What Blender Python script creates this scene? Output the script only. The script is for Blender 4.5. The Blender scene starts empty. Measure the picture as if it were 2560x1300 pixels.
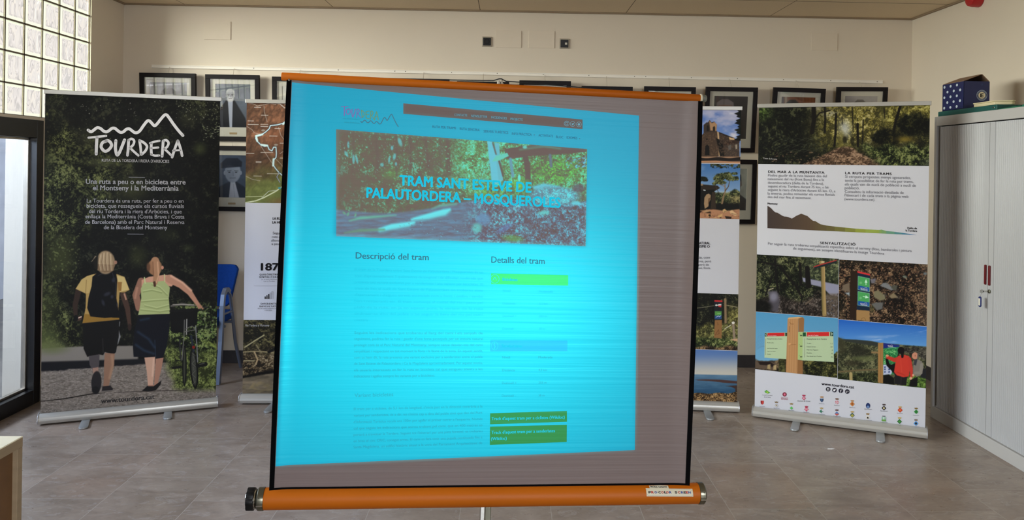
import bpy, bmesh, math, random
import numpy as np
from mathutils import Vector, Matrix

# ------------------------------------------------------------------ camera, sky, light
S = bpy.context.scene
COL = S.collection
PI = math.pi
FPX, CX, CY, ROLL, YAW, EYE = 2000.0, 1327.0, 418.7, 0.0147, 0.025, 1.63   # measured lens and stance of the photographer

cd = bpy.data.cameras.new('camera')
cam = bpy.data.objects.new('camera', cd)
COL.objects.link(cam)
cd.sensor_fit = 'HORIZONTAL'; cd.sensor_width = 36.0
cd.lens = FPX / 2560 * 36.0
cd.shift_x = (1280 - CX) / 2560
cd.shift_y = (CY - 650) / 2560
cd.clip_start = 0.05; cd.clip_end = 200
_fw = Vector((math.sin(YAW), math.cos(YAW), 0)); _rt = Vector((math.cos(YAW), -math.sin(YAW), 0)); _up = Vector((0, 0, 1))
_rx = _rt * math.cos(ROLL) + _up * math.sin(ROLL)
_ry = -_rt * math.sin(ROLL) + _up * math.cos(ROLL)
cam.matrix_world = Matrix(((_rx.x, _ry.x, -_fw.x, 0), (_rx.y, _ry.y, -_fw.y, 0), (_rx.z, _ry.z, -_fw.z, EYE), (0, 0, 0, 1)))
S.camera = cam

w = bpy.data.worlds.new('sky'); S.world = w; w.use_nodes = True
bg = w.node_tree.nodes['Background']
bg.inputs[0].default_value = (0.93, 0.96, 1.0, 1)
bg.inputs[1].default_value = SKYL = 1.3

S.view_settings.view_transform = 'Standard'
S.view_settings.look = 'None'
S.view_settings.gamma = 1.0
S.view_settings.use_curve_mapping = False
S.view_settings.exposure = 0.0
S.cycles.use_denoising = True
S.cycles.max_bounces = 8
S.cycles.transparent_max_bounces = 16
S.cycles.caustics_reflective = False
S.cycles.caustics_refractive = False
S.cycles.sample_clamp_indirect = 6.0

XL, XR, YB, YF, HC = -3.163, 3.328, 6.587, -3.2, 2.915     # the room
GB0, GB1 = 1.917, 2.917                                     # glass block band
DY0, DY1 = .61, 5.49                                       # glazed door span on the left wall

# daylight: the bright low sky over the yard wall, and it reaches the room only through the glazing on the left
dl = bpy.data.lights.new('daylight_and_fill', 'AREA'); dl.shape = 'RECTANGLE'; dl.size = 10.0; dl.size_y = 3.4
dl.energy = 4000; dl.color = (0.87, 0.94, 1.0)
dlo = bpy.data.objects.new('daylight_and_fill', dl); COL.objects.link(dlo)
dlo.location = (-9.3, 2.6, 3.9)
dlo.rotation_euler = (Vector((0, 4.4, 1.2)) - Vector(dlo.location)).to_track_quat('-Z', 'Y').to_euler()

# frontal fill light, shining in through an unseen window added behind the photographer
d2 = bpy.data.lights.new('daylight_and_fill', 'AREA'); d2.shape = 'RECTANGLE'; d2.size = 5.0; d2.size_y = 2.6; d2.energy = 1250; d2.color = (0.95, 0.97, 1.0)
d2o = bpy.data.objects.new('daylight_and_fill', d2); COL.objects.link(d2o); d2o.location = (3.6, -6.2, 2.9)
d2o.rotation_euler = (Vector((-.9, 4.5, 1.4)) - Vector(d2o.location)).to_track_quat('-Z', 'Y').to_euler()

# ------------------------------------------------------------------ measuring helpers
def rays(u, v):
    a = np.asarray(u, float) - CX; b = np.asarray(v, float) - CY
    a2 = a*math.cos(ROLL) + b*math.sin(ROLL); b2 = -a*math.sin(ROLL) + b*math.cos(ROLL)
    return np.stack([a2*math.cos(YAW) + FPX*math.sin(YAW), FPX*math.cos(YAW) - a2*math.sin(YAW), -b2], -1)
def project(p):
    x, y, z = p[..., 0], p[..., 1], p[..., 2] - EYE
    a2 = x*math.cos(YAW) - y*math.sin(YAW); dep = x*math.sin(YAW) + y*math.cos(YAW)
    a2, b2 = a2/dep*FPX, -z/dep*FPX
    return a2*math.cos(ROLL) - b2*math.sin(ROLL) + CX, a2*math.sin(ROLL) + b2*math.cos(ROLL) + CY
EYEV = np.array([0, 0, EYE])

class Surf:
    """a flat print: local x along it, local y away from the viewer, local z up; bend(x, z) gives the sheet's own curl"""
    def __init__(s, mat, y0=0.0, bend=None):
        M_ = np.array(mat); s.R = M_[:3, :3]; s.o = M_[:3, 3]; s.y0 = y0; s.bend = bend
    def loc(s, u, v):
        d = rays(u, v); n = s.R[:, 1]; o = s.o + n*s.y0
        t = ((o - EYEV) @ n) / (d @ n)
        p = EYEV + d*t[..., None] if np.ndim(t) else EYEV + d*t
        q = (p - s.o) @ s.R
        return q[..., 0], q[..., 2]
    def px(s, a, b):
        p = s.o + a[..., None]*s.R[:, 0] + s.y0*s.R[:, 1] + b[..., None]*s.R[:, 2]
        return project(p)
    def v(s, a, b, lift):
        y = s.y0 - lift
        if s.bend is not None: y = y + s.bend(a, b)
        return np.stack([a, np.broadcast_to(y, np.shape(a)), b], -1)

# ------------------------------------------------------------------ object helpers
def tag(o, label=None, cat=None, group=None, kind=None):
    if label: o['label'] = label
    if cat: o['category'] = cat
    if group: o['group'] = group
    if kind: o['kind'] = kind
    return o
def link(name, me, parent=None):
    o = bpy.data.objects.new(name, me); COL.objects.link(o)
    if parent is not None: o.parent = parent
    return o
def thing(name, label, cat, loc=(0, 0, 0), rz=0.0, group=None, mat=None):
    o = bpy.data.objects.new(name, None); COL.objects.link(o); o.empty_display_size = .1
    if mat is not None: o.matrix_world = mat
    else: o.location = loc; o.rotation_euler = (0, 0, rz)
    return tag(o, label, cat, group)
def kids(o): return [c for c in bpy.data.objects if c.parent == o]
def copy_tree(o, parent=None):
    c = o.copy(); COL.objects.link(c)
    if parent is not None: c.parent = parent
    for k in kids(o): copy_tree(k, c)
    return c

class MB:
    def __init__(s): s.bm = bmesh.new()
    def box(s, x0, x1, y0, y1, z0, z1, bev=0.0, mi=0, seg=2, rot=None):
        b = bmesh.new()
        vs = [b.verts.new((x, y, z)) for z in (z0, z1) for y in (y0, y1) for x in (x0, x1)]
        for f in ((0, 2, 3, 1), (4, 5, 7, 6), (0, 1, 5, 4), (2, 6, 7, 3), (0, 4, 6, 2), (1, 3, 7, 5)):
            b.faces.new([vs[i] for i in f])
        if bev: bmesh.ops.bevel(b, geom=list(b.edges), offset=bev, segments=seg, affect='EDGES', profile=.5)
        if rot is not None: bmesh.ops.transform(b, matrix=rot, verts=b.verts)
        return s.add(b, mi)
    def add(s, b, mi=0):
        for f in b.faces: f.material_index = mi
        me = bpy.data.meshes.new('tmp'); b.to_mesh(me); b.free()
        s.bm.from_mesh(me); bpy.data.meshes.remove(me)
        return s
    def lathe(s, prof, mat=None, n=24, mi=0, caps=True):
        """prof = (radius, height) pairs turned about local z, then placed by mat"""
        b = bmesh.new(); rings = []
        for r, h in prof:
            rings.append([b.verts.new((r*math.cos(2*PI*k/n), r*math.sin(2*PI*k/n), h)) for k in range(n)])
        for i in range(len(rings)-1):
            for k in range(n):
                b.faces.new((rings[i][k], rings[i][(k+1) % n], rings[i+1][(k+1) % n], rings[i+1][k]))
        if caps:
            b.faces.new(rings[0][::-1]); b.faces.new(rings[-1])
        if mat is not None: bmesh.ops.transform(b, matrix=mat, verts=b.verts)
        return s.add(b, mi)
    def tube(s, pts, r, n=10, mi=0, closed=False, sq=None):
        """round tube (or flat bar: sq=(half width, half height)) along a path"""
        P = [Vector(p) for p in pts]; b = bmesh.new(); rings = []; up = None
        for i, p in enumerate(P):
            t = (P[min(i+1, len(P)-1)] - P[max(i-1, 0)]).normalized()
            if up is None: up = Vector((0, 0, 1)) if abs(t.z) < .9 else Vector((0, 1, 0))
            sd = t.cross(up).normalized(); u2 = sd.cross(t).normalized(); up = u2
            rr = r[i] if isinstance(r, (list, tuple)) else r
            if sq: ring = [p + sd*a*sq[0] + u2*c*sq[1] for a, c in ((-1, -1), (1, -1), (1, 1), (-1, 1))]
            else: ring = [p + sd*rr*math.cos(2*PI*k/n) + u2*rr*math.sin(2*PI*k/n) for k in range(n)]
            rings.append([b.verts.new(q) for q in ring])
        m = len(rings[0])
        for i in range(len(rings)-1):
            for k in range(m): b.faces.new((rings[i][k], rings[i][(k+1) % m], rings[i+1][(k+1) % m], rings[i+1][k]))
        b.faces.new(rings[0][::-1]); b.faces.new(rings[-1])
        return s.add(b, mi)
    def prism(s, poly, x0, x1, axis='x', mi=0, bev=0.0):
        """polygon extruded along an axis: for 'x' the polygon is (y, z), for 'y' it is (x, z), for 'z' (x, y)"""
        b = bmesh.new()
        def pt(c, t): return (t, c[0], c[1]) if axis == 'x' else ((c[0], t, c[1]) if axis == 'y' else (c[0], c[1], t))
        A = [b.verts.new(pt(c, x0)) for c in poly]; B = [b.verts.new(pt(c, x1)) for c in poly]
        b.faces.new(A[::-1]); b.faces.new(B)
        for i in range(len(poly)):
            j = (i+1) % len(poly); b.faces.new((A[i], A[j], B[j], B[i]))
        bmesh.ops.recalc_face_normals(b, faces=b.faces)
        if bev: bmesh.ops.bevel(b, geom=list(b.edges), offset=bev, segments=2, affect='EDGES', profile=.5)
        return s.add(b, mi)
    def build(s, name, mats, parent=None, smooth=False, angle=40):
        bmesh.ops.recalc_face_normals(s.bm, faces=s.bm.faces)
        me = bpy.data.meshes.new(name); s.bm.to_mesh(me); s.bm.free()
        for m in (mats if isinstance(mats, (list, tuple)) else [mats]): me.materials.append(m)
        if smooth:
            me.polygons.foreach_set('use_smooth', [True]*len(me.polygons))
            me.set_sharp_from_angle(angle=math.radians(angle))
        return link(name, me, parent)

# ------------------------------------------------------------------ materials
def lin(c):
    c = np.asarray(c, float)/255.0
    return np.where(c <= .04045, c/12.92, ((np.maximum(c, 0)+.055)/1.055)**2.4)
def M(name, rgb, rough=.5, metal=0.0, var=.06, nscale=14.0, bump=0.0, bscale=200.0, spec=.5, coat=0.0, emit=None, stretch=None):
    """plain paint, plastic, metal or cloth: principled with a little procedural mottling"""
    m = bpy.data.materials.new(name); m.use_nodes = True; nt = m.node_tree; N = nt.nodes; L = nt.links
    p = N['Principled BSDF']; c = lin(rgb)
    p.inputs['Roughness'].default_value = rough; p.inputs['Metallic'].default_value = metal
    p.inputs['Specular IOR Level'].default_value = spec; p.inputs['Coat Weight'].default_value = coat
    tc = N.new('ShaderNodeTexCoord'); src = tc.outputs['Object']
    if stretch:
        mp = N.new('ShaderNodeMapping'); mp.inputs['Scale'].default_value = stretch; L.new(src, mp.inputs[0]); src = mp.outputs[0]
    nz = N.new('ShaderNodeTexNoise'); nz.inputs['Scale'].default_value = nscale; nz.inputs['Detail'].default_value = 4
    L.new(src, nz.inputs['Vector'])
    r = N.new('ShaderNodeValToRGB')
    r.color_ramp.elements[0].position = .3; r.color_ramp.elements[1].position = .7
    r.color_ramp.elements[0].color = (*np.clip(c*(1-var), 0, 1), 1); r.color_ramp.elements[1].color = (*np.clip(c*(1+var), 0, 1), 1)
    L.new(nz.outputs[0], r.inputs[0]); L.new(r.outputs[0], p.inputs['Base Color'])
    if bump:
        n2 = N.new('ShaderNodeTexNoise'); n2.inputs['Scale'].default_value = bscale; n2.inputs['Detail'].default_value = 3
        L.new(src, n2.inputs['Vector'])
        b = N.new('ShaderNodeBump'); b.inputs['Strength'].default_value = bump; b.inputs['Distance'].default_value = .002
        L.new(n2.outputs[0], b.inputs['Height']); L.new(b.outputs[0], p.inputs['Normal'])
    if emit is not None:
        p.inputs['Emission Color'].default_value = (*emit, 1); p.inputs['Emission Strength'].default_value = 1.0
    return m

def print_mat(name, rough=.5, spec=.16):
    """ink on a sheet: colour comes from the sheet's own print attribute, with a fine grain"""
    m = bpy.data.materials.new(name); m.use_nodes = True; nt = m.node_tree; N = nt.nodes; L = nt.links
    p = N['Principled BSDF']; p.inputs['Roughness'].default_value = rough; p.inputs['Specular IOR Level'].default_value = spec
    a = N.new('ShaderNodeAttribute'); a.attribute_name = 'ink'
    tc = N.new('ShaderNodeTexCoord'); nz = N.new('ShaderNodeTexNoise'); nz.inputs['Scale'].default_value = 900
    L.new(tc.outputs['Object'], nz.inputs['Vector'])
    mx = N.new('ShaderNodeMix'); mx.data_type = 'RGBA'; mx.blend_type = 'OVERLAY'; mx.inputs[0].default_value = .12
    L.new(a.outputs['Color'], mx.inputs[6]); L.new(nz.outputs[0], mx.inputs[7]); L.new(mx.outputs[2], p.inputs['Base Color'])
    return m
# ------------------------------------------------------------------ drawing the prints (numbers only, nothing is loaded)
_rng = np.random.RandomState(7)
_LAT = _rng.rand(256, 256)
def vnoise(x, y, seed=0):
    x = x + seed*17.31; y = y + seed*9.77
    xi = np.floor(x).astype(int); yi = np.floor(y).astype(int); fx = x - xi; fy = y - yi
    fx = fx*fx*(3-2*fx); fy = fy*fy*(3-2*fy)
    g = lambda i, j: _LAT[(xi+i) & 255, (yi+j) & 255]
    return (g(0, 0)*(1-fx) + g(1, 0)*fx)*(1-fy) + (g(0, 1)*(1-fx) + g(1, 1)*fx)*fy
def fbm(x, y, o=4, seed=0):
    t = 0; a = .5; n = 0
    for k in range(o):
        t = t + a*vnoise(x*2**k, y*2**k, seed+k*3); n += a; a *= .55
    return t/n
def sst(a, b, x):
    t = np.clip((x-a)/(b-a), 0, 1); return t*t*(3-2*t)

class Canvas:
    """a sheet of ink dots; X, Y are the photograph's coordinates of each dot, so shapes are drawn where the photograph shows them"""
    def __init__(s, X, Y, base):
        s.X, s.Y = X, Y; s.c = np.empty(X.shape+(3,)); s.c[:] = np.asarray(base, float)
    def mix(s, m, col, win=None):
        col = np.asarray(col, float)
        if win is None: s.c += (col - s.c)*np.clip(m, 0, 1)[..., None]
        else:
            v = s.c[win]; v += ((col if col.ndim < 3 else col) - v)*np.clip(m, 0, 1)[..., None]
    def win(s, x0, x1, y0, y1):
        k = (s.X > x0) & (s.X < x1) & (s.Y > y0) & (s.Y < y1)
        if not k.any(): return None
        r = np.where(k.any(1))[0]; q = np.where(k.any(0))[0]
        return np.s_[r[0]:r[-1]+1, q[0]:q[-1]+1]
    def poly(s, pts, col, soft=.8):
        P = np.asarray(pts, float)
        w_ = s.win(P[:, 0].min()-soft-2, P[:, 0].max()+soft+2, P[:, 1].min()-soft-2, P[:, 1].max()+soft+2)
        if w_ is None: return
        X, Y = s.X[w_], s.Y[w_]; ins = np.zeros(X.shape, bool); d = np.full(X.shape, 1e9)
        for i in range(len(P)):
            (x0, y0), (x1, y1) = P[i], P[(i+1) % len(P)]
            c = ((y0 > Y) != (y1 > Y)) & (X < (x1-x0)*(Y-y0)/((y1-y0) if y1 != y0 else 1e-9)+x0)
            ins ^= c
            ex, ey = x1-x0, y1-y0; t = np.clip(((X-x0)*ex+(Y-y0)*ey)/(ex*ex+ey*ey+1e-9), 0, 1)
            d = np.minimum(d, np.hypot(X-x0-t*ex, Y-y0-t*ey))
        s.mix(.5 + np.where(ins, d, -d)/(2*soft), col, w_)
    def line(s, pts, wd, col, soft=.6, al=1.0):
        P = np.asarray(pts, float); W = wd if isinstance(wd, (list, tuple)) else [wd]*len(P); mw = max(W)
        w_ = s.win(P[:, 0].min()-mw-2, P[:, 0].max()+mw+2, P[:, 1].min()-mw-2, P[:, 1].max()+mw+2)
        if w_ is None: return
        X, Y = s.X[w_], s.Y[w_]; d = np.full(X.shape, 1e9)
        for i in range(len(P)-1):
            (x0, y0), (x1, y1) = P[i], P[i+1]; ex, ey = x1-x0, y1-y0
            t = np.clip(((X-x0)*ex+(Y-y0)*ey)/(ex*ex+ey*ey+1e-9), 0, 1)
            d = np.minimum(d, np.hypot(X-x0-t*ex, Y-y0-t*ey) - .5*(W[i]+(W[i+1]-W[i])*t))
        s.mix(al*(.5 - d/(2*soft)), col, w_)
    def ell(s, x, y, rx, ry, col, soft=.25, al=1.0, ang=0.0):
        R = max(rx, ry)*(1+soft)+2
        w_ = s.win(x-R, x+R, y-R, y+R)
        if w_ is None: return
        X, Y = s.X[w_]-x, s.Y[w_]-y; ca, sa = math.cos(ang), math.sin(ang)
        d = np.hypot((X*ca+Y*sa)/rx, (-X*sa+Y*ca)/ry)
        s.mix(al*(1-sst(1-soft, 1+soft*.6, d)), col, w_)
    def leaves(s, mask, dark, mid, light, sc=9.0, seed=0, gain=1.0, bias=0.0, sx=1.0):
        """foliage or litter: three tones broken up by noise at twig and leaf size"""
        X, Y = s.X*sx, s.Y
        a = fbm(X/(sc*4), Y/(sc*4), 3, seed); b = fbm(X/sc, Y/sc, 3, seed+11); c = vnoise(X/(sc*.32), Y/(sc*.32), seed+23)
        v = (a-.5)*1.3 + (b-.5)*1.5 + (c-.5)*.9
        v = v*gain + .42 + bias
        t1 = sst(.15, .55, v)[..., None]; t2 = sst(.62, 1.0, v)[..., None]
        col = np.asarray(dark, float)*(1-t1) + np.asarray(mid, float)*t1
        col = col*(1-t2) + np.asarray(light, float)*t2
        s.c += (col - s.c)*np.clip(mask, 0, 1)[..., None]
    def dabs(s, n, box, cols, r=(1, 3), seed=1, ang=None, asp=.5, al=.9, mask=None):
        g = np.random.RandomState(seed)
        for k in range(n):
            x = g.uniform(box[0], box[1]); y = g.uniform(box[2], box[3])
            if mask is not None and g.rand() > mask(x, y): continue
            rr = g.uniform(*r); c = np.asarray(cols[g.randint(len(cols))], float)*g.uniform(.75, 1.15)
            s.ell(x, y, rr, rr*asp, c, .5, al, g.uniform(0, PI) if ang is None else ang+g.normal()*.4)

def grid_mesh(name, surf, a0, a1, b0, b1, paint, mat, parent, lift=.0006, step=.0029, gain=1.0, emis=None, base=(10, 10, 10)):
    nx = max(2, int((a1-a0)/step)+1); ny = max(2, int((b1-b0)/step)+1)
    A, B = np.meshgrid(np.linspace(a0, a1, nx), np.linspace(b0, b1, ny))
    X, Y = surf.px(A, B)
    cv = Canvas(X, Y, base); paint(cv)
    col = lin(np.clip(cv.c, 0, 255))
    col = emis(col) if emis is not None else np.clip(col*gain, 0, .92)
    V = surf.v(A, B, lift)
    me = bpy.data.meshes.new(name); me.vertices.add(nx*ny); me.vertices.foreach_set('co', V.astype(np.float32).ravel())
    i = (np.arange(ny-1)[:, None]*nx + np.arange(nx-1)[None, :])
    q = np.stack([i, i+1, i+nx+1, i+nx], -1).reshape(-1, 4)
    me.loops.add(q.size); me.loops.foreach_set('vertex_index', q.astype(np.int32).ravel())
    me.polygons.add(len(q)); me.polygons.foreach_set('loop_start', np.arange(0, q.size, 4, dtype=np.int32))
    try: me.polygons.foreach_set('loop_total', np.full(len(q), 4, np.int32))
    except Exception: pass
    at = me.attributes.new('ink', 'FLOAT_COLOR', 'POINT')
    at.data.foreach_set('color', np.concatenate([col.reshape(-1, 3), np.ones((nx*ny, 1))], 1).astype(np.float32).ravel())
    me.materials.append(mat); me.update(); me.validate()
    return link(name, me, parent)

class Flat:
    """printed shapes and lettering laid on a Surf, given in the photograph's coordinates"""
    def __init__(s, surf, lift): s.f = surf; s.l = lift; s.V = []; s.F = []; s.I = []; s.n = 0; s.m = []
    def mi(s, mat):
        if mat not in s.m: s.m.append(mat)
        return s.m.index(mat)
    def _add(s, u, v, faces, mat, lift=0.0):
        a, b = s.f.loc(np.asarray(u, float), np.asarray(v, float))
        P = s.f.v(a, b, s.l+lift); s.V.append(P)
        k = s.mi(mat)
        for f in faces: s.F.append([i+s.n for i in f]); s.I.append(k)
        s.n += len(P); return s
    def poly(s, pts, mat, lift=0.0):
        p = np.asarray(pts, float)
        return s._add(p[:, 0], p[:, 1], [list(range(len(p)))[::-1]], mat, lift)
    def disc(s, x, y, rx, ry, mat, n=20, lift=0.0):
        t = np.arange(n)*2*PI/n
        return s.poly(np.stack([x+rx*np.cos(t), y+ry*np.sin(t)], -1), mat, lift)
    def ring(s, x, y, r0, r1, mat, n=28, lift=0.0, asp=1.0):
        t = np.arange(n)*2*PI/n; u = np.r_[x+r0*np.cos(t)*asp, x+r1*np.cos(t)*asp]; v = np.r_[y+r0*np.sin(t), y+r1*np.sin(t)]
        return s._add(u, v, [[k, (k+1) % n, n+(k+1) % n, n+k] for k in range(n)], mat, lift)
    def stroke(s, pts, wd, mat, lift=0.0, smooth=True, closed=False):
        P = np.asarray(pts, float)
        if smooth and len(P) > 2:
            Q = np.vstack([P[-1:], P, P[:2]]) if closed else np.vstack([2*P[:1]-P[1:2], P, 2*P[-1:]-P[-2:-1]])
            out = []
            for i in range(1, len(Q)-2):
                for t in np.linspace(0, 1, 6, endpoint=False):
                    p0, p1, p2, p3 = Q[i-1:i+3]
                    out.append(.5*((2*p1)+(-p0+p2)*t+(2*p0-5*p1+4*p2-p3)*t*t+(-p0+3*p1-3*p2+p3)*t**3))
            out.append(Q[-2]); P = np.array(out)
        T = np.gradient(P, axis=0); T /= np.linalg.norm(T, axis=1)[:, None]+1e-9; Nn = np.stack([-T[:, 1], T[:, 0]], -1)*wd/2
        n = len(P); u = np.r_[P[:, 0]+Nn[:, 0], P[:, 0]-Nn[:, 0]]; v = np.r_[P[:, 1]+Nn[:, 1], P[:, 1]-Nn[:, 1]]
        s._add(u, v, [[k, k+1, n+k+1, n+k] for k in range(n-1)], mat, lift)
        if not closed:
            for q in (P[0], P[-1]): s.disc(q[0], q[1], wd/2, wd/2, mat, 10, lift)
        return s
    def text(s, txt, p0, p1, mat, h=None, bold=0.0, gap=1.0, lift=0.0, up=(.012, -1.0)):
        """one line of lettering from baseline point p0 to p1; h is the capital height (else it follows the length)"""
        V, F, wid = glyphs(txt, bold, gap)
        if not len(V): return s
        p0 = np.asarray(p0, float); p1 = np.asarray(p1, float); d = (p1-p0)/wid
        k = h/.727 if h else np.linalg.norm(p1-p0)/wid
        uv = p0 + V[:, :1]*d + V[:, 1:2]*k*np.asarray(up)
        return s._add(uv[:, 0], uv[:, 1], F, mat, lift)
    def flush(s, name, parent):
        if s.V: s.build(name, parent)
        s.V = []; s.F = []; s.I = []; s.n = 0; s.m = []
        return s
    def build(s, name, parent):
        me = bpy.data.meshes.new(name)
        me.from_pydata(np.concatenate(s.V).tolist(), [], s.F)
        for m in s.m: me.materials.append(m)
        me.polygons.foreach_set('material_index', s.I); me.update()
        return link(name, me, parent)
_gl = {}
def glyphs(txt, bold=0.0, gap=1.0):
    """outline lettering as flat faces; bold thickens the strokes by overlaying shifted copies"""
    key = (txt, bold, gap)
    if key in _gl: return _gl[key]
    c = bpy.data.curves.new('lettering', 'FONT'); c.body = txt; c.size = 1.0; c.resolution_u = 3; c.fill_mode = 'FRONT'; c.space_character = gap
    o = bpy.data.objects.new('lettering', c); me = o.to_mesh()
    V = np.array([v.co[:2] for v in me.vertices]).reshape(-1, 2); F = [list(p.vertices) for p in me.polygons]
    o.to_mesh_clear(); bpy.data.objects.remove(o); bpy.data.curves.remove(c)
    wid = 1.0
    if len(V):
        V[:, 0] -= V[:, 0].min(); wid = V[:, 0].max()
        if bold:
            n = len(V); sh = [(0, 0), (bold, 0), (-bold, 0)] + ([(0, bold*.7), (0, -bold*.7), (bold*.6, bold*.5), (-bold*.6, -bold*.5)] if bold > .02 else [])
            F = [[i+n*k for i in f] for k in range(len(sh)) for f in F]; V = np.concatenate([V+np.array(d) for d in sh])
    _gl[key] = (V, F, wid); return _gl[key]

# the hand-drawn route logo: a wavy line that climbs into two peaks, over seven hand-lettered capitals
LOGO_LINE = [(165, 530), (225, 565), (280, 530), (350, 482), (420, 500), (480, 550), (540, 565), (590, 540), (650, 495), (710, 495), (760, 535), (820, 575), (880, 565), (940, 515), (1000, 505), (1060, 545), (1110, 580), (1165, 580), (1220, 540), (1290, 440), (1365, 348), (1412, 345), (1460, 392), (1510, 440), (1560, 410), (1640, 310), (1712, 230), (1760, 222), (1810, 280), (1900, 410), (2000, 540), (2090, 640)]
LOGO_TOUR = [([(175, 685), (370, 665), (530, 650)], 45), ([(345, 680), (335, 850), (330, 1015)], 62),
    ([(540, 745), (455, 790), (432, 880), (500, 957), (575, 935), (640, 850), (615, 775), (555, 742), (515, 765)], 62),
    ([(728, 745), (720, 900), (748, 1030), (790, 1005), (850, 870), (905, 730)], 62),
    ([(988, 735), (980, 900), (965, 1040)], 56), ([(988, 735), (1050, 708), (1100, 750), (1080, 830), (1015, 890)], 50), ([(1015, 890), (1100, 970), (1185, 1045)], 48)]
LOGO_DERA = [([(1208, 740), (1230, 880), (1242, 1025)], 52), ([(1208, 740), (1300, 788), (1360, 860), (1330, 950), (1250, 1028)], 52),
    ([(1425, 795), (1520, 765), (1615, 748)], 44), ([(1450, 795), (1445, 900), (1452, 1025)], 54), ([(1432, 895), (1590, 885)], 42), ([(1452, 1028), (1520, 1048), (1608, 1045)], 44),
    ([(1690, 750), (1680, 900), (1668, 1062)], 56), ([(1690, 750), (1750, 735), (1800, 790), (1770, 870), (1715, 910)], 50), ([(1715, 910), (1790, 980), (1850, 1040)], 46),
    ([(1872, 1080), (1930, 900), (1988, 745)], 54), ([(1988, 745), (2040, 900), (2075, 1048)], 54), ([(1892, 945), (2040, 935)], 38)]
def logo(fl, fn, k, line=None, tour=None, dera=None, lift=0.0, wk=1.0):
    if line is not None: fl.stroke([fn(*p) for p in LOGO_LINE], 60*k*wk, line, lift)
    for part, m in ((LOGO_TOUR, tour), (LOGO_DERA, dera)):
        if m is not None:
            for pts, wd in part: fl.stroke([fn(*p) for p in pts], wd*k*wk, m, lift)
# ------------------------------------------------------------------ the room
def node_mat(name):
    m = bpy.data.materials.new(name); m.use_nodes = True
    return m, m.node_tree, m.node_tree.nodes, m.node_tree.links, m.node_tree.nodes['Principled BSDF']
def mth(nt, op, a, b=None, c=None):
    n = nt.nodes.new('ShaderNodeMath'); n.operation = op
    for i, x in enumerate((a, b, c)):
        if x is None: continue
        if isinstance(x, (int, float)): n.inputs[i].default_value = x
        else: nt.links.new(x, n.inputs[i])
    return n.outputs[0]
def mixc(nt, f, a, b, bt='MIX'):
    n = nt.nodes.new('ShaderNodeMix'); n.data_type = 'RGBA'; n.blend_type = bt
    for i, x in ((0, f), (6, a), (7, b)):
        if isinstance(x, (int, float)): n.inputs[i].default_value = x
        elif isinstance(x, tuple): n.inputs[i].default_value = x
        else: nt.links.new(x, n.inputs[i])
    return n.outputs[2]
def rgba(r, g, b): return (*[float(t) for t in lin((r, g, b))], 1.0)

def thin_fresnel(nt, f0):
    lw = nt.nodes.new('ShaderNodeLayerWeight'); lw.inputs[0].default_value = .5
    return mth(nt, 'MULTIPLY_ADD', mth(nt, 'POWER', lw.outputs['Facing'], 5.0), 1.0-f0, f0)

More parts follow.
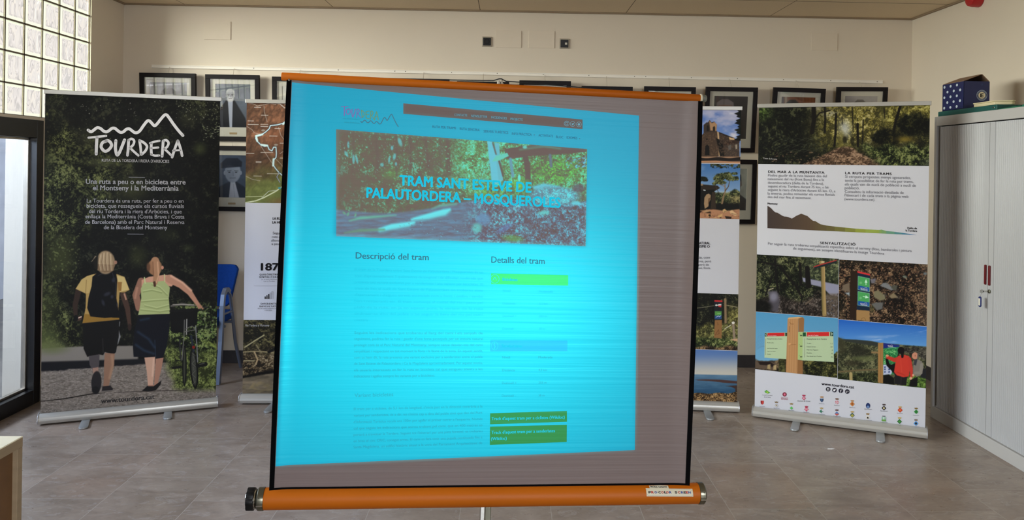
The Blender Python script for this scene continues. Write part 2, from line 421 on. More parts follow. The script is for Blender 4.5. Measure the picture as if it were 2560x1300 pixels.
def floor_mat():
    m, nt, N, L, p = node_mat('slate_tile_floor')
    tc = N.new('ShaderNodeTexCoord'); sx = N.new('ShaderNodeSeparateXYZ'); L.new(tc.outputs['Object'], sx.inputs[0])
    X, Y = sx.outputs[0], sx.outputs[1]
    cx = mth(nt, 'DIVIDE', mth(nt, 'ADD', X, .215), .43); k = mth(nt, 'FLOOR', cx); u = mth(nt, 'FRACT', cx)
    odd = mth(nt, 'PINGPONG', k, 1.0)
    off = mth(nt, 'ADD', mth(nt, 'MULTIPLY', k, -.0106), mth(nt, 'ADD', mth(nt, 'MULTIPLY', odd, .315), -.037))
    ry = mth(nt, 'DIVIDE', mth(nt, 'SUBTRACT', Y, off), .597); row = mth(nt, 'FLOOR', ry); v = mth(nt, 'FRACT', ry)
    du = mth(nt, 'MULTIPLY', mth(nt, 'MINIMUM', u, mth(nt, 'SUBTRACT', 1.0, u)), .43)
    dv = mth(nt, 'MULTIPLY', mth(nt, 'MINIMUM', v, mth(nt, 'SUBTRACT', 1.0, v)), .597)
    gr = mth(nt, 'LESS_THAN', mth(nt, 'MINIMUM', du, dv), .0016)
    cmb = N.new('ShaderNodeCombineXYZ'); L.new(k, cmb.inputs[0]); L.new(row, cmb.inputs[1])
    wn = N.new('ShaderNodeTexWhiteNoise'); wn.noise_dimensions = '2D'; L.new(cmb.outputs[0], wn.inputs['Vector'])
    # every tile takes its own piece of the slate
    sh = N.new('ShaderNodeVectorMath'); sh.operation = 'MULTIPLY_ADD'; L.new(wn.outputs['Color'], sh.inputs[0]); sh.inputs[1].default_value = (9, 9, 9); L.new(tc.outputs['Object'], sh.inputs[2])
    mp = N.new('ShaderNodeMapping'); mp.inputs['Scale'].default_value = (1, 1.7, 1); L.new(sh.outputs[0], mp.inputs[0])
    def nz(sc, det=5, dist=0.0, ro=.55):
        n = N.new('ShaderNodeTexNoise'); n.inputs['Scale'].default_value = sc; n.inputs['Detail'].default_value = det; n.inputs['Distortion'].default_value = dist; n.inputs['Roughness'].default_value = ro
        L.new(mp.outputs[0], n.inputs['Vector']); return n.outputs[0]
    def ramp(x, a, b):
        r = N.new('ShaderNodeMapRange'); r.inputs[1].default_value = a; r.inputs[2].default_value = b; L.new(x, r.inputs[0]); return r.outputs[0]
    base = mixc(nt, ramp(nz(3.2, 5, .8), .35, .68), rgba(134, 119, 108), rgba(160, 145, 134))
    base = mixc(nt, mth(nt, 'MULTIPLY', ramp(nz(2.1, 3, .4), .56, .74), .40), base, rgba(150, 122, 104))      # rusty tint
    base = mixc(nt, mth(nt, 'MULTIPLY', ramp(wn.outputs['Value'], .72, 1.0), .35), base, rgba(146, 120, 104))
    n1 = nz(6.5, 6, 2.2, .62)
    flake = mth(nt, 'MULTIPLY', ramp(n1, .57, .60), mth(nt, 'SUBTRACT', 1.0, ramp(n1, .60, .665)))
    base = mixc(nt, mth(nt, 'MULTIPLY', flake, .30), base, rgba(186, 179, 178))                               # pale flake outlines
    base = mixc(nt, mth(nt, 'MULTIPLY', ramp(nz(26, 4, .5), .5, .8), .35), base, rgba(96, 88, 82))
    L.new(mixc(nt, gr, base, rgba(168, 158, 150)), p.inputs['Base Color'])
    L.new(mth(nt, 'ADD', mth(nt, 'MULTIPLY', nz(14, 4), .22), .20), p.inputs['Roughness'])
    b = N.new('ShaderNodeBump'); b.inputs['Strength'].default_value = .25; b.inputs['Distance'].default_value = .004
    hgt = mth(nt, 'SUBTRACT', mth(nt, 'MULTIPLY', nz(18, 6, 1.2), .5), mth(nt, 'MULTIPLY', gr, .5))
    L.new(hgt, b.inputs['Height']); L.new(b.outputs[0], p.inputs['Normal'])
    return m

def ceiling_mat():
    m, nt, N, L, p = node_mat('ceiling_panels')
    tc = N.new('ShaderNodeTexCoord'); sx = N.new('ShaderNodeSeparateXYZ'); L.new(tc.outputs['Object'], sx.inputs[0])
    def gap(c, o, per):
        f = mth(nt, 'FRACT', mth(nt, 'DIVIDE', mth(nt, 'SUBTRACT', c, o), per))
        return mth(nt, 'MULTIPLY', mth(nt, 'MINIMUM', f, mth(nt, 'SUBTRACT', 1.0, f)), per)
    g1 = mth(nt, 'LESS_THAN', gap(sx.outputs[0], -.27, 1.2), .003)
    g2 = mth(nt, 'LESS_THAN', gap(sx.outputs[1], 5.99, .6), .006)
    nz = N.new('ShaderNodeTexNoise'); nz.inputs['Scale'].default_value = 160; nz.inputs['Detail'].default_value = 3; L.new(tc.outputs['Object'], nz.inputs['Vector'])
    c = mixc(nt, nz.outputs[0], rgba(222, 202, 170), rgba(236, 218, 190))
    L.new(mixc(nt, mth(nt, 'MAXIMUM', g1, g2), c, rgba(120, 102, 82)), p.inputs['Base Color'])
    p.inputs['Roughness'].default_value = .85
    b = N.new('ShaderNodeBump'); b.inputs['Strength'].default_value = .3; b.inputs['Distance'].default_value = .002
    L.new(nz.outputs[0], b.inputs['Height']); L.new(b.outputs[0], p.inputs['Normal'])
    return m

def block_mat():
    """wavy pressed-glass block: mostly lets daylight through, the waves scatter part of it"""
    m = bpy.data.materials.new('glass_block'); m.use_nodes = True; nt = m.node_tree; N = nt.nodes; L = nt.links
    N.remove(N['Principled BSDF']); out = N['Material Output']
    tc = N.new('ShaderNodeTexCoord'); sx = N.new('ShaderNodeSeparateXYZ'); L.new(tc.outputs['Object'], sx.inputs[0])
    def cell(c, o):
        f = mth(nt, 'FRACT', mth(nt, 'DIVIDE', mth(nt, 'SUBTRACT', c, o), .2)); return f, mth(nt, 'FLOOR', mth(nt, 'DIVIDE', mth(nt, 'SUBTRACT', c, o), .2))
    fu, ku = cell(sx.outputs[1], 6.085 - .2*20); fv, kv = cell(sx.outputs[2], GB0)
    e = mth(nt, 'MINIMUM', mth(nt, 'MINIMUM', fu, mth(nt, 'SUBTRACT', 1.0, fu)), mth(nt, 'MINIMUM', fv, mth(nt, 'SUBTRACT', 1.0, fv)))
    edge = mth(nt, 'LESS_THAN', e, .115)
    cmb = N.new('ShaderNodeCombineXYZ'); L.new(ku, cmb.inputs[0]); L.new(kv, cmb.inputs[1])
    wn = N.new('ShaderNodeTexWhiteNoise'); wn.noise_dimensions = '2D'; L.new(cmb.outputs[0], wn.inputs['Vector'])
    sh = N.new('ShaderNodeVectorMath'); sh.operation = 'MULTIPLY_ADD'; L.new(wn.outputs['Color'], sh.inputs[0]); sh.inputs[1].default_value = (3, 3, 3); L.new(tc.outputs['Object'], sh.inputs[2])
    mp = N.new('ShaderNodeMapping'); mp.inputs['Rotation'].default_value = (math.radians(28), 0, 0); mp.inputs['Scale'].default_value = (1, 2.2, .75); L.new(sh.outputs[0], mp.inputs[0])
    nz = N.new('ShaderNodeTexNoise'); nz.inputs['Scale'].default_value = 9; nz.inputs['Detail'].default_value = 1.5; nz.inputs['Distortion'].default_value = 1.1; L.new(mp.outputs[0], nz.inputs['Vector'])
    r = N.new('ShaderNodeValToRGB'); L.new(nz.outputs[0], r.inputs[0]); R = r.color_ramp
    R.elements[0].position = .30; R.elements[0].color = (.088, .086, .088, 1); R.elements[1].position = .44; R.elements[1].color = (.125, .120, .122, 1)
    for pos, c in ((.50, (.080, .078, .081, 1)), (.54, (.128, .122, .118, 1)), (.68, (.110, .108, .112, 1)), (.74, (.150, .150, .142, 1))):
        q = R.elements.new(pos); q.color = c
    col = mixc(nt, edge, r.outputs[0], (.138, .150, .122, 1))
    tr = N.new('ShaderNodeBsdfTransparent'); L.new(mixc(nt, 1.0, col, (6.6, 6.25, 5.6, 1), 'MULTIPLY'), tr.inputs[0])
    bp = N.new('ShaderNodeBump'); bp.inputs['Strength'].default_value = .6; bp.inputs['Distance'].default_value = .01; L.new(nz.outputs[0], bp.inputs['Height'])
    gl = N.new('ShaderNodeBsdfGlossy'); gl.inputs['Roughness'].default_value = .12; L.new(bp.outputs[0], gl.inputs['Normal'])
    mx = N.new('ShaderNodeMixShader'); L.new(thin_fresnel(nt, .04), mx.inputs[0]); L.new(tr.outputs[0], mx.inputs[1]); L.new(gl.outputs[0], mx.inputs[2])
    L.new(mx.outputs[0], out.inputs[0])
    return m

def pane_mat(name, tint, rough=.0, f0=.04):
    """thin window or picture glass: straight-through light with a mirror reflection on top"""
    m = bpy.data.materials.new(name); m.use_nodes = True; nt = m.node_tree; N = nt.nodes; L = nt.links
    N.remove(N['Principled BSDF']); out = N['Material Output']
    tr = N.new('ShaderNodeBsdfTransparent'); tr.inputs[0].default_value = (*tint, 1)
    gl = N.new('ShaderNodeBsdfGlossy'); gl.inputs['Roughness'].default_value = rough
    nz = N.new('ShaderNodeTexNoise'); nz.inputs['Scale'].default_value = 1.2
    b = N.new('ShaderNodeBump'); b.inputs['Strength'].default_value = .02; L.new(nz.outputs[0], b.inputs['Height']); L.new(b.outputs[0], gl.inputs['Normal'])
    mx = N.new('ShaderNodeMixShader'); L.new(thin_fresnel(nt, f0), mx.inputs[0]); L.new(tr.outputs[0], mx.inputs[1]); L.new(gl.outputs[0], mx.inputs[2])
    L.new(mx.outputs[0], out.inputs[0])
    return m

m_wall = M('cream_wall_paint', (232, 220, 203), .8, var=.015, nscale=2.0, bump=.15, bscale=260)
m_skirt = M('slate_skirting', (62, 59, 62), .45, var=.15, nscale=20)
m_black = M('black_door_frame', (16, 15, 18), .35, var=.2)
m_alu = M('aluminium', (186, 183, 178), .36, .35, var=.03, nscale=3, stretch=(1, 60, 60))
m_strip = M('steel_bead', (196, 188, 176), .3, .9)
m_mortar = M('block_mortar', (128, 118, 106), .9, var=.1, nscale=40)
m_out = M('outside_render', (226, 228, 236), .9, var=.12, nscale=5, bump=.4, bscale=30)
m_outfloor = M('outside_paving', (134, 130, 126), .9, var=.15, nscale=4)
m_dglass = pane_mat('door_glass', (.76, .81, .88))

def struct(o): return tag(o, kind='structure')
struct(MB().box(XL-.25, XR+.25, YF-.25, YB+.25, -.12, 0).build('floor', floor_mat()))
struct(MB().box(XL-.25, XR+.25, YF-.25, YB+.25, HC, HC+.12).build('ceiling', ceiling_mat()))
struct(MB().box(XL-.25, XR+.25, YB, YB+.25, 0, HC).build('wall_back', m_wall))
struct(MB().box(XR, XR+.25, YF, YB, 0, HC).build('wall_right', m_wall))
mb = MB()
for a in ((XL-.25, -.4, 0, HC), (3.0, XR+.25, 0, HC), (-.4, 3.0, 0, .9), (-.4, 3.0, 2.5, HC)): mb.box(a[0], a[1], YF-.25, YF, a[2], a[3])
struct(mb.build('wall_front', m_wall))
mb = MB()
for y0, y1, z0, z1 in ((YF, DY0, 0, HC), (DY0, DY1, 1.898, GB0), (DY1, 6.085, 0, GB0), (6.085, YB, 0, HC)):
    mb.box(XL-(.03 if y0 > 6 else .25), XL, y0, y1, z0, z1)
struct(mb.build('wall_left', m_wall))
struct(MB().box(XL, XR, YB-.012, YB, 0, .103, .002).build('baseboard_back', m_skirt))
struct(MB().box(XR-.012, XR, YF, YB-.012, 0, .103, .002).build('baseboard_right', m_skirt))
struct(MB().box(XL, XL+.012, 5.50, YB-.012, 0, .103, .002).build('baseboard_left', m_skirt))
m_ctrim = M('ceiling_edge_angle', (150, 130, 106), .6)
struct(MB().box(XL, XR, YB-.022, YB, HC-.012, HC, .002).build('trim_1', m_ctrim))
struct(MB().box(XR-.022, XR, YF, YB-.022, HC-.012, HC, .002).build('trim_2', m_ctrim))
struct(MB().box(XL, XL+.022, 6.085, YB-.022, HC-.012, HC, .002).build('trim_3', m_ctrim))
# outside the glazing: a paved strip and a rendered wall under the open sky
struct(MB().box(-9.0, XL-.25, -4, 14, -.14, -.02).build('ground_outside', m_outfloor))
struct(MB().box(-6.2, -6.0, -4, 14, -.02, 2.05).build('wall_outside', m_out))

# glass block window above the door
wb = thing('window_1', None, None, (0, 0, 0)); wb['kind'] = 'structure'
NB = 27; GY1 = 6.085; GY0 = GY1 - .2*NB
mb = MB()
for i in range(NB+1): mb.box(XL-.020, XL-.010, GY1-.2*i-.005, GY1-.2*i+.005, GB0, HC)
for j in range(6): mb.box(XL-.020, XL-.010, GY0, GY1, GB0+.2*j-.005, min(GB0+.2*j+.005, HC))
mb.build('mortar_joint', m_mortar, wb)
mb = MB()
for i in range(NB):
    for j in range(5):
        y0 = GY1-.2*(i+1)+.006; z0 = GB0+.2*j+.006; y1 = y0+.188; z1 = min(z0+.188, HC-.002)
        b = bmesh.new(); vs = []
        for x, q in ((XL-.016, .0), (XL-.006, .012), (XL-.006, .022), (XL-.012, .030)):
            vs.append([b.verts.new((x, yy, zz)) for yy, zz in ((y0+q, z0+q), (y1-q, z0+q), (y1-q, z1-q), (y0+q, z1-q))])
        for a_, c_ in zip(vs, vs[1:]):
            for k in range(4): b.faces.new((a_[k], a_[(k+1) % 4], c_[(k+1) % 4], c_[k]))
        b.faces.new(vs[-1]); mb.add(b)
mb.build('glass_block', block_mat(), wb)

# black glazed door under it, four leaves, the far one in the picture
wd_ = thing('door_1', None, None, (0, 0, 0)); wd_['kind'] = 'structure'
def door_leaf(y0, y1):
    fr = MB()
    fr.box(XL-.07, XL+.004, y1-.074, y1, 0, 1.898, .003); fr.box(XL-.07, XL+.004, y0, y0+.074, 0, 1.898, .003)
    fr.box(XL-.07, XL+.004, y0+.074, y1-.074, 1.778, 1.898, .003); fr.box(XL-.07, XL+.004, y0+.074, y1-.074, 0, .098, .003)
    f = fr.build('door_frame', m_black, wd_)
    bd = MB(); i0, i1 = y0+.074, y1-.074
    for a in ((i1-.016, i1, .098, 1.778), (i0, i0+.016, .098, 1.778), (i0, i1, 1.764, 1.778), (i0, i1, .098, .112)):
        bd.box(XL-.075, XL-.045, a[0], a[1], a[2], a[3], .002)
    bd.build('glazing_bead', m_strip, f)
    MB().box(XL-.066, XL-.060, i0, i1, .1, 1.776).build('glass_pane', m_dglass, f)
for k in range(4): door_leaf(DY1-1.22*(k+1), DY1-1.22*k)

# window added behind the photographer to let the frontal fill in
w2 = thing('added_window_2', None, None, (0, 0, 0)); w2['kind'] = 'structure'
mb = MB()
for a in ((-.4, -.34, .9, 2.5), (2.94, 3.0, .9, 2.5), (-.4, 3.0, .9, .96), (-.4, 3.0, 2.44, 2.5), (1.27, 1.33, .9, 2.5)): mb.box(a[0], a[1], YF-.14, YF-.08, a[2], a[3], .003)
mb.build('added_window_frame', m_black, w2)
MB().box(-.36, 2.96, YF-.113, YF-.107, .94, 2.46).build('glass_pane', pane_mat('added_window_glass', (.93, .95, .96)), w2)
# ------------------------------------------------------------------ four roll-up banners
m_print = print_mat('banner_print')
m_paper = M('banner_white_film', (208, 208, 218), .5, var=.01, nscale=3, spec=.2)
m_ink = M('black_ink', (26, 24, 32), .42, var=.05); m_grey = M('grey_ink', (112, 112, 122), .42, var=.03)
m_navyink = M('dark_blue_ink', (28, 26, 46), .42); m_white = M('white_ink', (238, 236, 240), .42, var=.01)
m_rule = M('rule_ink', (168, 166, 176), .42)
m_endcap = M('cassette_end_cap', (188, 188, 192), .3, .6); m_foot = M('cast_foot', (166, 168, 170), .42, .55, var=.05)
m_slot = M('cassette_slot', (20, 20, 22), .6)
PG = 1.45                                                  # the prints were measured under the room's light; this is their ink under white light

def banner(name_label, p0, p1, ztop, feet, graphic):
    """p0, p1: left and right end of the cassette's front lower edge on the floor"""
    p0 = Vector(p0); p1 = Vector(p1); d = p1-p0; wdt = d.length; ang = math.atan2(d.y, d.x)
    nb = Vector((-math.sin(ang), math.cos(ang), 0))
    t = thing('roll_up_banner', name_label, 'banner', (p0+p1)/2 + nb*.05, ang, 'roll-up banners in front of the back wall')
    bpy.context.view_layer.update()
    h = wdt/2
    # aluminium cassette: curved front, ridge, slot for the sheet
    prof = [(-.050, .011), (-.055, .022), (-.056, .030), (-.053, .034), (-.051, .047), (-.040, .059), (-.022, .0655), (-.012, .066), (-.010, .056), (.010, .056), (.012, .066), (.030, .064), (.048, .05), (.054, .03), (.050, .011)]
    c = MB().prism(prof, -h+.006, h-.006).build('cassette', m_alu, t, True, 30)
    for s_ in (-1, 1):
        e = [(y*1.04, .008 + (z-.008)*1.04) for y, z in prof if abs(y) > .011 or z > .06]
        MB().prism(e, s_*(h-.006), s_*h, bev=.001).build('end_cap', m_endcap, c)
    MB().box(-h+.008, h-.008, -.009, .009, .048, .058).build('sheet_slot', m_slot, c)
    for fx, out in feet:
        mb = MB(); n = 10
        pl = [(fx-.026, -out+.026), *[(fx-.026*math.cos(PI*k/n), -out+.026-.026*math.sin(PI*k/n)) for k in range(1, n)], (fx+.026, -out+.026), (fx+.022, .10), (fx-.022, .10)]
        mb.prism(pl, .0, .011, 'z', bev=.003)
        mb.build('swivel_foot', m_foot, t, True)
    MB().box(-h+.004, h-.004, -.012, .012, ztop-.026, ztop, .002).build('top_rail', m_alu, t)
    MB().lathe([(.008, .05), (.008, ztop-.02)], Matrix.Translation((0, .026, 0)), 12).build('support_pole', m_alu, t, True)
    sf = Surf(t.matrix_world, -.0015)
    graphic(t, sf, h-.012, ztop-.024)
    return t

def rect_of(sf, tl, tr, br, bl):
    a, b = sf.loc(np.array([tl[0], tr[0], br[0], bl[0]], float), np.array([tl[1], tr[1], br[1], bl[1]], float))
    return (a[0]+a[3])/2, (a[1]+a[2])/2, (b[2]+b[3])/2, (b[0]+b[1])/2
def sheet(t, h, top, mat=None):
    return MB().box(-h, h, -.0010, .0010, .05, top).build('printed_sheet', mat or m_paper, t)

# ---- black banner with the two walkers
def paint_walk(c):
    X, Y = c.X, c.Y
    dim = np.exp(-((X-130)/95)**2)*(.7+.3*np.sin(Y/60)) + .55*np.exp(-((X-260)/110)**2-((Y-440)/120)**2) + .45*np.exp(-((X-500)/60)**2-((Y-260)/40)**2) + .28*np.exp(-((X-480)/55)**2-((Y-560)/60)**2)
    c.leaves(np.ones_like(X), (7, 7, 6), (16, 17, 13), (40, 42, 30), 9, 3, 1.0, -.12)
    c.leaves(sst(.25, .7, dim*.9 + .6*(fbm(X/45, Y/45, 3, 5)-.5)), (12, 13, 9), (52, 56, 32), (104, 108, 66), 8, 9, 1.0, -.05)
    for x, y, rx, ry, col, al in ((150, 640, 42, 60, (78, 84, 44), .55), (120, 760, 30, 45, (66, 72, 40), .5), (118, 850, 38, 48, (84, 92, 52), .7), (330, 470, 46, 34, (74, 78, 46), .6), (262, 405, 56, 14, (86, 90, 58), .6),
        (215, 345, 30, 30, (52, 54, 36), .45), (500, 372, 17, 17, (66, 74, 42), .6), (470, 296, 26, 22, (44, 46, 30), .6), (345, 640, 26, 30, (62, 68, 36), .5), (120, 400, 22, 40, (56, 60, 40), .45), (420, 585, 30, 20, (52, 58, 32), .4), (470, 620, 16, 10, (60, 68, 40), .5)):
        c.ell(x, y, rx, ry, col, .9, al)
    c.dabs(240, (440, 548, 228, 300), [(120, 124, 92), (70, 76, 46), (160, 162, 140)], (.6, 2.2), 4, asp=.5, al=.7)
    c.dabs(60, (505, 552, 305, 350), [(170, 174, 150), (110, 118, 84)], (.8, 3.5), 5, ang=0, asp=.3, al=.75)
    c.dabs(500, (112, 330, 320, 560), [(60, 64, 40), (96, 98, 70), (40, 42, 28)], (.7, 3), 6, asp=.5, al=.6)
    c.dabs(200, (118, 200, 560, 720), [(70, 76, 42), (110, 116, 70)], (1, 4), 7, asp=.6, al=.5)
    c.dabs(30, (200, 430, 240, 300), [(150, 150, 140)], (.5, 1.6), 8, asp=.6, al=.8)
    # far end of the lane, band of shade, gravel, verge
    c.poly([(95, 872), (200, 866), (345, 864), (345, 906), (95, 922)], (118, 112, 106), 2)
    c.ell(128, 868, 46, 18, (92, 98, 62), .8, .8)
    g = fbm(X/9, Y/3, 4, 31)
    edge = 930 - (X-95)*.075 + 5*(fbm(X/14, Y/8, 2, 8)-.5)
    c.mix(sst(-3, 3, Y-(905-(X-95)*.03))*(X < 470), (20, 20, 24))
    m = sst(-2.5, 2.5, Y-edge)
    c.c += (np.stack([96+38*g, 89+36*g, 84+33*g], -1) - c.c)*m[..., None]
    c.mix(m*sst(.60, .7, vnoise(X/5, Y/2.2, 41))*.45, (78, 70, 64)); c.mix(m*sst(.66, .8, vnoise(X/3.5, Y/1.6, 47))*.5, (156, 146, 138))
    verge = sst(-14, 14, X - (402 + (Y-860)*.30) + 16*(fbm(X/16, Y/16, 3, 3)-.5))*sst(835, 880, Y)*(1-sst(965, 985, Y))
    c.leaves(verge, (40, 46, 24), (84, 94, 48), (128, 138, 80), 6, 51)
    bush = sst(-10, 10, X-(428+10*np.sin(Y/17)))*sst(745, 775, Y)*(1-sst(865, 890, Y))
    c.leaves(bush, (8, 10, 7), (40, 50, 26), (120, 134, 78), 7, 61, 1.1, .02)
    c.dabs(90, (495, 545, 765, 845), [(120, 140, 84), (150, 160, 120), (90, 120, 60)], (1.2, 4.5), 9, asp=.6, al=.7)
    for i in range(7): c.line([(505+i*5, 852+(i % 3)*5), (545, 862+i*3)], 2.0, (130, 144, 70), 1, .7)
    c.line([(97, 1004), (160, 997), (228, 985), (262, 982)], [1.6, 2.4, 2.6, 1], (24, 20, 18), .8)
    c.line([(285, 981), (400, 977), (470, 975)], [1, 1.8, 1], (40, 34, 32), .8)
    c.line([(455, 1014), (500, 1004), (549, 994)], [2, 4.5, 7], (14, 12, 12), 1); c.dabs(26, (180, 500, 985, 1025), [(50, 44, 40)], (1, 4), 12, ang=0, asp=.25)
    # the man with the rucksack, seen from behind
    sk, sk2 = (142, 108, 88), (66, 48, 40)
    c.line([(196, 728), (188, 762), (189, 790)], [15, 13, 9], (46, 34, 28), 1); c.ell(196, 796, 9, 6, (70, 50, 42)); c.line([(190, 797), (203, 792)], 3, (200, 170, 150)); c.ell(190, 795, 6, 8, (10, 10, 12))
    c.line([(308, 736), (319, 772), (324, 812)], [16, 13, 9], sk2, 1); c.line([(311, 735), (315, 748)], 4, (170, 128, 104)); c.ell(324, 818, 5, 9, (44, 32, 28))
    c.poly([(218, 690), (240, 684), (292, 685), (311, 692), (324, 725), (312, 731), (299, 731), (296, 770), (298, 800), (206, 810), (214, 770), (215, 733), (204, 728), (189, 722), (204, 699)], (160, 130, 76))
    c.poly([(218, 690), (236, 685), (238, 730), (214, 734), (190, 722), (204, 699)], (176, 148, 92)); c.poly([(206, 808), (212, 785), (298, 792), (298, 799)], (134, 100, 42))
    c.line([(214, 735), (216, 700)], 1.2, (120, 90, 50)); c.poly([(292, 688), (311, 693), (323, 724), (300, 730)], (196, 172, 112)); c.poly([(294, 705), (305, 705), (303, 728), (296, 726)], (142, 104, 54))
    c.poly([(243, 682), (262, 678), (290, 681), (293, 700), (291, 745), (297, 780), (295, 792), (262, 795), (226, 791), (218, 770), (221, 745), (229, 715), (231, 692)], (9, 9, 12))
    for q in ((268, 735, 10, 5, -.4), (258, 757, 4, 9, -.3), (280, 742, 4, 5, 0), (284, 700, 5, 7, .3), (293, 762, 2, 6, 0)): c.ell(q[0], q[1], q[2], q[3], (44, 46, 56), .6, .8, q[4])
    c.line([(281, 682), (290, 712), (288, 740)], 2, (34, 34, 40)); c.line([(244, 690), (256, 684)], 1.5, (40, 40, 46)); c.poly([(293, 775), (312, 782), (310, 795), (280, 794)], (8, 8, 10))
    c.line([(296, 826), (299, 842), (294, 860)], [3, 5, 2], (120, 120, 122), 1); c.line([(299, 805), (298, 815)], 3, (96, 96, 96))
    c.poly([(206, 808), (298, 799), (297, 840), (290, 880), (284, 886), (262, 880), (258, 888), (248, 886), (218, 892), (209, 872), (208, 840)], (13, 12, 13)); c.line([(257, 846), (258, 882)], 1.6, (44, 42, 42))
    c.poly([(222, 890), (249, 886), (248, 912), (245, 925), (232, 926), (224, 912)], (70, 64, 66)); c.poly([(231, 920), (246, 918), (246, 932), (233, 934)], (150, 118, 104))
    c.poly([(262, 882), (287, 884), (285, 912), (277, 940), (272, 966), (258, 966), (260, 940), (260, 910)], (132, 100, 82)); c.line([(280, 890), (282, 912), (274, 945)], 5, (156, 122, 98), 3)
    c.ell(241, 956, 13, 29, (34, 32, 34), .12, 1, .06); c.ell(239, 975, 10, 10, (24, 23, 25)); c.poly([(256, 966), (276, 964), (283, 972), (280, 977), (254, 979)], (36, 32, 34)); c.line([(255, 978), (281, 976)], 1.6, (110, 104, 100))
    c.ell(264, 656, 24, 30, (150, 126, 96), .12); c.poly([(243, 640), (232, 652), (228, 655), (238, 640)], (170, 150, 120)); c.poly([(240, 660), (244, 676), (262, 682), (282, 678), (288, 662)], (118, 94, 70))
    for i in range(12): c.line([(252+i*2.6, 630+abs(i-5)*1.4), (248+i*3.2, 655), (252+i*2.9, 676)], 1.6, [(206, 184, 150), (172, 146, 112), (120, 96, 72)][i % 3], .9, .8)
    c.ell(289, 656, 4, 5, (150, 110, 90)); c.poly([(232, 650), (246, 634), (244, 672), (236, 672)], (22, 19, 16), 2)
    # the woman pushing a bicycle
    c.line([(353, 703), (340, 738), (347, 770)], [18, 18, 16], (140, 100, 82), 1); c.line([(343, 720), (338, 745)], 5, (170, 124, 102), 2)
    c.poly([(354, 700), (372, 692), (388, 690), (410, 687), (430, 688), (440, 698), (430, 716), (354, 716)], (196, 146, 120))
    c.line([(424, 697), (452, 712), (474, 731), (497, 764)], [21, 17, 14, 9], (182, 132, 108), 1); c.line([(428, 690), (456, 706), (478, 726)], 5, (216, 166, 140), 2); c.poly([(492, 762), (500, 760), (509, 770), (507, 777), (504, 770), (496, 773)], (172, 124, 100))
    c.poly([(359, 706), (374, 706), (410, 702), (425, 719), (422, 745), (424, 770), (425, 785), (345, 788), (349, 772), (353, 745), (352, 722)], (164, 174, 118))
    c.line([(361, 694), (363, 708)], 3, (190, 196, 140)); c.line([(411, 686), (412, 704)], 2, (190, 196, 140))
    for a in (((354, 755), (385, 752), (420, 750)), ((358, 730), (380, 726), (404, 732)), ((362, 765), (392, 772), (422, 764)), ((380, 712), (400, 720), (418, 738)), ((352, 775), (400, 780), (424, 776))): c.line(a, 2.4, (126, 138, 84), 1.5, .75); c.line([(q[0], q[1]-3) for q in a], 2.0, (196, 204, 150), 1.2, .6)
    c.ell(387, 668, 18, 21, (148, 106, 76), .12); c.line([(388, 652), (392, 680), (388, 706), (387, 714)], [20, 16, 12, 5], (168, 124, 92), 1.2); c.line([(394, 655), (396, 690), (391, 706)], 3, (204, 160, 126), 1, .8); c.line([(382, 655), (384, 690)], 2.4, (112, 76, 54), 1, .8); c.line([(386, 706), (387, 714)], 6, (74, 48, 34)); c.ell(406, 669, 3.4, 5, (190, 134, 110)); c.ell(371, 668, 5, 12, (96, 66, 48), .5)
    c.poly([(346, 787), (425, 785), (424, 820), (416, 868), (408, 893), (397, 897), (386, 891), (375, 893), (334, 892), (332, 862), (337, 820)], (11, 13, 22))
    for a in (((340, 862), (360, 876), (384, 884)), ((345, 830), (372, 848), (386, 868)), ((352, 800), (372, 796))): c.line(a, 5, (40, 58, 78), 3, .7)
    c.line([(387, 850), (389, 892)], 1.4, (44, 62, 82), 1, .8)
    c.poly([(361, 894), (388, 892), (386, 930), (382, 966), (370, 966), (367, 930)], (184, 146, 126)); c.poly([(389, 897), (409, 894), (402, 930), (396, 952), (394, 966), (385, 966), (387, 930)], (156, 114, 96)); c.line([(384, 898), (381, 940)], 3, (214, 182, 162), 2, .7)
    c.poly([(355, 977), (368, 965), (386, 964), (404, 951), (401, 962), (390, 975), (372, 979)], (20, 18, 20)); c.line([(372, 964), (384, 964)], 3, (150, 108, 92))
    # bicycle
    c.ell(461, 915, 6, 52, (12, 12, 13), .1); c.ell(461, 915, 2.6, 46, (64, 66, 54), .3, .8); c.ell(485, 922, 10.5, 51, (10, 10, 11), .08, 1, -.07); c.ell(485, 922, 6.4, 44, (66, 68, 60), .2, .85, -.07)
    for k in range(9): c.line([(480+k % 3*4, 882+k*9), (489-k % 3*4, 890+k*9)], .9, (120, 118, 112), .6, .7)
    c.poly([(424, 782), (452, 778), (494, 776), (493, 800), (488, 815), (470, 818), (458, 830), (440, 833), (427, 828)], (9, 9, 10))
    c.line([(428, 765), (455, 760), (488, 764)], [4, 6, 3], (96, 92, 86), 1); c.line([(432, 761), (484, 762)], 1.6, (178, 170, 160)); c.line([(426, 778), (492, 774)], [5, 8], (16, 15, 16))
    c.line([(486, 777), (510, 775), (519, 768)], 3, (10, 10, 10)); c.line([(507, 768), (519, 768)], 2.4, (44, 42, 42)); c.line([(467, 798), (466, 836)], 2.6, (150, 148, 144)); c.line([(461, 800), (460, 840), (455, 900)], 2, (104, 102, 100)); c.line([(489, 815), (492, 860), (494, 905)], 2.2, (120, 120, 124))
    c.line([(464, 822), (480, 815), (488, 824)], 1.8, (92, 90, 88)); c.line([(460, 830), (490, 824)], 1.6, (110, 108, 104)); c.line([(478, 840), (484, 878)], 5, (34, 40, 52)); c.ell(484, 868, 4, 4, (120, 34, 22))
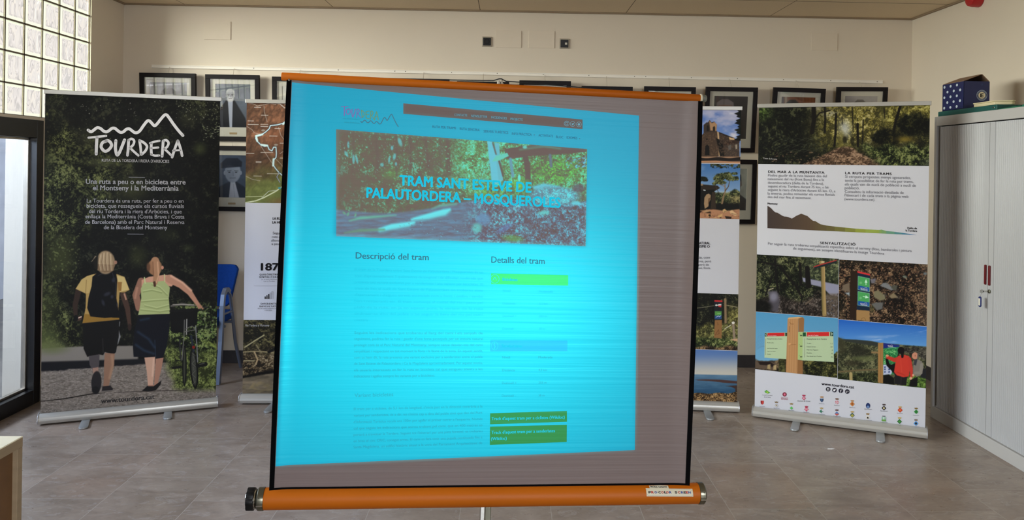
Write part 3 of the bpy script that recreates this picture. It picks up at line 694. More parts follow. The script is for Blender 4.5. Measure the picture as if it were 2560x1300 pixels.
    c.line([(432, 920), (452, 917)], 6, (18, 17, 18)); c.line([(494, 914), (514, 910)], 10, (16, 16, 17)); c.line([(499, 911), (511, 908)], 2, (70, 70, 66)); c.line([(438, 896), (440, 902), (452, 902)], 2.4, (14, 14, 14)); c.line([(449, 850), (452, 900)], 3, (40, 40, 42))

def g_walk(t, sf, h, top):
    sh = sheet(t, h, top, m_slot)
    grid_mesh('printed_photo', sf, -h, h, .051, top, paint_walk, m_print, sh, .0002, .0026, PG)
    fl = Flat(sf, .0010); fn = lambda x, y: (200+x/8.127, 260+y/8.127)
    logo(fl, fn, 1/8.127, m_white, m_white, m_white)
    fl.text("RUTA DE LA TORDERA I RIERA D'ARB\u00daCIES", (254.5, 404), (423, 407), m_white, 7.6, .012)
    fl.build('printed_logo', sh)
    fl = Flat(sf, .0010)
    for p in (((322, 443), (362, 443.6)), ((319, 585), (359, 585.4))): fl.stroke(p, 1.0, m_rule).flush('printed_rule', sh)
    fl.text('Una ruta a peu o en bicicleta entre', (214.8, 459.5), (463.6, 461), m_white, None, .022)
    fl.text('el Montseny i la Mediterr\u00e0nia', (232.6, 475.3), (446, 476.6), m_white, None, .022)
    fl.build('printed_heading', sh)
    fl = Flat(sf, .0010)
    for s_, x0, x1, y0, y1 in (("La Tourdera \u00e9s una ruta, per fer a peu o en", 217, 458.8, 506.3, 506.8), ("bicicleta, que ressegueix els cursos fluvials", 216.5, 459.5, 519.2, 520), ("del riu Tordera i la riera d'Arb\u00facies, i que", 222.3, 454, 532.6, 533.5),
        ("enlla\u00e7a la Mediterr\u00e0nia (Costa Brava i Costa", 213.9, 461, 545.5, 546.5), ("de Barcelona) amb el Parc Natural i Reserva", 212.6, 461, 559.5, 560), ("de la Biosfera del Montseny", 259.5, 418.4, 573, 573.2)):
        fl.text(s_, (x0, y0), (x1, y1), m_white, None, .004)
    fl.build('printed_paragraph', sh)
    fl = Flat(sf, .0010); fl.text('www.tourdera.cat', (253, 1008.5), (386, 997), m_ink, 12.5, .02); fl.build('printed_web_address', sh)
banner('black roll-up banner with two walkers and a white route logo, beside the glazed door', (-2.878, 4.973, 0), (-1.920, 5.361, 0), 2.068, [(-.253, .215), (.215, .195)], g_walk)

# ---- banner with the route map
def paint_map(c):
    X, Y = c.X, c.Y
    n = fbm(X/26, Y/26, 5, 70); rid = np.abs(fbm(X/13+Y/40, Y/17, 4, 77)-.5)*2; t = sst(395, 470, Y + 30*(n-.5)*2 + (X-640)*.15)
    hill = np.stack([80+70*n, 58+42*n, 44+30*n], -1); hill *= (.72+.75*rid)[..., None]
    gr = np.stack([98+30*n, 104+34*n, 56+22*n], -1)*(.85+.3*rid)[..., None]
    c.c[:] = hill*(1-t[..., None]) + gr*t[..., None]
    c.mix(.55*np.exp(-((X-650)/40)**2-((Y-400)/46)**2), (58, 46, 38)); c.mix(.4*np.exp(-((X-690)/30)**2-((Y-340)/30)**2), (134, 84, 60)); c.mix(sst(488, 503, Y-(X-650)*.02)*sst(650, 720, X), (120, 92, 60))
    wht = (206, 208, 214); lbl = (196, 190, 186)
    for p, w_ in (([(617, 257), (634, 260), (643, 265), (660, 262), (676, 258), (690, 262)], 1.2), ([(660, 264), (661, 280), (664, 290), (668, 305)], 1), ([(680, 256), (700, 260), (712, 270), (719, 268)], 2.2), ([(617, 316), (630, 324), (636, 332), (652, 336)], 1), ([(696, 318), (702, 338), (712, 352), (718, 366)], 1), ([(652, 365), (662, 380), (675, 400), (692, 425)], 1), ([(614, 440), (630, 448), (650, 452)], 1), ([(700, 384), (712, 376), (719, 374)], 1), ([(690, 398), (702, 410), (718, 430)], .9)): c.line(p, w_, lbl, .6, .75)
    riv = [(719, 300), (708, 308), (694, 312), (676, 314), (673, 322), (664, 330), (652, 338), (641, 341), (639, 346), (644, 354), (652, 362), (662, 366), (669, 364), (673, 374), (680, 377), (684, 368), (690, 368), (691, 384), (690, 394), (684, 400), (683, 412), (688, 420), (698, 432), (708, 440), (719, 445)]
    c.line(riv, 4.6, (34, 38, 54), .7); c.line(riv, 2.6, (190, 214, 222), .6)
    for p in ([(719, 300), (708, 310)], [(656, 336), (640, 340), (643, 352)], [(654, 362), (668, 364)], [(684, 398), (683, 414)]): c.line(p, 5, (196, 222, 226), 1)
    c.line([(698, 432), (692, 442), (700, 456)], 2.6, (52, 56, 74)); c.line([(698, 432), (692, 442), (700, 456)], 1.2, (190, 196, 210))
    c.line([(612, 507), (640, 502), (660, 494), (690, 478), (719, 456)], 2.8, (206, 210, 180), .8); c.line([(612, 492), (655, 491)], 1.6, (186, 190, 150)); c.line([(655, 494), (672, 478), (690, 476)], 1.6, (180, 186, 170)); c.ell(699, 470, 4, 3, (70, 140, 150))
    for x, y, w_ in ((653, 288, 17), (620, 302, 14), (620, 311, 26), (652, 311, 18), (652, 316, 18), (687, 321, 14), (674, 340, 19), (616, 383, 19), (640, 404, 13), (640, 406, 13), (636, 268, 16), (700, 358, 18), (652, 381, 30), (700, 395, 18), (634, 440, 20), (668, 434, 28), (712, 262, 7), (705, 501, 13)): c.line([(x, y), (x+w_, y+.4)], 1.3, (214, 210, 208), .5, .8)
    for x, y in ((658, 326), (690, 362)): c.ell(x, y, 5, 2.6, (150, 146, 140), .3, .8)
def paint_river(c):
    X, Y = c.X, c.Y
    c.leaves(np.ones_like(X), (24, 22, 16), (62, 56, 36), (108, 100, 64), 7, 81, 1.0, -.02, .8)
    c.leaves(sst(855, 900, Y), (30, 24, 18), (80, 66, 46), (138, 122, 96), 5, 85, 1.05, 0, .7)
    for p, w_, col in (([(612, 868), (640, 850), (660, 838)], 3, (150, 140, 104)), ([(606, 880), (650, 878), (700, 884)], 2.4, (140, 126, 92)), ([(636, 880), (644, 898), (640, 910)], 4, (150, 128, 94)), ([(720, 836), (700, 852), (690, 870), (672, 880)], 7, (20, 18, 16)), ([(610, 902), (636, 902)], 2.5, (160, 146, 110)), ([(640, 862), (652, 880)], 2, (120, 108, 80))): c.line(p, w_, col, 1)
    water = sst(-4, 4, Y-(945-(X-600)*.16)); w_ = fbm(X/30, Y/7, 4, 90)
    c.c += (np.stack([58+76*w_, 52+66*w_, 42+54*w_], -1)-c.c)*water[..., None]; c.line([(600, 944), (650, 934), (720, 924)], [5, 8, 4], (14, 12, 10), 2); c.dabs(14, (605, 700, 955, 985), [(128, 112, 76)], (6, 13), 3, ang=-.2, asp=.4, al=.35)
def g_map(t, sf, h, top):
    sh = sheet(t, h, top)
    _, _, b0, _ = rect_of(sf, (617, 253), (719, 253), (719, 508), (612.5, 507))
    grid_mesh('printed_map', sf, -h, h, b0, top, paint_map, m_print, sh, .0006, .003, PG*.8)
    _, _, _, b1 = rect_of(sf, (603, 800), (712, 800), (708, 988), (598, 988))
    grid_mesh('printed_photo', sf, -h, h, .051, b1, paint_river, m_print, sh, .0006, .003, PG)
    fl = Flat(sf, .0012)
    fl.text('LA RUTA TOURDERA', (681.8, 549.3), (752, 549.6), m_ink, 6.6, .025); fl.text('LA HIST\u00d2RIA', (680.8, 558.8), (729, 559), m_ink, 6.6, .025); fl.build('printed_heading', sh)
    fl = Flat(sf, .0012)
    for s_, x0, x1, y in (('Seguint el', 682, 716.5, 585.5), ('ruta amb p', 680, 718.5, 594.5), ('alhora un c', 677.7, 716, 603.6), ('a peu o en', 679, 716, 612.2)): fl.text(s_, (x0, y), (x1, y+.2), m_grey, None, .002)
    fl.build('printed_paragraph', sh)
    fl = Flat(sf, .0012); fl.text('187', (653, 675.8), (696, 675.6), m_ink, 18.5, .035).flush('printed_number', sh)
    fl.text('QUIL\u00d2METRES', (649, 688.3), (698.3, 688.2), m_navyink, 4.6, .02, 1.25); fl.text('SENYALITZATS', (648, 694.6), (698.9, 694.5), m_navyink, 4.6, .02, 1.25)
    fl.text("per la riera d'Arb\u00facies", (653, 699.6), (692.3, 699.5), m_grey); fl.text('i pel riu Tordera', (658.5, 704.4), (686.8, 704.3), m_grey)
    fl.flush('printed_distance', sh).stroke([(635, 714.5), (709, 714.6)], .7, m_rule).flush('printed_rule', sh)
    fl = Flat(sf, .0012)
    z = lambda x, y: (600+x/8.123, 640+y/8.123)
    for x0, x1, y0 in ((500, 523, 820), (537, 558, 797), (573, 595, 770)): fl.poly([z(x0, y0), z(x1, y0), z(x1, 873), z(x0, 873)], m_ink)
    for x0, x1, y0 in ((608, 632, 742), (645, 673, 716)): fl.stroke([z(x0, y0+4), z(x0, 872), z(x1, 872), z(x1, y0+4), z(x0, y0+4)], .6, m_grey, 0, False)
    fl.flush('printed_difficulty_chart', sh)
    fl.text('DIFERENTS', (652, 761.4), (690.5, 761.3), m_navyink, 4.4, .02, 1.25); fl.text('DIFICULTATS', (649, 767.8), (693, 767.7), m_navyink, 4.4, .02, 1.25)
    fl.text('des de trams exigents a trams', (644, 772.3), (698, 772.2), m_grey); fl.text('molt f\u00e0cils', (661.5, 777), (680, 777), m_grey); fl.build('printed_difficulty_caption', sh)
    fl = Flat(sf, .0012); fl.text('Riu Tordera al Montseny', (614, 816), (673.5, 815.6), m_white, 5.5, .004); fl.build('printed_caption', sh)
banner('white roll-up banner with a route map, half hidden behind the projection screen', (-1.813, 5.441, 0), (-.783, 5.470, 0), 2.066, [(-.277, .235), (.277, .235)], g_map)

# ---- banner with the church and the dolmen
def paint_church(c):
    X, Y = c.X, c.Y
    n = fbm(X/40, Y/26, 4, 101); g = (Y-272)/130
    c.c[:] = np.stack([78+30*g, 104+34*g, 168+16*g], -1); c.mix(sst(.42, .72, n+.12*np.exp(-((Y-290)/26)**2)), (150, 154, 184)); c.mix(sst(.6, .95, n+.25*np.exp(-((X-1845)/20)**2-((Y-345)/16)**2)), (198, 196, 204))
    st = lambda m, a, b, s_: c.leaves(m, a, b, tuple(1.35*q for q in b), 3.2, s_)
    P = lambda p, col: c.poly(p, col)
    P([(1759, 312), (1762, 310), (1766, 306), (1770, 306), (1774, 300), (1779, 306), (1786, 304), (1792, 312), (1791, 326), (1794, 332), (1794, 394), (1740, 394), (1751, 342), (1759, 334)], (52, 42, 36))
    P([(1773, 302), (1780, 308), (1786, 305), (1792, 311), (1791, 328), (1776, 326)], (150, 116, 86)); P([(1767, 316), (1770, 312), (1772, 316), (1772, 328), (1767, 328)], (22, 18, 16)); P([(1782, 318), (1786, 315), (1788, 319), (1788, 328), (1782, 328)], (36, 28, 22))
    P([(1749, 344), (1760, 332), (1793, 328), (1801, 391), (1747, 392), (1740, 360)], (62, 48, 38)); P([(1793, 329), (1797, 331), (1802, 390), (1797, 391)], (176, 144, 106))
    P([(1797, 330), (1840, 348), (1840, 392), (1802, 392)], (54, 42, 34)); P([(1797, 330), (1836, 345), (1836, 348), (1798, 334)], (30, 22, 18)); P([(1822, 343), (1836, 346), (1836, 350), (1824, 349)], (186, 156, 116))
    P([(1810, 358), (1848, 350), (1849, 400), (1816, 400)], (58, 48, 42)); P([(1808, 360), (1832, 350), (1849, 349), (1849, 356), (1812, 363)], (46, 32, 26)); P([(1820, 364), (1828, 362), (1828, 374), (1821, 375)], (84, 78, 74)); P([(1838, 362), (1843, 361), (1843, 372), (1839, 373)], (140, 130, 116)); P([(1790, 345), (1806, 352), (1812, 400), (1800, 392)], (18, 15, 13))
    m = sst(60, 40, c.c.sum(-1)/3)*(Y > 330)*(X > 1738); c.mix(.5*sst(.5, .8, vnoise(X/2.2, Y/2.2, 108))*(Y > 332)*(c.c[..., 2] < 70), (96, 74, 58))
    P([(1763, 366), (1768, 361), (1773, 366), (1774, 388), (1762, 388)], (16, 13, 12)); c.ell(1767, 348, 2, 2.4, (20, 16, 14))
    c.leaves(sst(-2, 2, X-(1843+4*np.sin(Y/3.3)+3*np.sin(Y/1.3)))*(Y > 274)*(Y < 352), (6, 8, 6), (12, 16, 10), (22, 30, 18), 4, 3)
    c.mix(sst(-1, 1, Y-391.5), (150, 116, 92)); c.mix(sst(-1.4, 1.4, Y-(394+1.4*np.sin(X/9)))*sst(406, 402, Y+X*.02-36), (24, 18, 16)); c.line([(1738, 404), (1790, 403), (1849, 407)], 3, (176, 128, 96), 1)
def paint_dolmen(c):
    X, Y = c.X, c.Y
    n = fbm(X/36, Y/14, 4, 121); g = (Y-409)/90
    c.c[:] = np.stack([52+74*g, 92+58*g, 146+34*g], -1); c.mix(.5*sst(.45, .75, n), (112, 138, 176)); c.mix(sst(474, 486, Y)*(Y < 500), (170, 184, 196))
    c.leaves(sst(-3, 3, Y-(481-8*np.exp(-((X-1838)/10)**2)+3*(fbm(X/7, Y/7, 2, 5)-.5))), (20, 24, 14), (56, 62, 38), (112, 112, 70), 5, 124)
    c.leaves(sst(1815, 1835, X)*sst(484, 495, Y)*sst(520, 510, Y), (40, 40, 26), (96, 90, 58), (140, 130, 90), 4, 126)
    c.mix(sst(505, 512, Y)*sst(530, 522, Y), (12, 11, 9)); c.mix(sst(-2, 2, Y-(525+2*np.sin(X/11))), (156, 112, 84))
    c.mix(.6*sst(.52, .75, fbm(X/5, Y/3, 3, 128))*(Y > 527), (112, 74, 54))
    c.poly([(1738, 459), (1758, 461), (1794, 464), (1800, 470), (1786, 478), (1740, 477)], (36, 28, 22)); c.poly([(1740, 458), (1758, 460), (1757, 464), (1740, 464)], (130, 110, 88)); c.poly([(1741, 476), (1786, 474), (1786, 520), (1741, 521)], (12, 11, 9))
    c.poly([(1766, 486), (1772, 484), (1777, 488), (1776, 500), (1772, 505), (1771, 516), (1762, 522), (1760, 510), (1761, 494)], (140, 114, 86)); c.poly([(1771, 496), (1776, 494), (1774, 504), (1770, 510)], (90, 66, 46)); c.poly([(1780, 480), (1788, 480), (1790, 522), (1776, 524)], (44, 34, 26)); c.line([(1742, 478), (1750, 479)], 1.6, (180, 190, 196)); c.line([(1759, 475), (1763, 476)], 1.8, (190, 196, 200)); c.poly([(1740, 500), (1748, 506), (1746, 516), (1739, 518)], (110, 76, 54))
    tr = (120, 96, 72); c.line([(1805, 508), (1809, 490), (1813, 478), (1812, 455)], [4.5, 3.6, 3, 2], tr, .8); c.line([(1813, 477), (1821, 466), (1824, 452)], [2.6, 2, 1.4], (74, 60, 48), .7); c.line([(1811, 466), (1802, 462), (1794, 458)], 1.4, tr, .6); c.line([(1798, 484), (1792, 472), (1788, 462)], 1.2, (60, 50, 40), .6)
    for x, y, rx, ry in ((1809, 440, 24, 9), (1797, 446, 14, 8), (1828, 446, 16, 7), (1836, 434, 9, 4), (1800, 456, 16, 6), (1820, 436, 10, 6), (1840, 446, 8, 6), (1786, 459, 7, 4)): c.leaves(1-sst(.75, 1.15, np.hypot((X-x)/rx, (Y-y)/ry)+.5*(fbm(X/4, Y/4, 2, 9)-.5)), (24, 28, 16), (74, 80, 46), (120, 122, 78), 3, 131)
    for x, y, rx, ry in ((1756, 446, 13, 5), (1762, 450, 9, 4), (1748, 450, 8, 5), (1767, 451, 3, 3)): c.leaves(1-sst(.8, 1.1, np.hypot((X-x)/rx, (Y-y)/ry)), (10, 12, 8), (22, 26, 15), (40, 44, 26), 3, 133)
    c.leaves(sst(.5, .65, fbm(X/6, Y/3, 3, 135)+.25*(1-(Y-409)/11))*(Y < 421)*(X > 1776), (14, 16, 10), (40, 46, 28), (70, 76, 46), 3, 136)
    for p, col in (([(1807, 524), (1812, 522), (1819, 529), (1812, 533), (1806, 530)], (176, 140, 98)), ([(1824, 528), (1830, 525), (1844, 537), (1838, 540), (1826, 534)], (190, 156, 118)), ([(1793, 540), (1806, 534), (1806, 542), (1798, 545)], (182, 144, 98)), ([(1767, 536), (1772, 533), (1780, 540), (1770, 543)], (168, 126, 88)), ([(1758, 530), (1766, 524), (1778, 528), (1774, 533)], (160, 126, 92)), ([(1780, 545), (1790, 542), (1794, 547)], (176, 136, 96))): c.poly(p, col); c.poly([(p[0][0]+4, p[-1][1]-1), (p[2][0]-2, p[2][1]), (p[-1][0]+4, p[-1][1]+1)], (52, 34, 24))
    c.poly([(1741, 524), (1756, 529), (1750, 532), (1743, 531)], (18, 14, 12)); c.ell(1774, 538, 3.4, 2.4, (28, 18, 14)); c.poly([(1812, 540), (1829, 542), (1828, 547), (1815, 547)], (40, 26, 18))
def paint_post(c):
    X, Y = c.X, c.Y
    c.leaves(np.ones_like(X), (10, 10, 7), (20, 22, 14), (66, 66, 46), 5, 141, 1.0, -.1)
    c.leaves(sst(1800, 1826, X)*sst(748, 790, Y), (52, 48, 26), (98, 94, 50), (146, 140, 84), 5, 143); c.leaves(sst(806, 818, Y+6*np.sin(X/7)), (40, 40, 22), (86, 84, 46), (136, 132, 82), 5, 145); c.leaves(sst(838, 850, Y), (20, 26, 12), (62, 72, 36), (128, 132, 84), 3.6, 147, 1.1); c.leaves(sst(862, 870, Y+3*np.sin(X/9)), (24, 18, 14), (74, 56, 40), (134, 108, 78), 4, 149)
    c.line([(1728, 772), (1760, 768), (1786, 764)], 1.4, (110, 106, 88), .7); c.line([(1816, 763), (1843, 768)], 1.4, (150, 140, 110), .7)
    c.line([(1813, 748), (1814, 806)], 5.6, (120, 100, 76), .8); c.line([(1833, 808), (1836, 848)], 6, (128, 112, 96), .8); c.ell(1833, 807, 4, 3.4, (196, 190, 182)); c.line([(1828, 812), (1812, 822)], 1.6, (190, 184, 170), .7); c.poly([(1824, 849), (1844, 846), (1844, 854)], (176, 142, 110))
    c.poly([(1787, 800), (1805, 800), (1804, 846), (1785, 844)], (124, 88, 54)); c.line([(1793, 806), (1796, 812), (1793, 812)], .8, (80, 52, 30), .5); c.line([(1788, 838), (1796, 824), (1798, 834), (1792, 836)], 1, (84, 54, 30), .6)
    c.poly([(1786, 751), (1806, 751), (1805, 800), (1786, 800)], (22, 30, 40)); c.poly([(1786, 750), (1806, 751), (1806, 755), (1786, 754)], (172, 40, 40)); c.poly([(1788, 758), (1804, 758), (1804, 776), (1787, 775.5)], (24, 24, 26)); c.line([(1789, 763), (1796, 763)], 2, (214, 210, 206), .5); c.poly([(1788, 763), (1791.5, 759.8), (1791.5, 766.2)], (214, 210, 206), .5); c.poly([(1796, 760), (1803, 760), (1803, 763.5), (1796, 763.5)], (206, 200, 198), .4); c.poly([(1796, 763.5), (1803, 763.5), (1803, 768), (1796, 767)], (180, 44, 44), .4)
    c.poly([(1787, 778), (1804, 778), (1803.6, 797), (1787, 797)], (76, 128, 62)); c.poly([(1787, 789), (1803.6, 788), (1803.6, 797), (1787, 797)], (34, 62, 116)); c.line([(1790, 793), (1796, 790), (1799, 792), (1802, 789)], 1, (190, 200, 220), .4); c.line([(1794, 784), (1801, 784)], 1.6, (128, 176, 110), .5)
def paint_sea(c):
    X, Y = c.X, c.Y
    t = sst(875, 936, Y)[..., None]; c.c[:] = np.array((74, 104, 156))*(1-t) + np.array((172, 168, 160))*t
    w_ = fbm(X/30, Y/4, 4, 151); sea = sst(-.8, .8, Y-(935.5+(X-1722)*.02)); q = np.clip((Y-936)/46, 0, 1)
    c.c += (np.stack([82-46*q+30*(w_-.5), 112-44*q+30*(w_-.5), 138-42*q+28*(w_-.5)], -1)-c.c)*sea[..., None]
    c.line([(1722, 944), (1760, 946), (1790, 945)], 1, (60, 80, 100), 1, .6); c.poly([(1738, 949), (1764, 948), (1800, 949), (1845, 953), (1845, 959), (1810, 957), (1780, 953), (1745, 951)], (66, 46, 44)); c.poly([(1814, 965), (1845, 963), (1845, 980), (1838, 978), (1838, 972), (1828, 967)], (54, 40, 38))
    k = sst(-1, 1, Y-(983-4*np.exp(-((X-1845)/16)**2)+1.2*np.sin(X/8))); c.leaves(k, (46, 32, 20), (110, 84, 54), (170, 136, 92), 2.6, 155, 1.15, .02); c.mix(sst(1004, 1007, Y), (24, 16, 12))
def g_church(t, sf, h, top):
    sh = sheet(t, h, top)
    yb = lambda y, x=1790: float(sf.loc(np.array([float(x)]), np.array([float(y)]))[1][0])
    grid_mesh('printed_photo', sf, -h, h, yb(408), top, paint_church, m_print, sh, .0006, .0029, PG)
    grid_mesh('printed_photo', sf, -h, h, yb(546.5), yb(409.6), paint_dolmen, m_print, sh, .0006, .0029, PG)
    grid_mesh('printed_photo', sf, -h, h, yb(874.5), yb(734), paint_post, m_print, sh, .0006, .0029, PG)
    grid_mesh('printed_photo', sf, -h, h, .051, yb(875.6), paint_sea, m_print, sh, .0006, .0029, PG)
    fl = Flat(sf, .0012); fl.text('PATRIMONI NATURAL', (1703, 610.2), (1774.8, 610.9), m_ink, 6.6, .025); fl.text('SENDERISME O', (1719, 618.3), (1774, 619), m_ink, 6.6, .025); fl.build('printed_heading', sh)
    fl = Flat(sf, .0012)
    for s_, x0, x1, y in (('rellev\u00e0ncia, com', 1716, 1774.5, 646.5), ("d'altres, per\u00f2", 1733.5, 1777.6, 655.8), ('per\u00f2 de', 1746, 1772, 664.4), ('museus, fonts,', 1731, 1776.6, 672.6)): fl.text(s_, (x0, y-.4), (x1, y), m_grey, None, .002)
    fl.build('printed_paragraph', sh)
banner('white roll-up banner with a stone church photo on top, right of the projection screen', (.536, 5.449, 0), (1.558, 5.327, 0), 2.064, [(-.30, .23), (.301, .23)], g_church)
# ---- white banner with the woodland path and the signpost photographs
def paint_wood(c):
    X, Y = c.X, c.Y
    c.leaves(np.ones_like(X), (14, 15, 10), (42, 44, 24), (98, 92, 46), 8, 161)
    c.leaves(np.exp(-((X-2120)/150)**2)*sst(395, 330, Y), (58, 54, 26), (122, 112, 52), (182, 170, 116), 7, 165, 1.0, .04)
    c.leaves(sst(2190, 2230, X)*sst(330, 300, Y), (64, 60, 26), (124, 116, 54), (172, 164, 98), 7, 167)
    c.leaves(sst(2090, 1990, X), (8, 9, 7), (22, 24, 16), (58, 60, 40), 8, 168, 1.0, -.06)
    c.leaves(np.exp(-((X-1905)/22)**2-((Y-280)/20)**2), (26, 36, 14), (74, 92, 42), (128, 150, 84), 5, 170)
    c.mix(.85*np.exp(-((X-2112)/15)**2-((Y-322)/22)**2), (176, 178, 178)); c.mix(.6*np.exp(-((X-2075)/22)**2-((Y-285)/10)**2)*sst(.45, .6, vnoise(X/4, Y/4, 4)), (196, 190, 170)); c.mix(.5*np.exp(-((X-2040)/16)**2-((Y-270)/6)**2), (190, 182, 160))
    for p, w_ in (([(2034, 262), (2035, 300), (2030, 330)], 11), ([(2062, 265), (2063, 300), (2062, 330)], 5), ([(2090, 285), (2089, 330), (2086, 365)], 5.5), ([(2035, 300), (2050, 282), (2075, 276)], 3.4), ([(2144, 310), (2145, 365)], 6), ([(2158, 300), (2156, 370)], 3), ([(2252, 262), (2240, 300), (2232, 340)], 7), ([(2105, 290), (2106, 310)], 2), ([(2210, 270), (2212, 296)], 2.4), ([(2130, 270), (2133, 330)], 2.2)): c.line(p, w_, (18, 15, 11), 1)
    c.leaves(1-sst(.7, 1.15, np.hypot((X-2285)/52, (Y-312)/30)+.5*(fbm(X/9, Y/9, 3, 2)-.5)), (6, 7, 4), (14, 16, 8), (44, 44, 22), 5, 172); c.leaves(1-sst(.7, 1.1, np.hypot((X-2215)/40, (Y-345)/26)+.5*(fbm(X/9, Y/9, 3, 4)-.5)), (6, 7, 4), (16, 17, 9), (50, 46, 22), 5, 173); c.mix(.9*np.exp(-((X-2262)/20)**2-((Y-348)/7)**2), (112, 96, 36))
    c.ell(2104, 350, 9, 26, (96, 88, 40), .6, .6); c.ell(2112, 350, 6, 10, (30, 28, 16), .5, .9); c.ell(2131, 352, 5, 12, (26, 24, 14), .5, .8)
    # leaf-strewn path running to the bright gap
    pth = sst(-6, 6, (Y-366)*1.75 - np.abs(X-(2114-(Y-366)*.35))*(1.0-.14*sst(2114, 2200, X)) + 12 + 10*(fbm(X/12, Y/6, 3, 6)-.5))*sst(362, 372, Y)
    c.leaves(pth, (54, 40, 30), (108, 84, 66), (150, 122, 100), 4.2, 175, 1.1, .02, .6)
    c.leaves(sst(2140, 2175, X-(Y-370)*.9)*sst(356, 372, Y+6*np.sin(X/9)), (12, 16, 8), (54, 62, 32), (116, 122, 74), 6, 177, 1.1); c.leaves(sst(2290, 2325, X)*sst(390, 405, Y), (40, 44, 34), (80, 86, 66), (120, 124, 96), 5, 178); c.dabs(160, (1930, 2200, 380, 416), [(150, 124, 98), (96, 74, 56), (66, 48, 36)], (1, 3.4), 21, ang=0, asp=.45, al=.6)
    for i in range(16): c.line([(1925+i*7, 345+(i*13) % 40), (1945+i*7, 335+(i*13) % 40), (1962+i*7, 340+(i*13) % 40)], 1.2, (74, 78, 62), .8, .5)
def paint_trail(c):
    X, Y = c.X, c.Y
    c.leaves(np.ones_like(X), (10, 12, 8), (36, 40, 26), (96, 98, 66), 5, 181, 1.0, -.02); c.leaves(sst(1990, 2040, X)*sst(725, 690, Y), (34, 40, 30), (70, 76, 54), (118, 124, 90), 5, 183); c.mix(.6*np.exp(-((X-1955)/14)**2-((Y-650)/10)**2)*sst(.4, .6, vnoise(X/3, Y/3, 2)), (150, 150, 104)); c.mix(.5*np.exp(-((X-1918)/14)**2-((Y-675)/10)**2)*sst(.4, .6, vnoise(X/3, Y/3, 5)), (140, 140, 110))
    c.leaves(sst(738, 752, Y+8*np.sin(X/19)), (24, 20, 18), (58, 50, 46), (108, 98, 92), 4, 185)
    c.poly([(2006, 694), (2018, 696), (2052, 703), (2098, 712), (2097, 742), (2076, 738), (2056, 718), (2030, 712), (2008, 704)], (132, 132, 154), 1.5); c.mix(.7*sst(2050, 2070, X)*sst(730, 738, Y), (96, 84, 74))
    c.poly([(1918, 728), (1944, 727), (1950, 752), (1945, 780), (1912, 775), (1926, 745)], (70, 66, 74), 3); c.ell(1934, 742, 11, 13, (124, 122, 138), .7, .8); c.line([(1920, 725), (1933, 721)], 2, (166, 154, 132), 1)
    for p, w_ in (([(1905, 655), (1950, 665), (1968, 690), (1990, 715), (2006, 745)], [4, 5, 6, 6, 5]), ([(1938, 650), (1940, 690), (1946, 730)], 5), ([(1930, 690), (1922, 715), (1914, 738)], 4), ([(2000, 660), (2002, 712)], 7), ([(2018, 670), (2021, 714)], [11, 14]), ([(1990, 720), (2005, 745), (2002, 760)], 3), ([(1952, 690), (1950, 725)], 2)): c.line(p, w_, (16, 14, 13), 1)
    c.leaves(1-sst(.6, 1.1, np.hypot((X-1900)/34, (Y-768)/22)), (6, 6, 5), (12, 12, 10), (24, 24, 18), 4, 187); c.leaves(1-sst(.7, 1.1, np.hypot((X-2048)/16, (Y-736)/12)), (10, 10, 9), (26, 24, 20), (60, 56, 46), 3, 188); c.line([(2014, 760), (2032, 746)], [4, 3], (92, 80, 68), .8); c.dabs(220, (1980, 2095, 735, 795), [(84, 66, 58), (116, 108, 104), (50, 40, 36)], (.8, 2.6), 23, asp=.6, al=.6); c.dabs(60, (2068, 2096, 750, 795), [(120, 118, 126), (40, 38, 42)], (1.5, 4), 24, al=.6)
    c.line([(2051, 656), (2057, 662), (2061, 786)], [8, 9, 10], (140, 118, 76), .7); c.line([(2053, 668), (2056, 780)], 3, (98, 88, 54), 1, .8); c.line([(2061, 668), (2063, 784)], 2.4, (176, 148, 100), 1, .8); c.poly([(2034, 668), (2052, 661), (2092, 650), (2090, 657), (2056, 667), (2035, 672)], (26, 34, 40), .6); c.poly([(2034, 666), (2052, 660), (2092, 649), (2091, 652), (2052, 663), (2034, 669)], (150, 50, 46), .6); c.ell(2057, 655, 5, 2.4, (186, 166, 128))
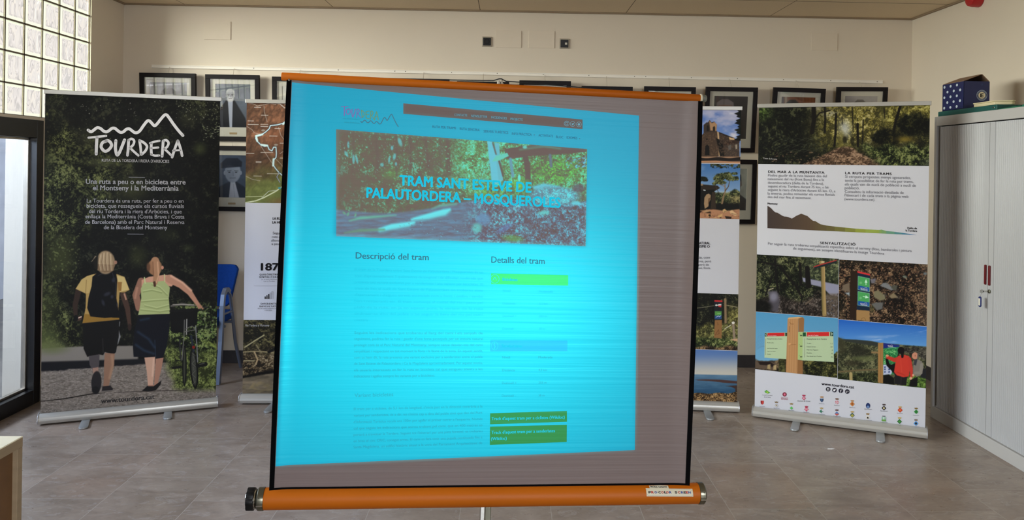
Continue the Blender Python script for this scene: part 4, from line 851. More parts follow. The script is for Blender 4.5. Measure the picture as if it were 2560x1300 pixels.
def paint_marker(c):
    X, Y = c.X, c.Y
    c.leaves(np.ones_like(X), (16, 12, 9), (70, 52, 40), (146, 118, 90), 3.4, 191, 1.2, -.06); c.mix(.45*sst(675, 655, Y), (28, 26, 18)); c.mix(.35*sst(2280, 2322, X), (120, 104, 94)); c.mix(.6*np.exp(-((X-2250)/26)**2-((Y-745)/22)**2), (16, 12, 10)); c.mix(.4*sst(2120, 2105, X)*sst(730, 745, Y), (20, 22, 14))
    c.dabs(700, (2098, 2322, 655, 818), [(134, 96, 74), (96, 66, 50), (160, 132, 104), (60, 42, 32)], (1, 3.2), 27, asp=.55, al=.75)
    for p, col in (([(2200, 714), (2208, 707), (2218, 707), (2236, 724), (2228, 726), (2204, 716)], (112, 114, 118)), ([(2186, 728), (2196, 726), (2212, 738), (2214, 748), (2200, 752), (2184, 742)], (112, 106, 82)), ([(2178, 760), (2190, 756), (2208, 756), (2206, 772), (2192, 776)], (92, 92, 92)), ([(2108, 712), (2124, 706), (2124, 730), (2104, 726)], (104, 90, 76)), ([(2176, 698), (2190, 696), (2188, 708), (2178, 708)], (104, 100, 110)), ([(2222, 740), (2234, 732), (2246, 744), (2228, 746)], (122, 108, 84)), ([(2112, 732), (2124, 731), (2124, 740)], (140, 150, 158)), ([(2232, 712), (2244, 714), (2240, 728), (2228, 720)], (74, 74, 66))): c.poly(p, col, 1.6); c.leaves(sst(8, 2, np.hypot(X-p[2][0], Y-p[2][1]))*.3, (50, 46, 40), (110, 104, 96), (150, 146, 140), 3, 8)
    c.ell(2262, 692, 6, 3.4, (110, 122, 112), .5, .8, .3); c.ell(2313, 684, 5, 4, (104, 116, 122), .6, .8); c.mix(.5*np.exp(-((X-2180)/6)**2-((Y-772)/8)**2), (110, 110, 60))
    c.poly([(2126, 678), (2144, 677), (2141, 798), (2124, 797)], (38, 26, 18)); c.poly([(2141, 775), (2174, 776), (2174, 803), (2141, 800)], (150, 116, 74)); c.line([(2153, 803), (2154, 796), (2160, 794), (2164, 798), (2164, 803)], .9, (110, 80, 48), .5)
    c.poly([(2144, 677), (2175, 685), (2174, 777), (2142, 774)], (20, 34, 54)); c.poly([(2143, 677), (2175, 685), (2175, 689), (2144, 682)], (196, 50, 50))
    for q in (((2145, 690), (2174, 696), (2174, 730), (2144.5, 724)), ((2144.5, 728), (2174, 733), (2173.6, 767), (2144, 763))):
        c.poly(q, (150, 196, 176)); i = [(q[0][0]+.9, q[0][1]+1), (q[1][0]-.9, q[1][1]+.8), (q[2][0]-.9, q[2][1]-1), (q[3][0]+.9, q[3][1]-.9)]; c.poly(i, (70, 150, 84), .4); k = .68; c.poly([(i[0][0], i[0][1]+(i[3][1]-i[0][1])*.70), (i[1][0], i[1][1]+(i[2][1]-i[1][1])*k), i[2], i[3]], (26, 78, 150), .4); c.ell(q[0][0]+7, q[0][1]+17, 3.4, 3.4, (116, 180, 124), .3, .7)
    c.line([(2165, 712), (2165, 702)], 1.8, (186, 226, 200), .4); c.poly([(2161.6, 706.5), (2165, 697.5), (2168.6, 707)], (186, 226, 200), .4); c.line([(2158, 741), (2166, 743)], 1.8, (186, 226, 200), .4); c.poly([(2164, 738), (2172, 744), (2163, 746)], (186, 226, 200), .4)
def paint_signpost(c):
    X, Y = c.X, c.Y
    g = (Y-778)/120; c.c[:] = np.stack([74+26*g, 136+14*g, 178+6*g], -1)
    for i in range(9): c.line([(1884+i*3, 880-i*2), (1897+i*3, 840+i*4), (1904+i*2, 838+i*5)], .8, (92, 124, 150), .6, .5)
    low = sst(-3, 3, Y-(896+8*np.sin(X/23)+6*(fbm(X/10, Y/10, 2, 7)-.5))); c.leaves(low, (26, 22, 16), (66, 54, 40), (112, 94, 70), 6, 203); c.leaves(sst(2004, 2014, X)*sst(-2, 2, Y-(888-10*sst(2080, 2095, X))), (18, 20, 10), (52, 54, 28), (104, 100, 56), 7, 205); c.leaves(sst(1944, 1950, X)*sst(1966, 1960, X)*sst(892, 900, Y), (36, 38, 20), (66, 66, 36), (92, 90, 54), 5, 206)
    c.poly([(1886, 902), (1926, 903), (1944, 910), (1936, 926), (1884, 920)], (84, 70, 58), 2); c.poly([(1895, 904), (1925, 904), (1936, 912), (1930, 918), (1926, 914), (1900, 912)], (30, 22, 20), 1.4); c.poly([(1919, 912), (1926, 910), (1926, 923), (1918, 922)], (150, 130, 92), 1.2); c.poly([(1934, 914), (1941, 912), (1941, 925), (1933, 924)], (158, 138, 100), 1.2)
    sg = (166, 184, 150)
    c.poly([(1912, 832), (1968, 831), (1966, 898), (1911, 894)], sg, .5); c.poly([(1919, 832.6), (1961.5, 831.8), (1961.5, 840), (1918, 841)], (186, 38, 40), .5); c.poly([(1912, 833), (1917.6, 833), (1917.4, 841), (1912, 841.4)], (26, 48, 38), .4); c.line([(1915.8, 834.8), (1914, 837), (1915.8, 839.4)], 1.2, (200, 214, 190), .4); c.poly([(1963, 832), (1968, 832), (1968, 840), (1963, 840)], (30, 54, 40), .4); c.line([(1914.4, 848), (1913.6, 887)], .8, (120, 110, 90), .4)
    c.poly([(1994, 829.6), (2083, 829.4), (2085, 905), (2006, 901), (1994, 899)], sg, .5); c.poly([(1994, 830), (2007, 830.4), (2006, 900.5), (1994, 898)], (156, 178, 118), .5); c.poly([(2017, 830.6), (2073, 829.8), (2073, 840), (2017, 841)], (190, 40, 40), .5); c.poly([(2007, 831), (2015, 831), (2015, 841), (2007, 841)], (26, 74, 46), .4); c.poly([(2075.5, 829.6), (2083, 829.6), (2083, 840), (2075.5, 840)], (26, 48, 38), .4); c.line([(2078, 832), (2080.8, 834.8), (2078, 838)], 1.5, (200, 214, 190), .4); c.line([(2011.6, 847), (2011.4, 893)], .8, (110, 110, 96), .4)
    for y in (838.6, 865.5, 892): c.line([(2001, y), (2004.6, y)], 2.4, (60, 66, 56), .5); c.ell(1998.4, y-4+ (y-838)*.02, 1.1, 1, (120, 140, 96))
    c.poly([(1969, 797), (1972, 794), (1996, 792), (1994, 935), (1964.6, 931)], (170, 126, 84), .6); c.poly([(1996, 792), (2007, 793), (2010.5, 797), (2009.5, 829.6), (1996, 829.6)], (136, 96, 60), .6); c.poly([(1994, 899), (2007, 902), (2007, 935), (1993, 934)], (132, 92, 56), .6); c.poly([(1969, 797), (1972, 794), (1996, 792), (2006, 793.4), (1996, 796)], (196, 156, 108), .6)
    for k in range(9): c.line([(1970.5+k*2.8, 799), (1968.6+k*2.9, 860), (1966.6+k*3, 930)], .8, [(150, 106, 68), (190, 146, 102)][k % 2], .6, .5)
    c.line([(1974, 805), (1977, 810), (1984, 810)], 1, (120, 80, 50), .5); c.line([(1973.6, 816), (1973, 830)], 1.2, (120, 80, 48), .5); c.ell(1974, 860, 4, 2.6, (190, 142, 98)); c.line([(1976, 862), (1990, 861)], .8, (130, 90, 56), .5)
def paint_visit(c):
    X, Y = c.X, c.Y
    g = np.clip((Y-800)/80, 0, 1); c.c[:] = np.stack([34+66*g, 90+64*g, 178+28*g], -1)
    cl = fbm(X/34, (Y+X*.12)/5, 4, 211); c.mix(.75*sst(.48, .78, cl)*np.exp(-((X-2225)/60)**2-((Y-848)/9)**2), (170, 184, 214)); c.mix(.7*sst(.5, .75, cl)*np.exp(-((X-2295)/34)**2-((Y-824)/7)**2), (170, 186, 220)); c.mix(.5*np.exp(-((X-2185)/34)**2-((Y-842)/3.4)**2), (160, 178, 210))
    c.poly([(2094, 842), (2108, 848), (2140, 850), (2180, 853), (2202, 858), (2250, 862), (2323, 874), (2323, 976), (2092, 946)], (58, 62, 44), 1.4)
    c.leaves(sst(-2, 2, Y-(850+(X-2094)*.075)), (36, 38, 26), (74, 76, 52), (116, 114, 82), 4.4, 213); c.poly([(2108, 848), (2140, 849), (2178, 853), (2200, 858), (2196, 866), (2140, 858), (2108, 852)], (44, 48, 44), 1.4); c.ell(2146, 878, 26, 16, (34, 34, 26), .6, .75); c.ell(2104, 866, 12, 20, (60, 58, 40), .6, .7); c.poly([(2178, 879), (2196, 879), (2196, 884), (2178, 883)], (130, 104, 70), 1.4); c.ell(2160, 896, 34, 7, (92, 98, 62), .7, .7); c.ell(2132, 908, 24, 8, (44, 40, 28), .7, .7)
    c.leaves(sst(-2, 2, Y-(934-(X-2094)*.02))*sst(2200, 2190, X), (22, 26, 14), (52, 58, 34), (88, 92, 58), 4, 215)
    for x, y, rx, ry in ((2288, 880, 16, 16), (2310, 884, 14, 18), (2268, 876, 10, 8)): c.leaves(1-sst(.7, 1.1, np.hypot((X-x)/rx, (Y-y)/ry)+.4*(fbm(X/5, Y/5, 2, 4)-.5)), (34, 32, 28), (62, 60, 52), (98, 94, 82), 3.4, 217)
    c.leaves(sst(2250, 2262, X)*sst(935, 945, Y+(2323-X)*.1), (40, 60, 24), (84, 112, 46), (124, 150, 74), 4, 219); c.poly([(2298, 924), (2323, 918), (2323, 948), (2302, 944)], (30, 30, 34), 2)
    c.line([(2095, 930), (2140, 926), (2193, 924)], 4.2, (96, 84, 58), .8); c.line([(2127, 934), (2127.5, 950)], 8, (156, 138, 92), .8)
    c.poly([(2208, 859), (2249, 863), (2234, 936), (2208, 938)], (44, 118, 72), .6); c.poly([(2208, 857), (2249, 863), (2248.6, 867), (2208, 871)], (28, 38, 112), .6); c.leaves(sst(-1, 1, X-2209)*sst(2244, 2240, X)*sst(872, 874, Y)*sst(911, 909, Y), (30, 96, 54), (60, 138, 78), (120, 178, 120), 4, 221, 1, -.1); c.line([(2220, 870), (2232, 868), (2240, 870)], 1.6, (120, 180, 150), .8); c.poly([(2208, 912), (2236, 911), (2228, 936), (2208, 937.5)], (170, 176, 200), .6)
    for x in (2210.5, 2221):
        for y in (918, 923.5, 930): c.poly([(x, y-2), (x+3.6, y-2.2), (x+3.6, y+1.6), (x, y+1.8)], (40, 60, 110), .4)
    c.poly([(2195, 857), (2208, 857), (2207.5, 958), (2195, 956)], (150, 112, 66), .6); c.line([(2202, 860), (2201.5, 955)], 1.2, (124, 88, 50), .6, .8)
    c.poly([(2208, 938), (2222, 936), (2236, 946), (2236, 962), (2208, 958)], (12, 12, 10), 1.4); c.line([(2217, 899), (2220, 912), (2233, 922)], [7, 8, 13], (8, 8, 8), .8); c.poly([(2228, 912), (2238, 908), (2238, 935), (2230, 930)], (10, 10, 10), 1)
    # the person in red and the one in grey, seen from behind
    c.poly([(2237, 934), (2268, 942), (2266, 964), (2236, 960)], (26, 24, 26)); c.line([(2253, 943), (2252, 962)], 1.4, (50, 48, 50), .6)
    c.line([(2219, 893), (2236, 900), (2250, 897)], [8, 10, 13], (178, 52, 40), .8); c.ell(2218, 889, 4, 3, (196, 140, 106)); c.poly([(2245, 890), (2258, 886), (2272, 890), (2277, 906), (2272, 941), (2258, 943), (2242, 938), (2235, 930), (2239, 905)], (186, 54, 42), .7); c.line([(2273, 898), (2278, 922), (2279, 940)], [10, 8, 7], (182, 52, 42), .8); c.ell(2277, 946, 3.4, 4, (206, 152, 124)); c.line([(2242, 930), (2262, 938)], 2, (150, 38, 30), 1.2, .6); c.line([(2252, 900), (2254, 930)], 1.6, (206, 76, 60), 1.2, .5)
    c.ell(2252.5, 876, 8.6, 9.4, (14, 11, 13), .12); c.line([(2256, 880), (2256, 892)], [8, 6], (14, 11, 13), .8)
    c.poly([(2276, 950), (2294, 942), (2293, 966), (2273, 966)], (16, 15, 16)); c.poly([(2284, 905), (2294, 898), (2305, 904), (2309, 918), (2302, 938), (2292, 942), (2282, 934)], (116, 110, 104), .7); c.line([(2304, 912), (2302, 932), (2288, 932)], [8, 8, 6], (128, 122, 114), .8); c.poly([(2286, 898), (2294, 897), (2290, 914), (2284, 912)], (54, 54, 62), .8); c.ell(2287.5, 889.5, 8, 9, (186, 128, 104), .12); c.line([(2295, 884), (2294, 897)], 3, (92, 84, 80), 1); c.ell(2288, 889, 1.6, 2.6, (150, 92, 76)); c.ell(2283, 938, 3, 3.4, (196, 146, 122))
PROF = [(848, 443), (880, 465), (905, 492), (925, 508), (945, 511), (960, 520), (985, 536), (1010, 548), (1030, 549), (1050, 553), (1085, 568), (1105, 556), (1130, 540), (1155, 530), (1175, 520), (1200, 530), (1235, 543), (1262, 568), (1290, 590), (1312, 592), (1340, 610), (1360, 622), (1420, 635), (1500, 645), (1600, 655), (1700, 665), (1800, 672), (1930, 678), (1955, 675), (2000, 688), (2080, 696), (2150, 705), (2220, 716), (2293, 728)]
def g_signs(t, sf, h, top):
    sh = sheet(t, h, top)
    _, _, b0, _ = rect_of(sf, (1893, 263), (2335, 262), (2331, 416), (1890, 409)); grid_mesh('printed_photo', sf, -h, h, b0, top, paint_wood, m_print, sh, .0006, .0026, PG*.85)
    for q, pf in ((((1887, 635.5), (2097, 647), (2095, 796.2), (1885, 777)), paint_trail), (((2098, 648), (2324.3, 662), (2322, 818), (2096.4, 796)), paint_marker), (((1885, 778), (2095.4, 797), (2093, 944.8), (1882.8, 922)), paint_signpost), (((2096.6, 797), (2322, 819), (2319.8, 972.7), (2093.8, 945.7)), paint_visit)):
        a0, a1, c0, c1 = rect_of(sf, *q); grid_mesh('printed_photo', sf, max(a0, -h), min(a1, h), c0, c1, pf, m_print, sh, .0006, .0025, PG*.85)
    fl = Flat(sf, .0012); fl.text('Tram de la ruta', (1908, 397.3), (1942.5, 399.6), m_white, None, .006); fl.build('printed_caption', sh)
    Z = lambda x, y: (1700+x/3.879, 400+y/3.879)
    fl = Flat(sf, .0012)
    fl.text('DEL MAR A LA MUNTANYA', Z(855, 125), Z(1398, 133), m_ink, 6.2, .022, 1.2).flush('printed_heading', sh); fl.text('LA RUTA PER TRAMS', Z(1602, 137), Z(2050, 146), m_ink, 6.2, .022, 1.2).flush('printed_heading', sh); fl.text('SENYALITZACI\u00d3', Z(1358, 815), Z(1700, 829), m_ink, 6.4, .022, 1.2); fl.build('printed_heading', sh)
    fl = Flat(sf, .0012)
    for s_, x0, x1, y0, y1 in (('Podeu gaudir de la ruta baixant des del', 853, 1423, 160, 168), ('naixement del riu (Font Bona) fins a la', 851, 1395, 195, 203), ('desembocadura (delta de la Tordera),', 851, 1393, 231, 240), ('seguint el riu Tordera durant 75 km, o b\u00e9', 851, 1440, 265, 276), ("seguint la riera d'Arb\u00facies durant 65 km. O, a", 851, 1505, 299, 313), ('la inversa, podeu remuntar els cursos fluvials', 850, 1500, 335, 348), ('des del mar fins al naixement.', 850, 1272, 368, 380),
        ('Si cerqueu propostes menys agosarades,', 1600, 2237, 172, 185), ('teniu la possibilitat de fer la ruta per trams,', 1598, 2262, 210, 222), ('els quals van de nucli de poblaci\u00f3 a nucli de', 1598, 2287, 247, 260), ('poblaci\u00f3.', 1597, 1740, 282, 285), ('Consulteu la informaci\u00f3 detallada de', 1597, 2168, 318, 330), ("l'itinerari i de cada tram a la p\u00e0gina web", 1595, 2215, 353, 367), ('(www.tourdera.cat).', 1595, 1892, 390, 397),
        ('Per seguir la ruta trobareu senyalitzaci\u00f3 espec\u00edfica sobre el terreny (fites, banderoles i pintura', 853, 2246, 821, 893), ('de seguiment), on sempre identificareu la imatge Tourdera', 1095, 1977, 868, 918)):
        fl.text(s_, Z(x0, y0), Z(x1, y1), m_grey, None, .0)
        if s_.startswith(('des del mar', '(www')): fl.flush('printed_paragraph', sh)
    fl.build('printed_paragraph', sh)
    # river profile from the mountain to the delta, brown to green to blue
    fl = Flat(sf, .0012)
    ramp = [(848, (58, 44, 40)), (1250, (84, 64, 46)), (1500, (104, 96, 48)), (1750, (146, 156, 58)), (1900, (150, 170, 72)), (2050, (96, 150, 130)), (2293, (44, 106, 176))]
    for i in range(len(PROF)-1):
        (x0, y0), (x1, y1) = PROF[i], PROF[i+1]; xm = (x0+x1)/2; k = max(j for j in range(len(ramp)-1) if ramp[j][0] <= xm); f = (xm-ramp[k][0])/(ramp[k+1][0]-ramp[k][0])
        cc = [a+(b-a)*f for a, b in zip(ramp[k][1], ramp[k+1][1])]; yb0 = 661+(x0-848)*.0463; yb1 = 661+(x1-848)*.0463
        fl.poly([Z(x0, y0), Z(x1, y1), Z(x1, max(yb1, y1+.5)), Z(x0, yb0)], M('profile_ink', cc, .42, var=.02))
    fl.flush('printed_profile', sh)
    fl.text('Montseny', Z(850, 430), Z(946, 433), m_ink, None, .03).flush('printed_caption', sh); fl.text('Delta de', Z(2205, 668), Z(2297, 672), m_ink, None, .03); fl.text('la Tordera', Z(2188, 692), Z(2298, 697), m_ink, None, .03); fl.build('printed_caption', sh)
    # lettering on the signs in the photographs
    fl = Flat(sf, .0012); z = lambda x, y: (1880+x/7.22, 780+y/7.22); dk = M('sign_ink', (56, 66, 56), .45)
    for s_, x0, x1, y in (('Passeig fluvial de la Tordera', 275, 550, 492), ('Pla de la J\u00falia', 275, 390, 560), ('Sant Corneli de Fogars', 275, 460, 662), ('Fogars de la Selva', 275, 425, 714), ('Hostalric', 272, 340, 765), ('Passeig fluvial de la Tordera', 990, 1350, 497), ('Tordera', 990, 1070, 572), ('Estaci\u00f3 de tren', 990, 1150, 634), ("Mol\u00ed d'en Puigverd", 990, 1192, 692), ('Palafolls', 990, 1080, 748), ('Parc fluvial de la Tordera', 990, 1258, 806), ('1,1', 1420, 1448, 580), ('1,9', 1420, 1450, 642), ('4', 1438, 1452, 700), ('8', 1438, 1452, 760), ('10', 1428, 1454, 822)):
        fl.text(s_, z(x0, y), z(x1, y+2), dk, None if x1-x0 > 40 else 3.6, .0)
        fl.flush('printed_sign_lettering', sh)
    fl.text('Cam\u00ed de la Tordera', z(288, 434), z(440, 432), m_white, None).flush('printed_sign_lettering', sh); fl.text('Cam\u00ed de la Tordera', z(1005, 430), z(1200, 428), m_white, None).flush('printed_sign_lettering', sh)
    for (x, y, k) in ((2149.5, 714.6, .0092), (2149, 752.8, .0092)): logo(fl, lambda a, b: (x+a*k, y+b*k+a*k*.12), k, m_white, m_white, m_white, 0, .8); fl.flush('printed_sign_logo', sh)
    logo(fl, lambda a, b: (2218+a*.0068, 859.4+b*.0068+a*.0005), .0068, m_white, m_white, m_white, 0, .9); fl.build('printed_sign_logo', sh)
    fl = Flat(sf, .0012); fl.text('www.tourdera.cat', (2053.8, 962.4), (2135, 971.4), m_navyink, 7.6, .02).flush('printed_web_address', sh)
    for i, (x, y) in enumerate(((2070.3, 972.9), (2086.1, 975), (2102, 976.7), (2118, 978.7))):
        fl.disc(x, y, 5.7, 5.7, m_navyink)
        if i == 0: fl.stroke([(x-2.6, y-2.6), (x+2.6, y-2.4), (x+2.6, y+2.7), (x-2.6, y+2.5), (x-2.6, y-2.6)], .7, m_white, .0003, False); fl.ring(x, y, .8, 1.5, m_white, 16, .0003)
        elif i == 1: fl.poly([(x-3.6, y-2.4), (x-1.2, y-.6), (x-.2, y-2.2), (x+1.2, y-2.8), (x+2.4, y-2), (x+3.6, y-2.2), (x+2.8, y-.8), (x+2.2, y+1.4), (x+.2, y+3.2), (x-2.2, y+3.2), (x-3.6, y+2.4), (x-2, y+2), (x-3.2, y+.4)], m_white, .0003)
        elif i == 2: fl.text('f', (x-1.9, y+4.3), (x+2.1, y+4.5), m_white, 7.4, .03, 1, .0003)
        else: fl.text('g+', (x-3.4, y+1.6), (x+3.4, y+2.2), m_white, None, .02, 1, .0003)
        fl.flush('printed_round_icon', sh)
    # crests along the bottom
    fl = Flat(sf, .0012); z = lambda x, y: (1860+x/5.333, 980+y/5.333); cm = {}
    def K(*c_):
        if c_ not in cm: cm[c_] = M('crest_ink', c_, .42, var=.02)
        return cm[c_]
    def dia(x, y, r, a, b=None):
        fl.poly([z(x-r, y), z(x, y-r), z(x+r, y+2), z(x, y+r)], a)
        if b: fl.poly([z(x-r*.5, y), z(x, y-r*.5), z(x+r*.5, y+1), z(x, y+r*.5)], b, .0003)
    def crown(x, y, a): fl.poly([z(x-25, y-12), z(x-12, y-4), z(x-6, y-13), z(x, y-5), z(x+7, y-12), z(x+13, y-3), z(x+26, y-9), z(x+18, y+10), z(x-18, y+9)], a)
    def cap(x, y, lines, w_=38, m=m_grey):
        for i, s_ in enumerate(lines): fl.text(s_, z(x-w_, y+13*i), z(x+w_, y+13*i+5), m)
    gold, brn, blk = K(182, 134, 84), K(120, 84, 66), K(24, 22, 30)
    fl.poly([z(272, -8), z(300, -28), z(325, -8), z(352, 10), z(318, 22), z(300, 16), z(285, 10)], K(92, 168, 72)); fl.poly([z(300, -10), z(325, -4), z(318, 20), z(300, 14)], K(166, 196, 70), .0003); cap(311, 45, ('Consell Comarcal',), 68); cap(311, 72, ('de la Selva',), 44); fl.flush('printed_crest', sh)
    fl.disc(*z(541, 31), 5.2, 5.2, K(128, 22, 52)); fl.poly([z(529, 18), z(553, 18), z(553, 46), z(529, 46)], K(226, 120, 146), .0003); cap(541, 82, ('Diputaci\u00f3',), 46, K(166, 60, 86)); cap(541, 99, ('Barcelona',), 46, K(166, 60, 86)); fl.flush('printed_crest', sh)
    crown(798, 46, K(176, 60, 90)); dia(798, 82, 28, K(196, 96, 124), K(228, 170, 186)); cap(797, 124, ('Diputaci\u00f3 de Girona',), 86, m_ink); fl.flush('printed_crest', sh)
    A = 'Ajuntament'
    fl.poly([z(1012, 88), z(1060, 88), z(1056, 118), z(1036, 137), z(1016, 116)], K(42, 68, 106)); fl.poly([z(1030, 88), z(1044, 88), z(1042, 126), z(1032, 124)], K(80, 110, 146), .0003); crown(1037, 66, gold); cap(1035, 156, (A, 'de la Selva')[:1], 38); fl.flush('printed_crest', sh)
    dia(1238, 135, 30, K(186, 60, 84)); fl.poly([z(1230, 106), z(1246, 107), z(1246, 164), z(1230, 163)], K(232, 198, 208), .0003); fl.poly([z(1209, 128), z(1267, 131), z(1267, 143), z(1209, 140)], K(232, 198, 208), .0003); crown(1240, 92, brn); cap(1238, 180, (A,), 38); fl.flush('printed_crest', sh)
    dia(1443, 158, 33, K(206, 128, 50), K(150, 80, 40)); crown(1444, 117, gold); cap(1443, 208, (A,), 40); fl.flush('printed_crest', sh)
    fl.disc(*z(1653, 182), 5.4, 7.0, K(30, 50, 104)); fl.poly([z(1632, 196), z(1653, 176), z(1674, 198), z(1666, 212), z(1642, 212)], K(110, 140, 190), .0003); cap(1655, 232, (A,), 52); fl.flush('printed_crest', sh)
    dia(1865, 213, 32, blk); fl.poly([z(1851, 214), z(1865, 194), z(1879, 215), z(1872, 226), z(1858, 226)], K(220, 206, 160), .0003); crown(1866, 168, K(64, 48, 50)); cap(1865, 256, (A,), 50); fl.flush('printed_crest', sh)
    dia(2080, 240, 34, K(206, 64, 40), K(224, 120, 60)); crown(2080, 200, K(206, 168, 100)); cap(2078, 286, (A,), 40); fl.flush('printed_crest', sh)
    dia(2295, 262, 31, K(56, 152, 66), K(30, 104, 50)); crown(2295, 218, K(128, 100, 44)); cap(2293, 312, (A,), 40); fl.flush('printed_crest', sh)
    fl.poly([z(221, 114), z(264, 116), z(263, 152), z(242, 170), z(222, 150)], K(196, 62, 56)); fl.poly([z(226, 118), z(234, 118), z(234, 160), z(226, 152)], K(90, 30, 50), .0003); cap(241, 193, (A,), 38); fl.flush('printed_crest', sh)
    dia(432, 178, 30, K(196, 194, 198), K(226, 222, 214)); fl.poly([z(420, 168), z(444, 169), z(440, 186), z(426, 186)], K(150, 136, 110), .0005); crown(432, 135, K(120, 96, 60)); cap(434, 218, (A,), 40); fl.flush('printed_crest', sh)
    dia(632, 213, 22, K(96, 190, 96)); crown(632, 158, K(150, 120, 64)); cap(630, 247, (A,), 40); fl.flush('printed_crest', sh)
    dia(832, 228, 32, K(196, 60, 92)); fl.poly([z(806, 220), z(858, 221), z(858, 229), z(806, 228)], K(236, 206, 214), .0003); fl.poly([z(812, 236), z(852, 237), z(850, 243), z(814, 242)], K(236, 206, 214), .0003); crown(832, 195, K(176, 64, 84)); cap(831, 272, (A,), 40); fl.flush('printed_crest', sh)
    fl.poly([z(1002, 256), z(1034, 230), z(1034, 252), z(1066, 262), z(1034, 266), z(1034, 284)], K(50, 122, 92)); crown(1034, 215, K(176, 152, 92)); cap(1032, 303, (A,), 50); fl.flush('printed_crest', sh)
    dia(1237, 287, 30, K(92, 130, 186)); fl.poly([z(1208, 290), z(1237, 284), z(1266, 292), z(1237, 316)], K(190, 90, 84), .0003); crown(1237, 240, K(96, 60, 60)); cap(1238, 328, (A,), 50); fl.flush('printed_crest', sh)
    dia(1443, 308, 33, K(60, 92, 84)); fl.poly([z(1420, 312), z(1443, 292), z(1468, 314), z(1443, 334)], K(170, 160, 70), .0003); crown(1444, 264, K(190, 158, 84)); cap(1443, 356, (A,), 42); fl.flush('printed_crest', sh)
    dia(1650, 338, 31, K(224, 216, 204)); fl.poly([z(1636, 342), z(1650, 326), z(1664, 344), z(1660, 354), z(1640, 353)], blk, .0003); crown(1650, 292, K(150, 118, 70)); cap(1652, 382, (A,), 52); fl.flush('printed_crest', sh)
    fl.poly([z(1834, 330), z(1894, 332), z(1893, 394), z(1833, 390)], K(150, 190, 170)); fl.poly([z(1836, 366), z(1892, 366), z(1892, 392), z(1835, 388)], K(110, 156, 70), .0003); fl.poly([z(1857, 334), z(1869, 335), z(1869, 366), z(1857, 366)], K(230, 232, 226), .0003); fl.poly([z(1842, 317), z(1886, 319), z(1886, 326), z(1842, 324)], blk); cap(1862, 408, (A,), 52); fl.flush('printed_crest', sh)
    dia(2073, 392, 33, K(44, 112, 52), K(80, 150, 70)); crown(2074, 345, K(196, 172, 84)); cap(2076, 438, (A,), 42); fl.flush('printed_crest', sh)
    dia(2292, 418, 33, K(80, 150, 216)); fl.disc(*z(2292, 418), 2.6, 2.6, blk, 14, .0003); crown(2292, 372, K(120, 98, 80)); cap(2290, 464, (A,), 48); fl.flush('printed_crest', sh)

banner('white roll-up banner with woodland path photo and town crests, beside the grey cupboard', (1.614, 5.244, 0), (2.567, 4.817, 0), 2.075, [(-.241, .225), (.256, .225)], g_signs)
# ------------------------------------------------------------------ tripod projection screen
def rot3(yaw_, lean, roll_):
    return Matrix.Rotation(yaw_, 4, 'Z') @ Matrix.Rotation(lean, 4, 'X') @ Matrix.Rotation(roll_, 4, 'Y')
SR = rot3(.10270, -.01567, .02478); SC_ = Vector((-.05484, 2.87789, 1.19447)); SWD, SHT = 1.5, 1.4191
OX, OY = .018, .085
_zb = (SC_ + SR @ Vector((OX, OY, 0))).z / (SR @ Vector((0, 0, 1))).z
SB = SC_ + SR @ Vector((OX, OY, -_zb))
SM = Matrix.Translation(SB) @ SR
scr = thing('projection_screen', 'tripod projection screen with orange tubes showing a cyan projected web page', 'projection screen', mat=SM)
bpy.context.view_layer.update()
ZT, ZBm = _zb + SHT/2, _zb - SHT/2
def curl(a, b):
    """the hanging sheet rolls forward along both free edges"""
    x = np.asarray(a) + OX; z = (np.asarray(b) - ZBm)/SHT
    e = np.clip((np.abs(x) - .668)/.082, 0, 1); k = .35 + .65*np.clip(np.sin(PI*np.clip(z*.9+.02, 0, 1)), 0, 1)
    return -.026*k*e**2.2
ssf = Surf(SM, -OY, curl)

m_orange = M('orange_enamel', (184, 94, 6), .5, var=.03, nscale=3, spec=.25)
m_chrome = M('chrome', (206, 204, 198), .12, 1.0, var=.02)
m_dull = M('dull_steel', (120, 118, 104), .3, .9, var=.06)
m_knob = M('black_plastic', (12, 12, 14), .45, spec=.3)
m_capgrey = M('grey_rubber_cap', (112, 116, 108), .55)
m_border = M('black_border_cloth', (6, 6, 8), .8, spec=.05)
m_cream = M('sticker_cream', (214, 206, 184), .5, var=.02)
def fabric_mat(name, base, emi=(0, 0, 0), attr=False, spec=.1):
    """matte-white screen cloth with fine horizontal ripples; emi puts the projected light in as a glow of its own"""
    m, nt, N, L, p = node_mat(name)
    p.inputs['Base Color'].default_value = (*base, 1); p.inputs['Roughness'].default_value = .42; p.inputs['Specular IOR Level'].default_value = spec
    tc = N.new('ShaderNodeTexCoord'); mp = N.new('ShaderNodeMapping'); mp.inputs['Scale'].default_value = (.35, 1, 26); L.new(tc.outputs['Object'], mp.inputs[0])
    nz = N.new('ShaderNodeTexNoise'); nz.inputs['Scale'].default_value = 2.6; nz.inputs['Detail'].default_value = 3; L.new(mp.outputs[0], nz.inputs['Vector'])
    b = N.new('ShaderNodeBump'); b.inputs['Strength'].default_value = .32; b.inputs['Distance'].default_value = .004; L.new(nz.outputs[0], b.inputs['Height']); L.new(b.outputs[0], p.inputs['Normal'])
    p.inputs['Emission Strength'].default_value = 1.0
    if attr:
        a = N.new('ShaderNodeAttribute'); a.attribute_name = 'ink'; L.new(a.outputs['Color'], p.inputs['Emission Color'])
    else: p.inputs['Emission Color'].default_value = (*emi, 1)
    return m
FB = tuple(lin((122, 108, 107)))
m_fab = fabric_mat('screen_cloth', FB, spec=.4)
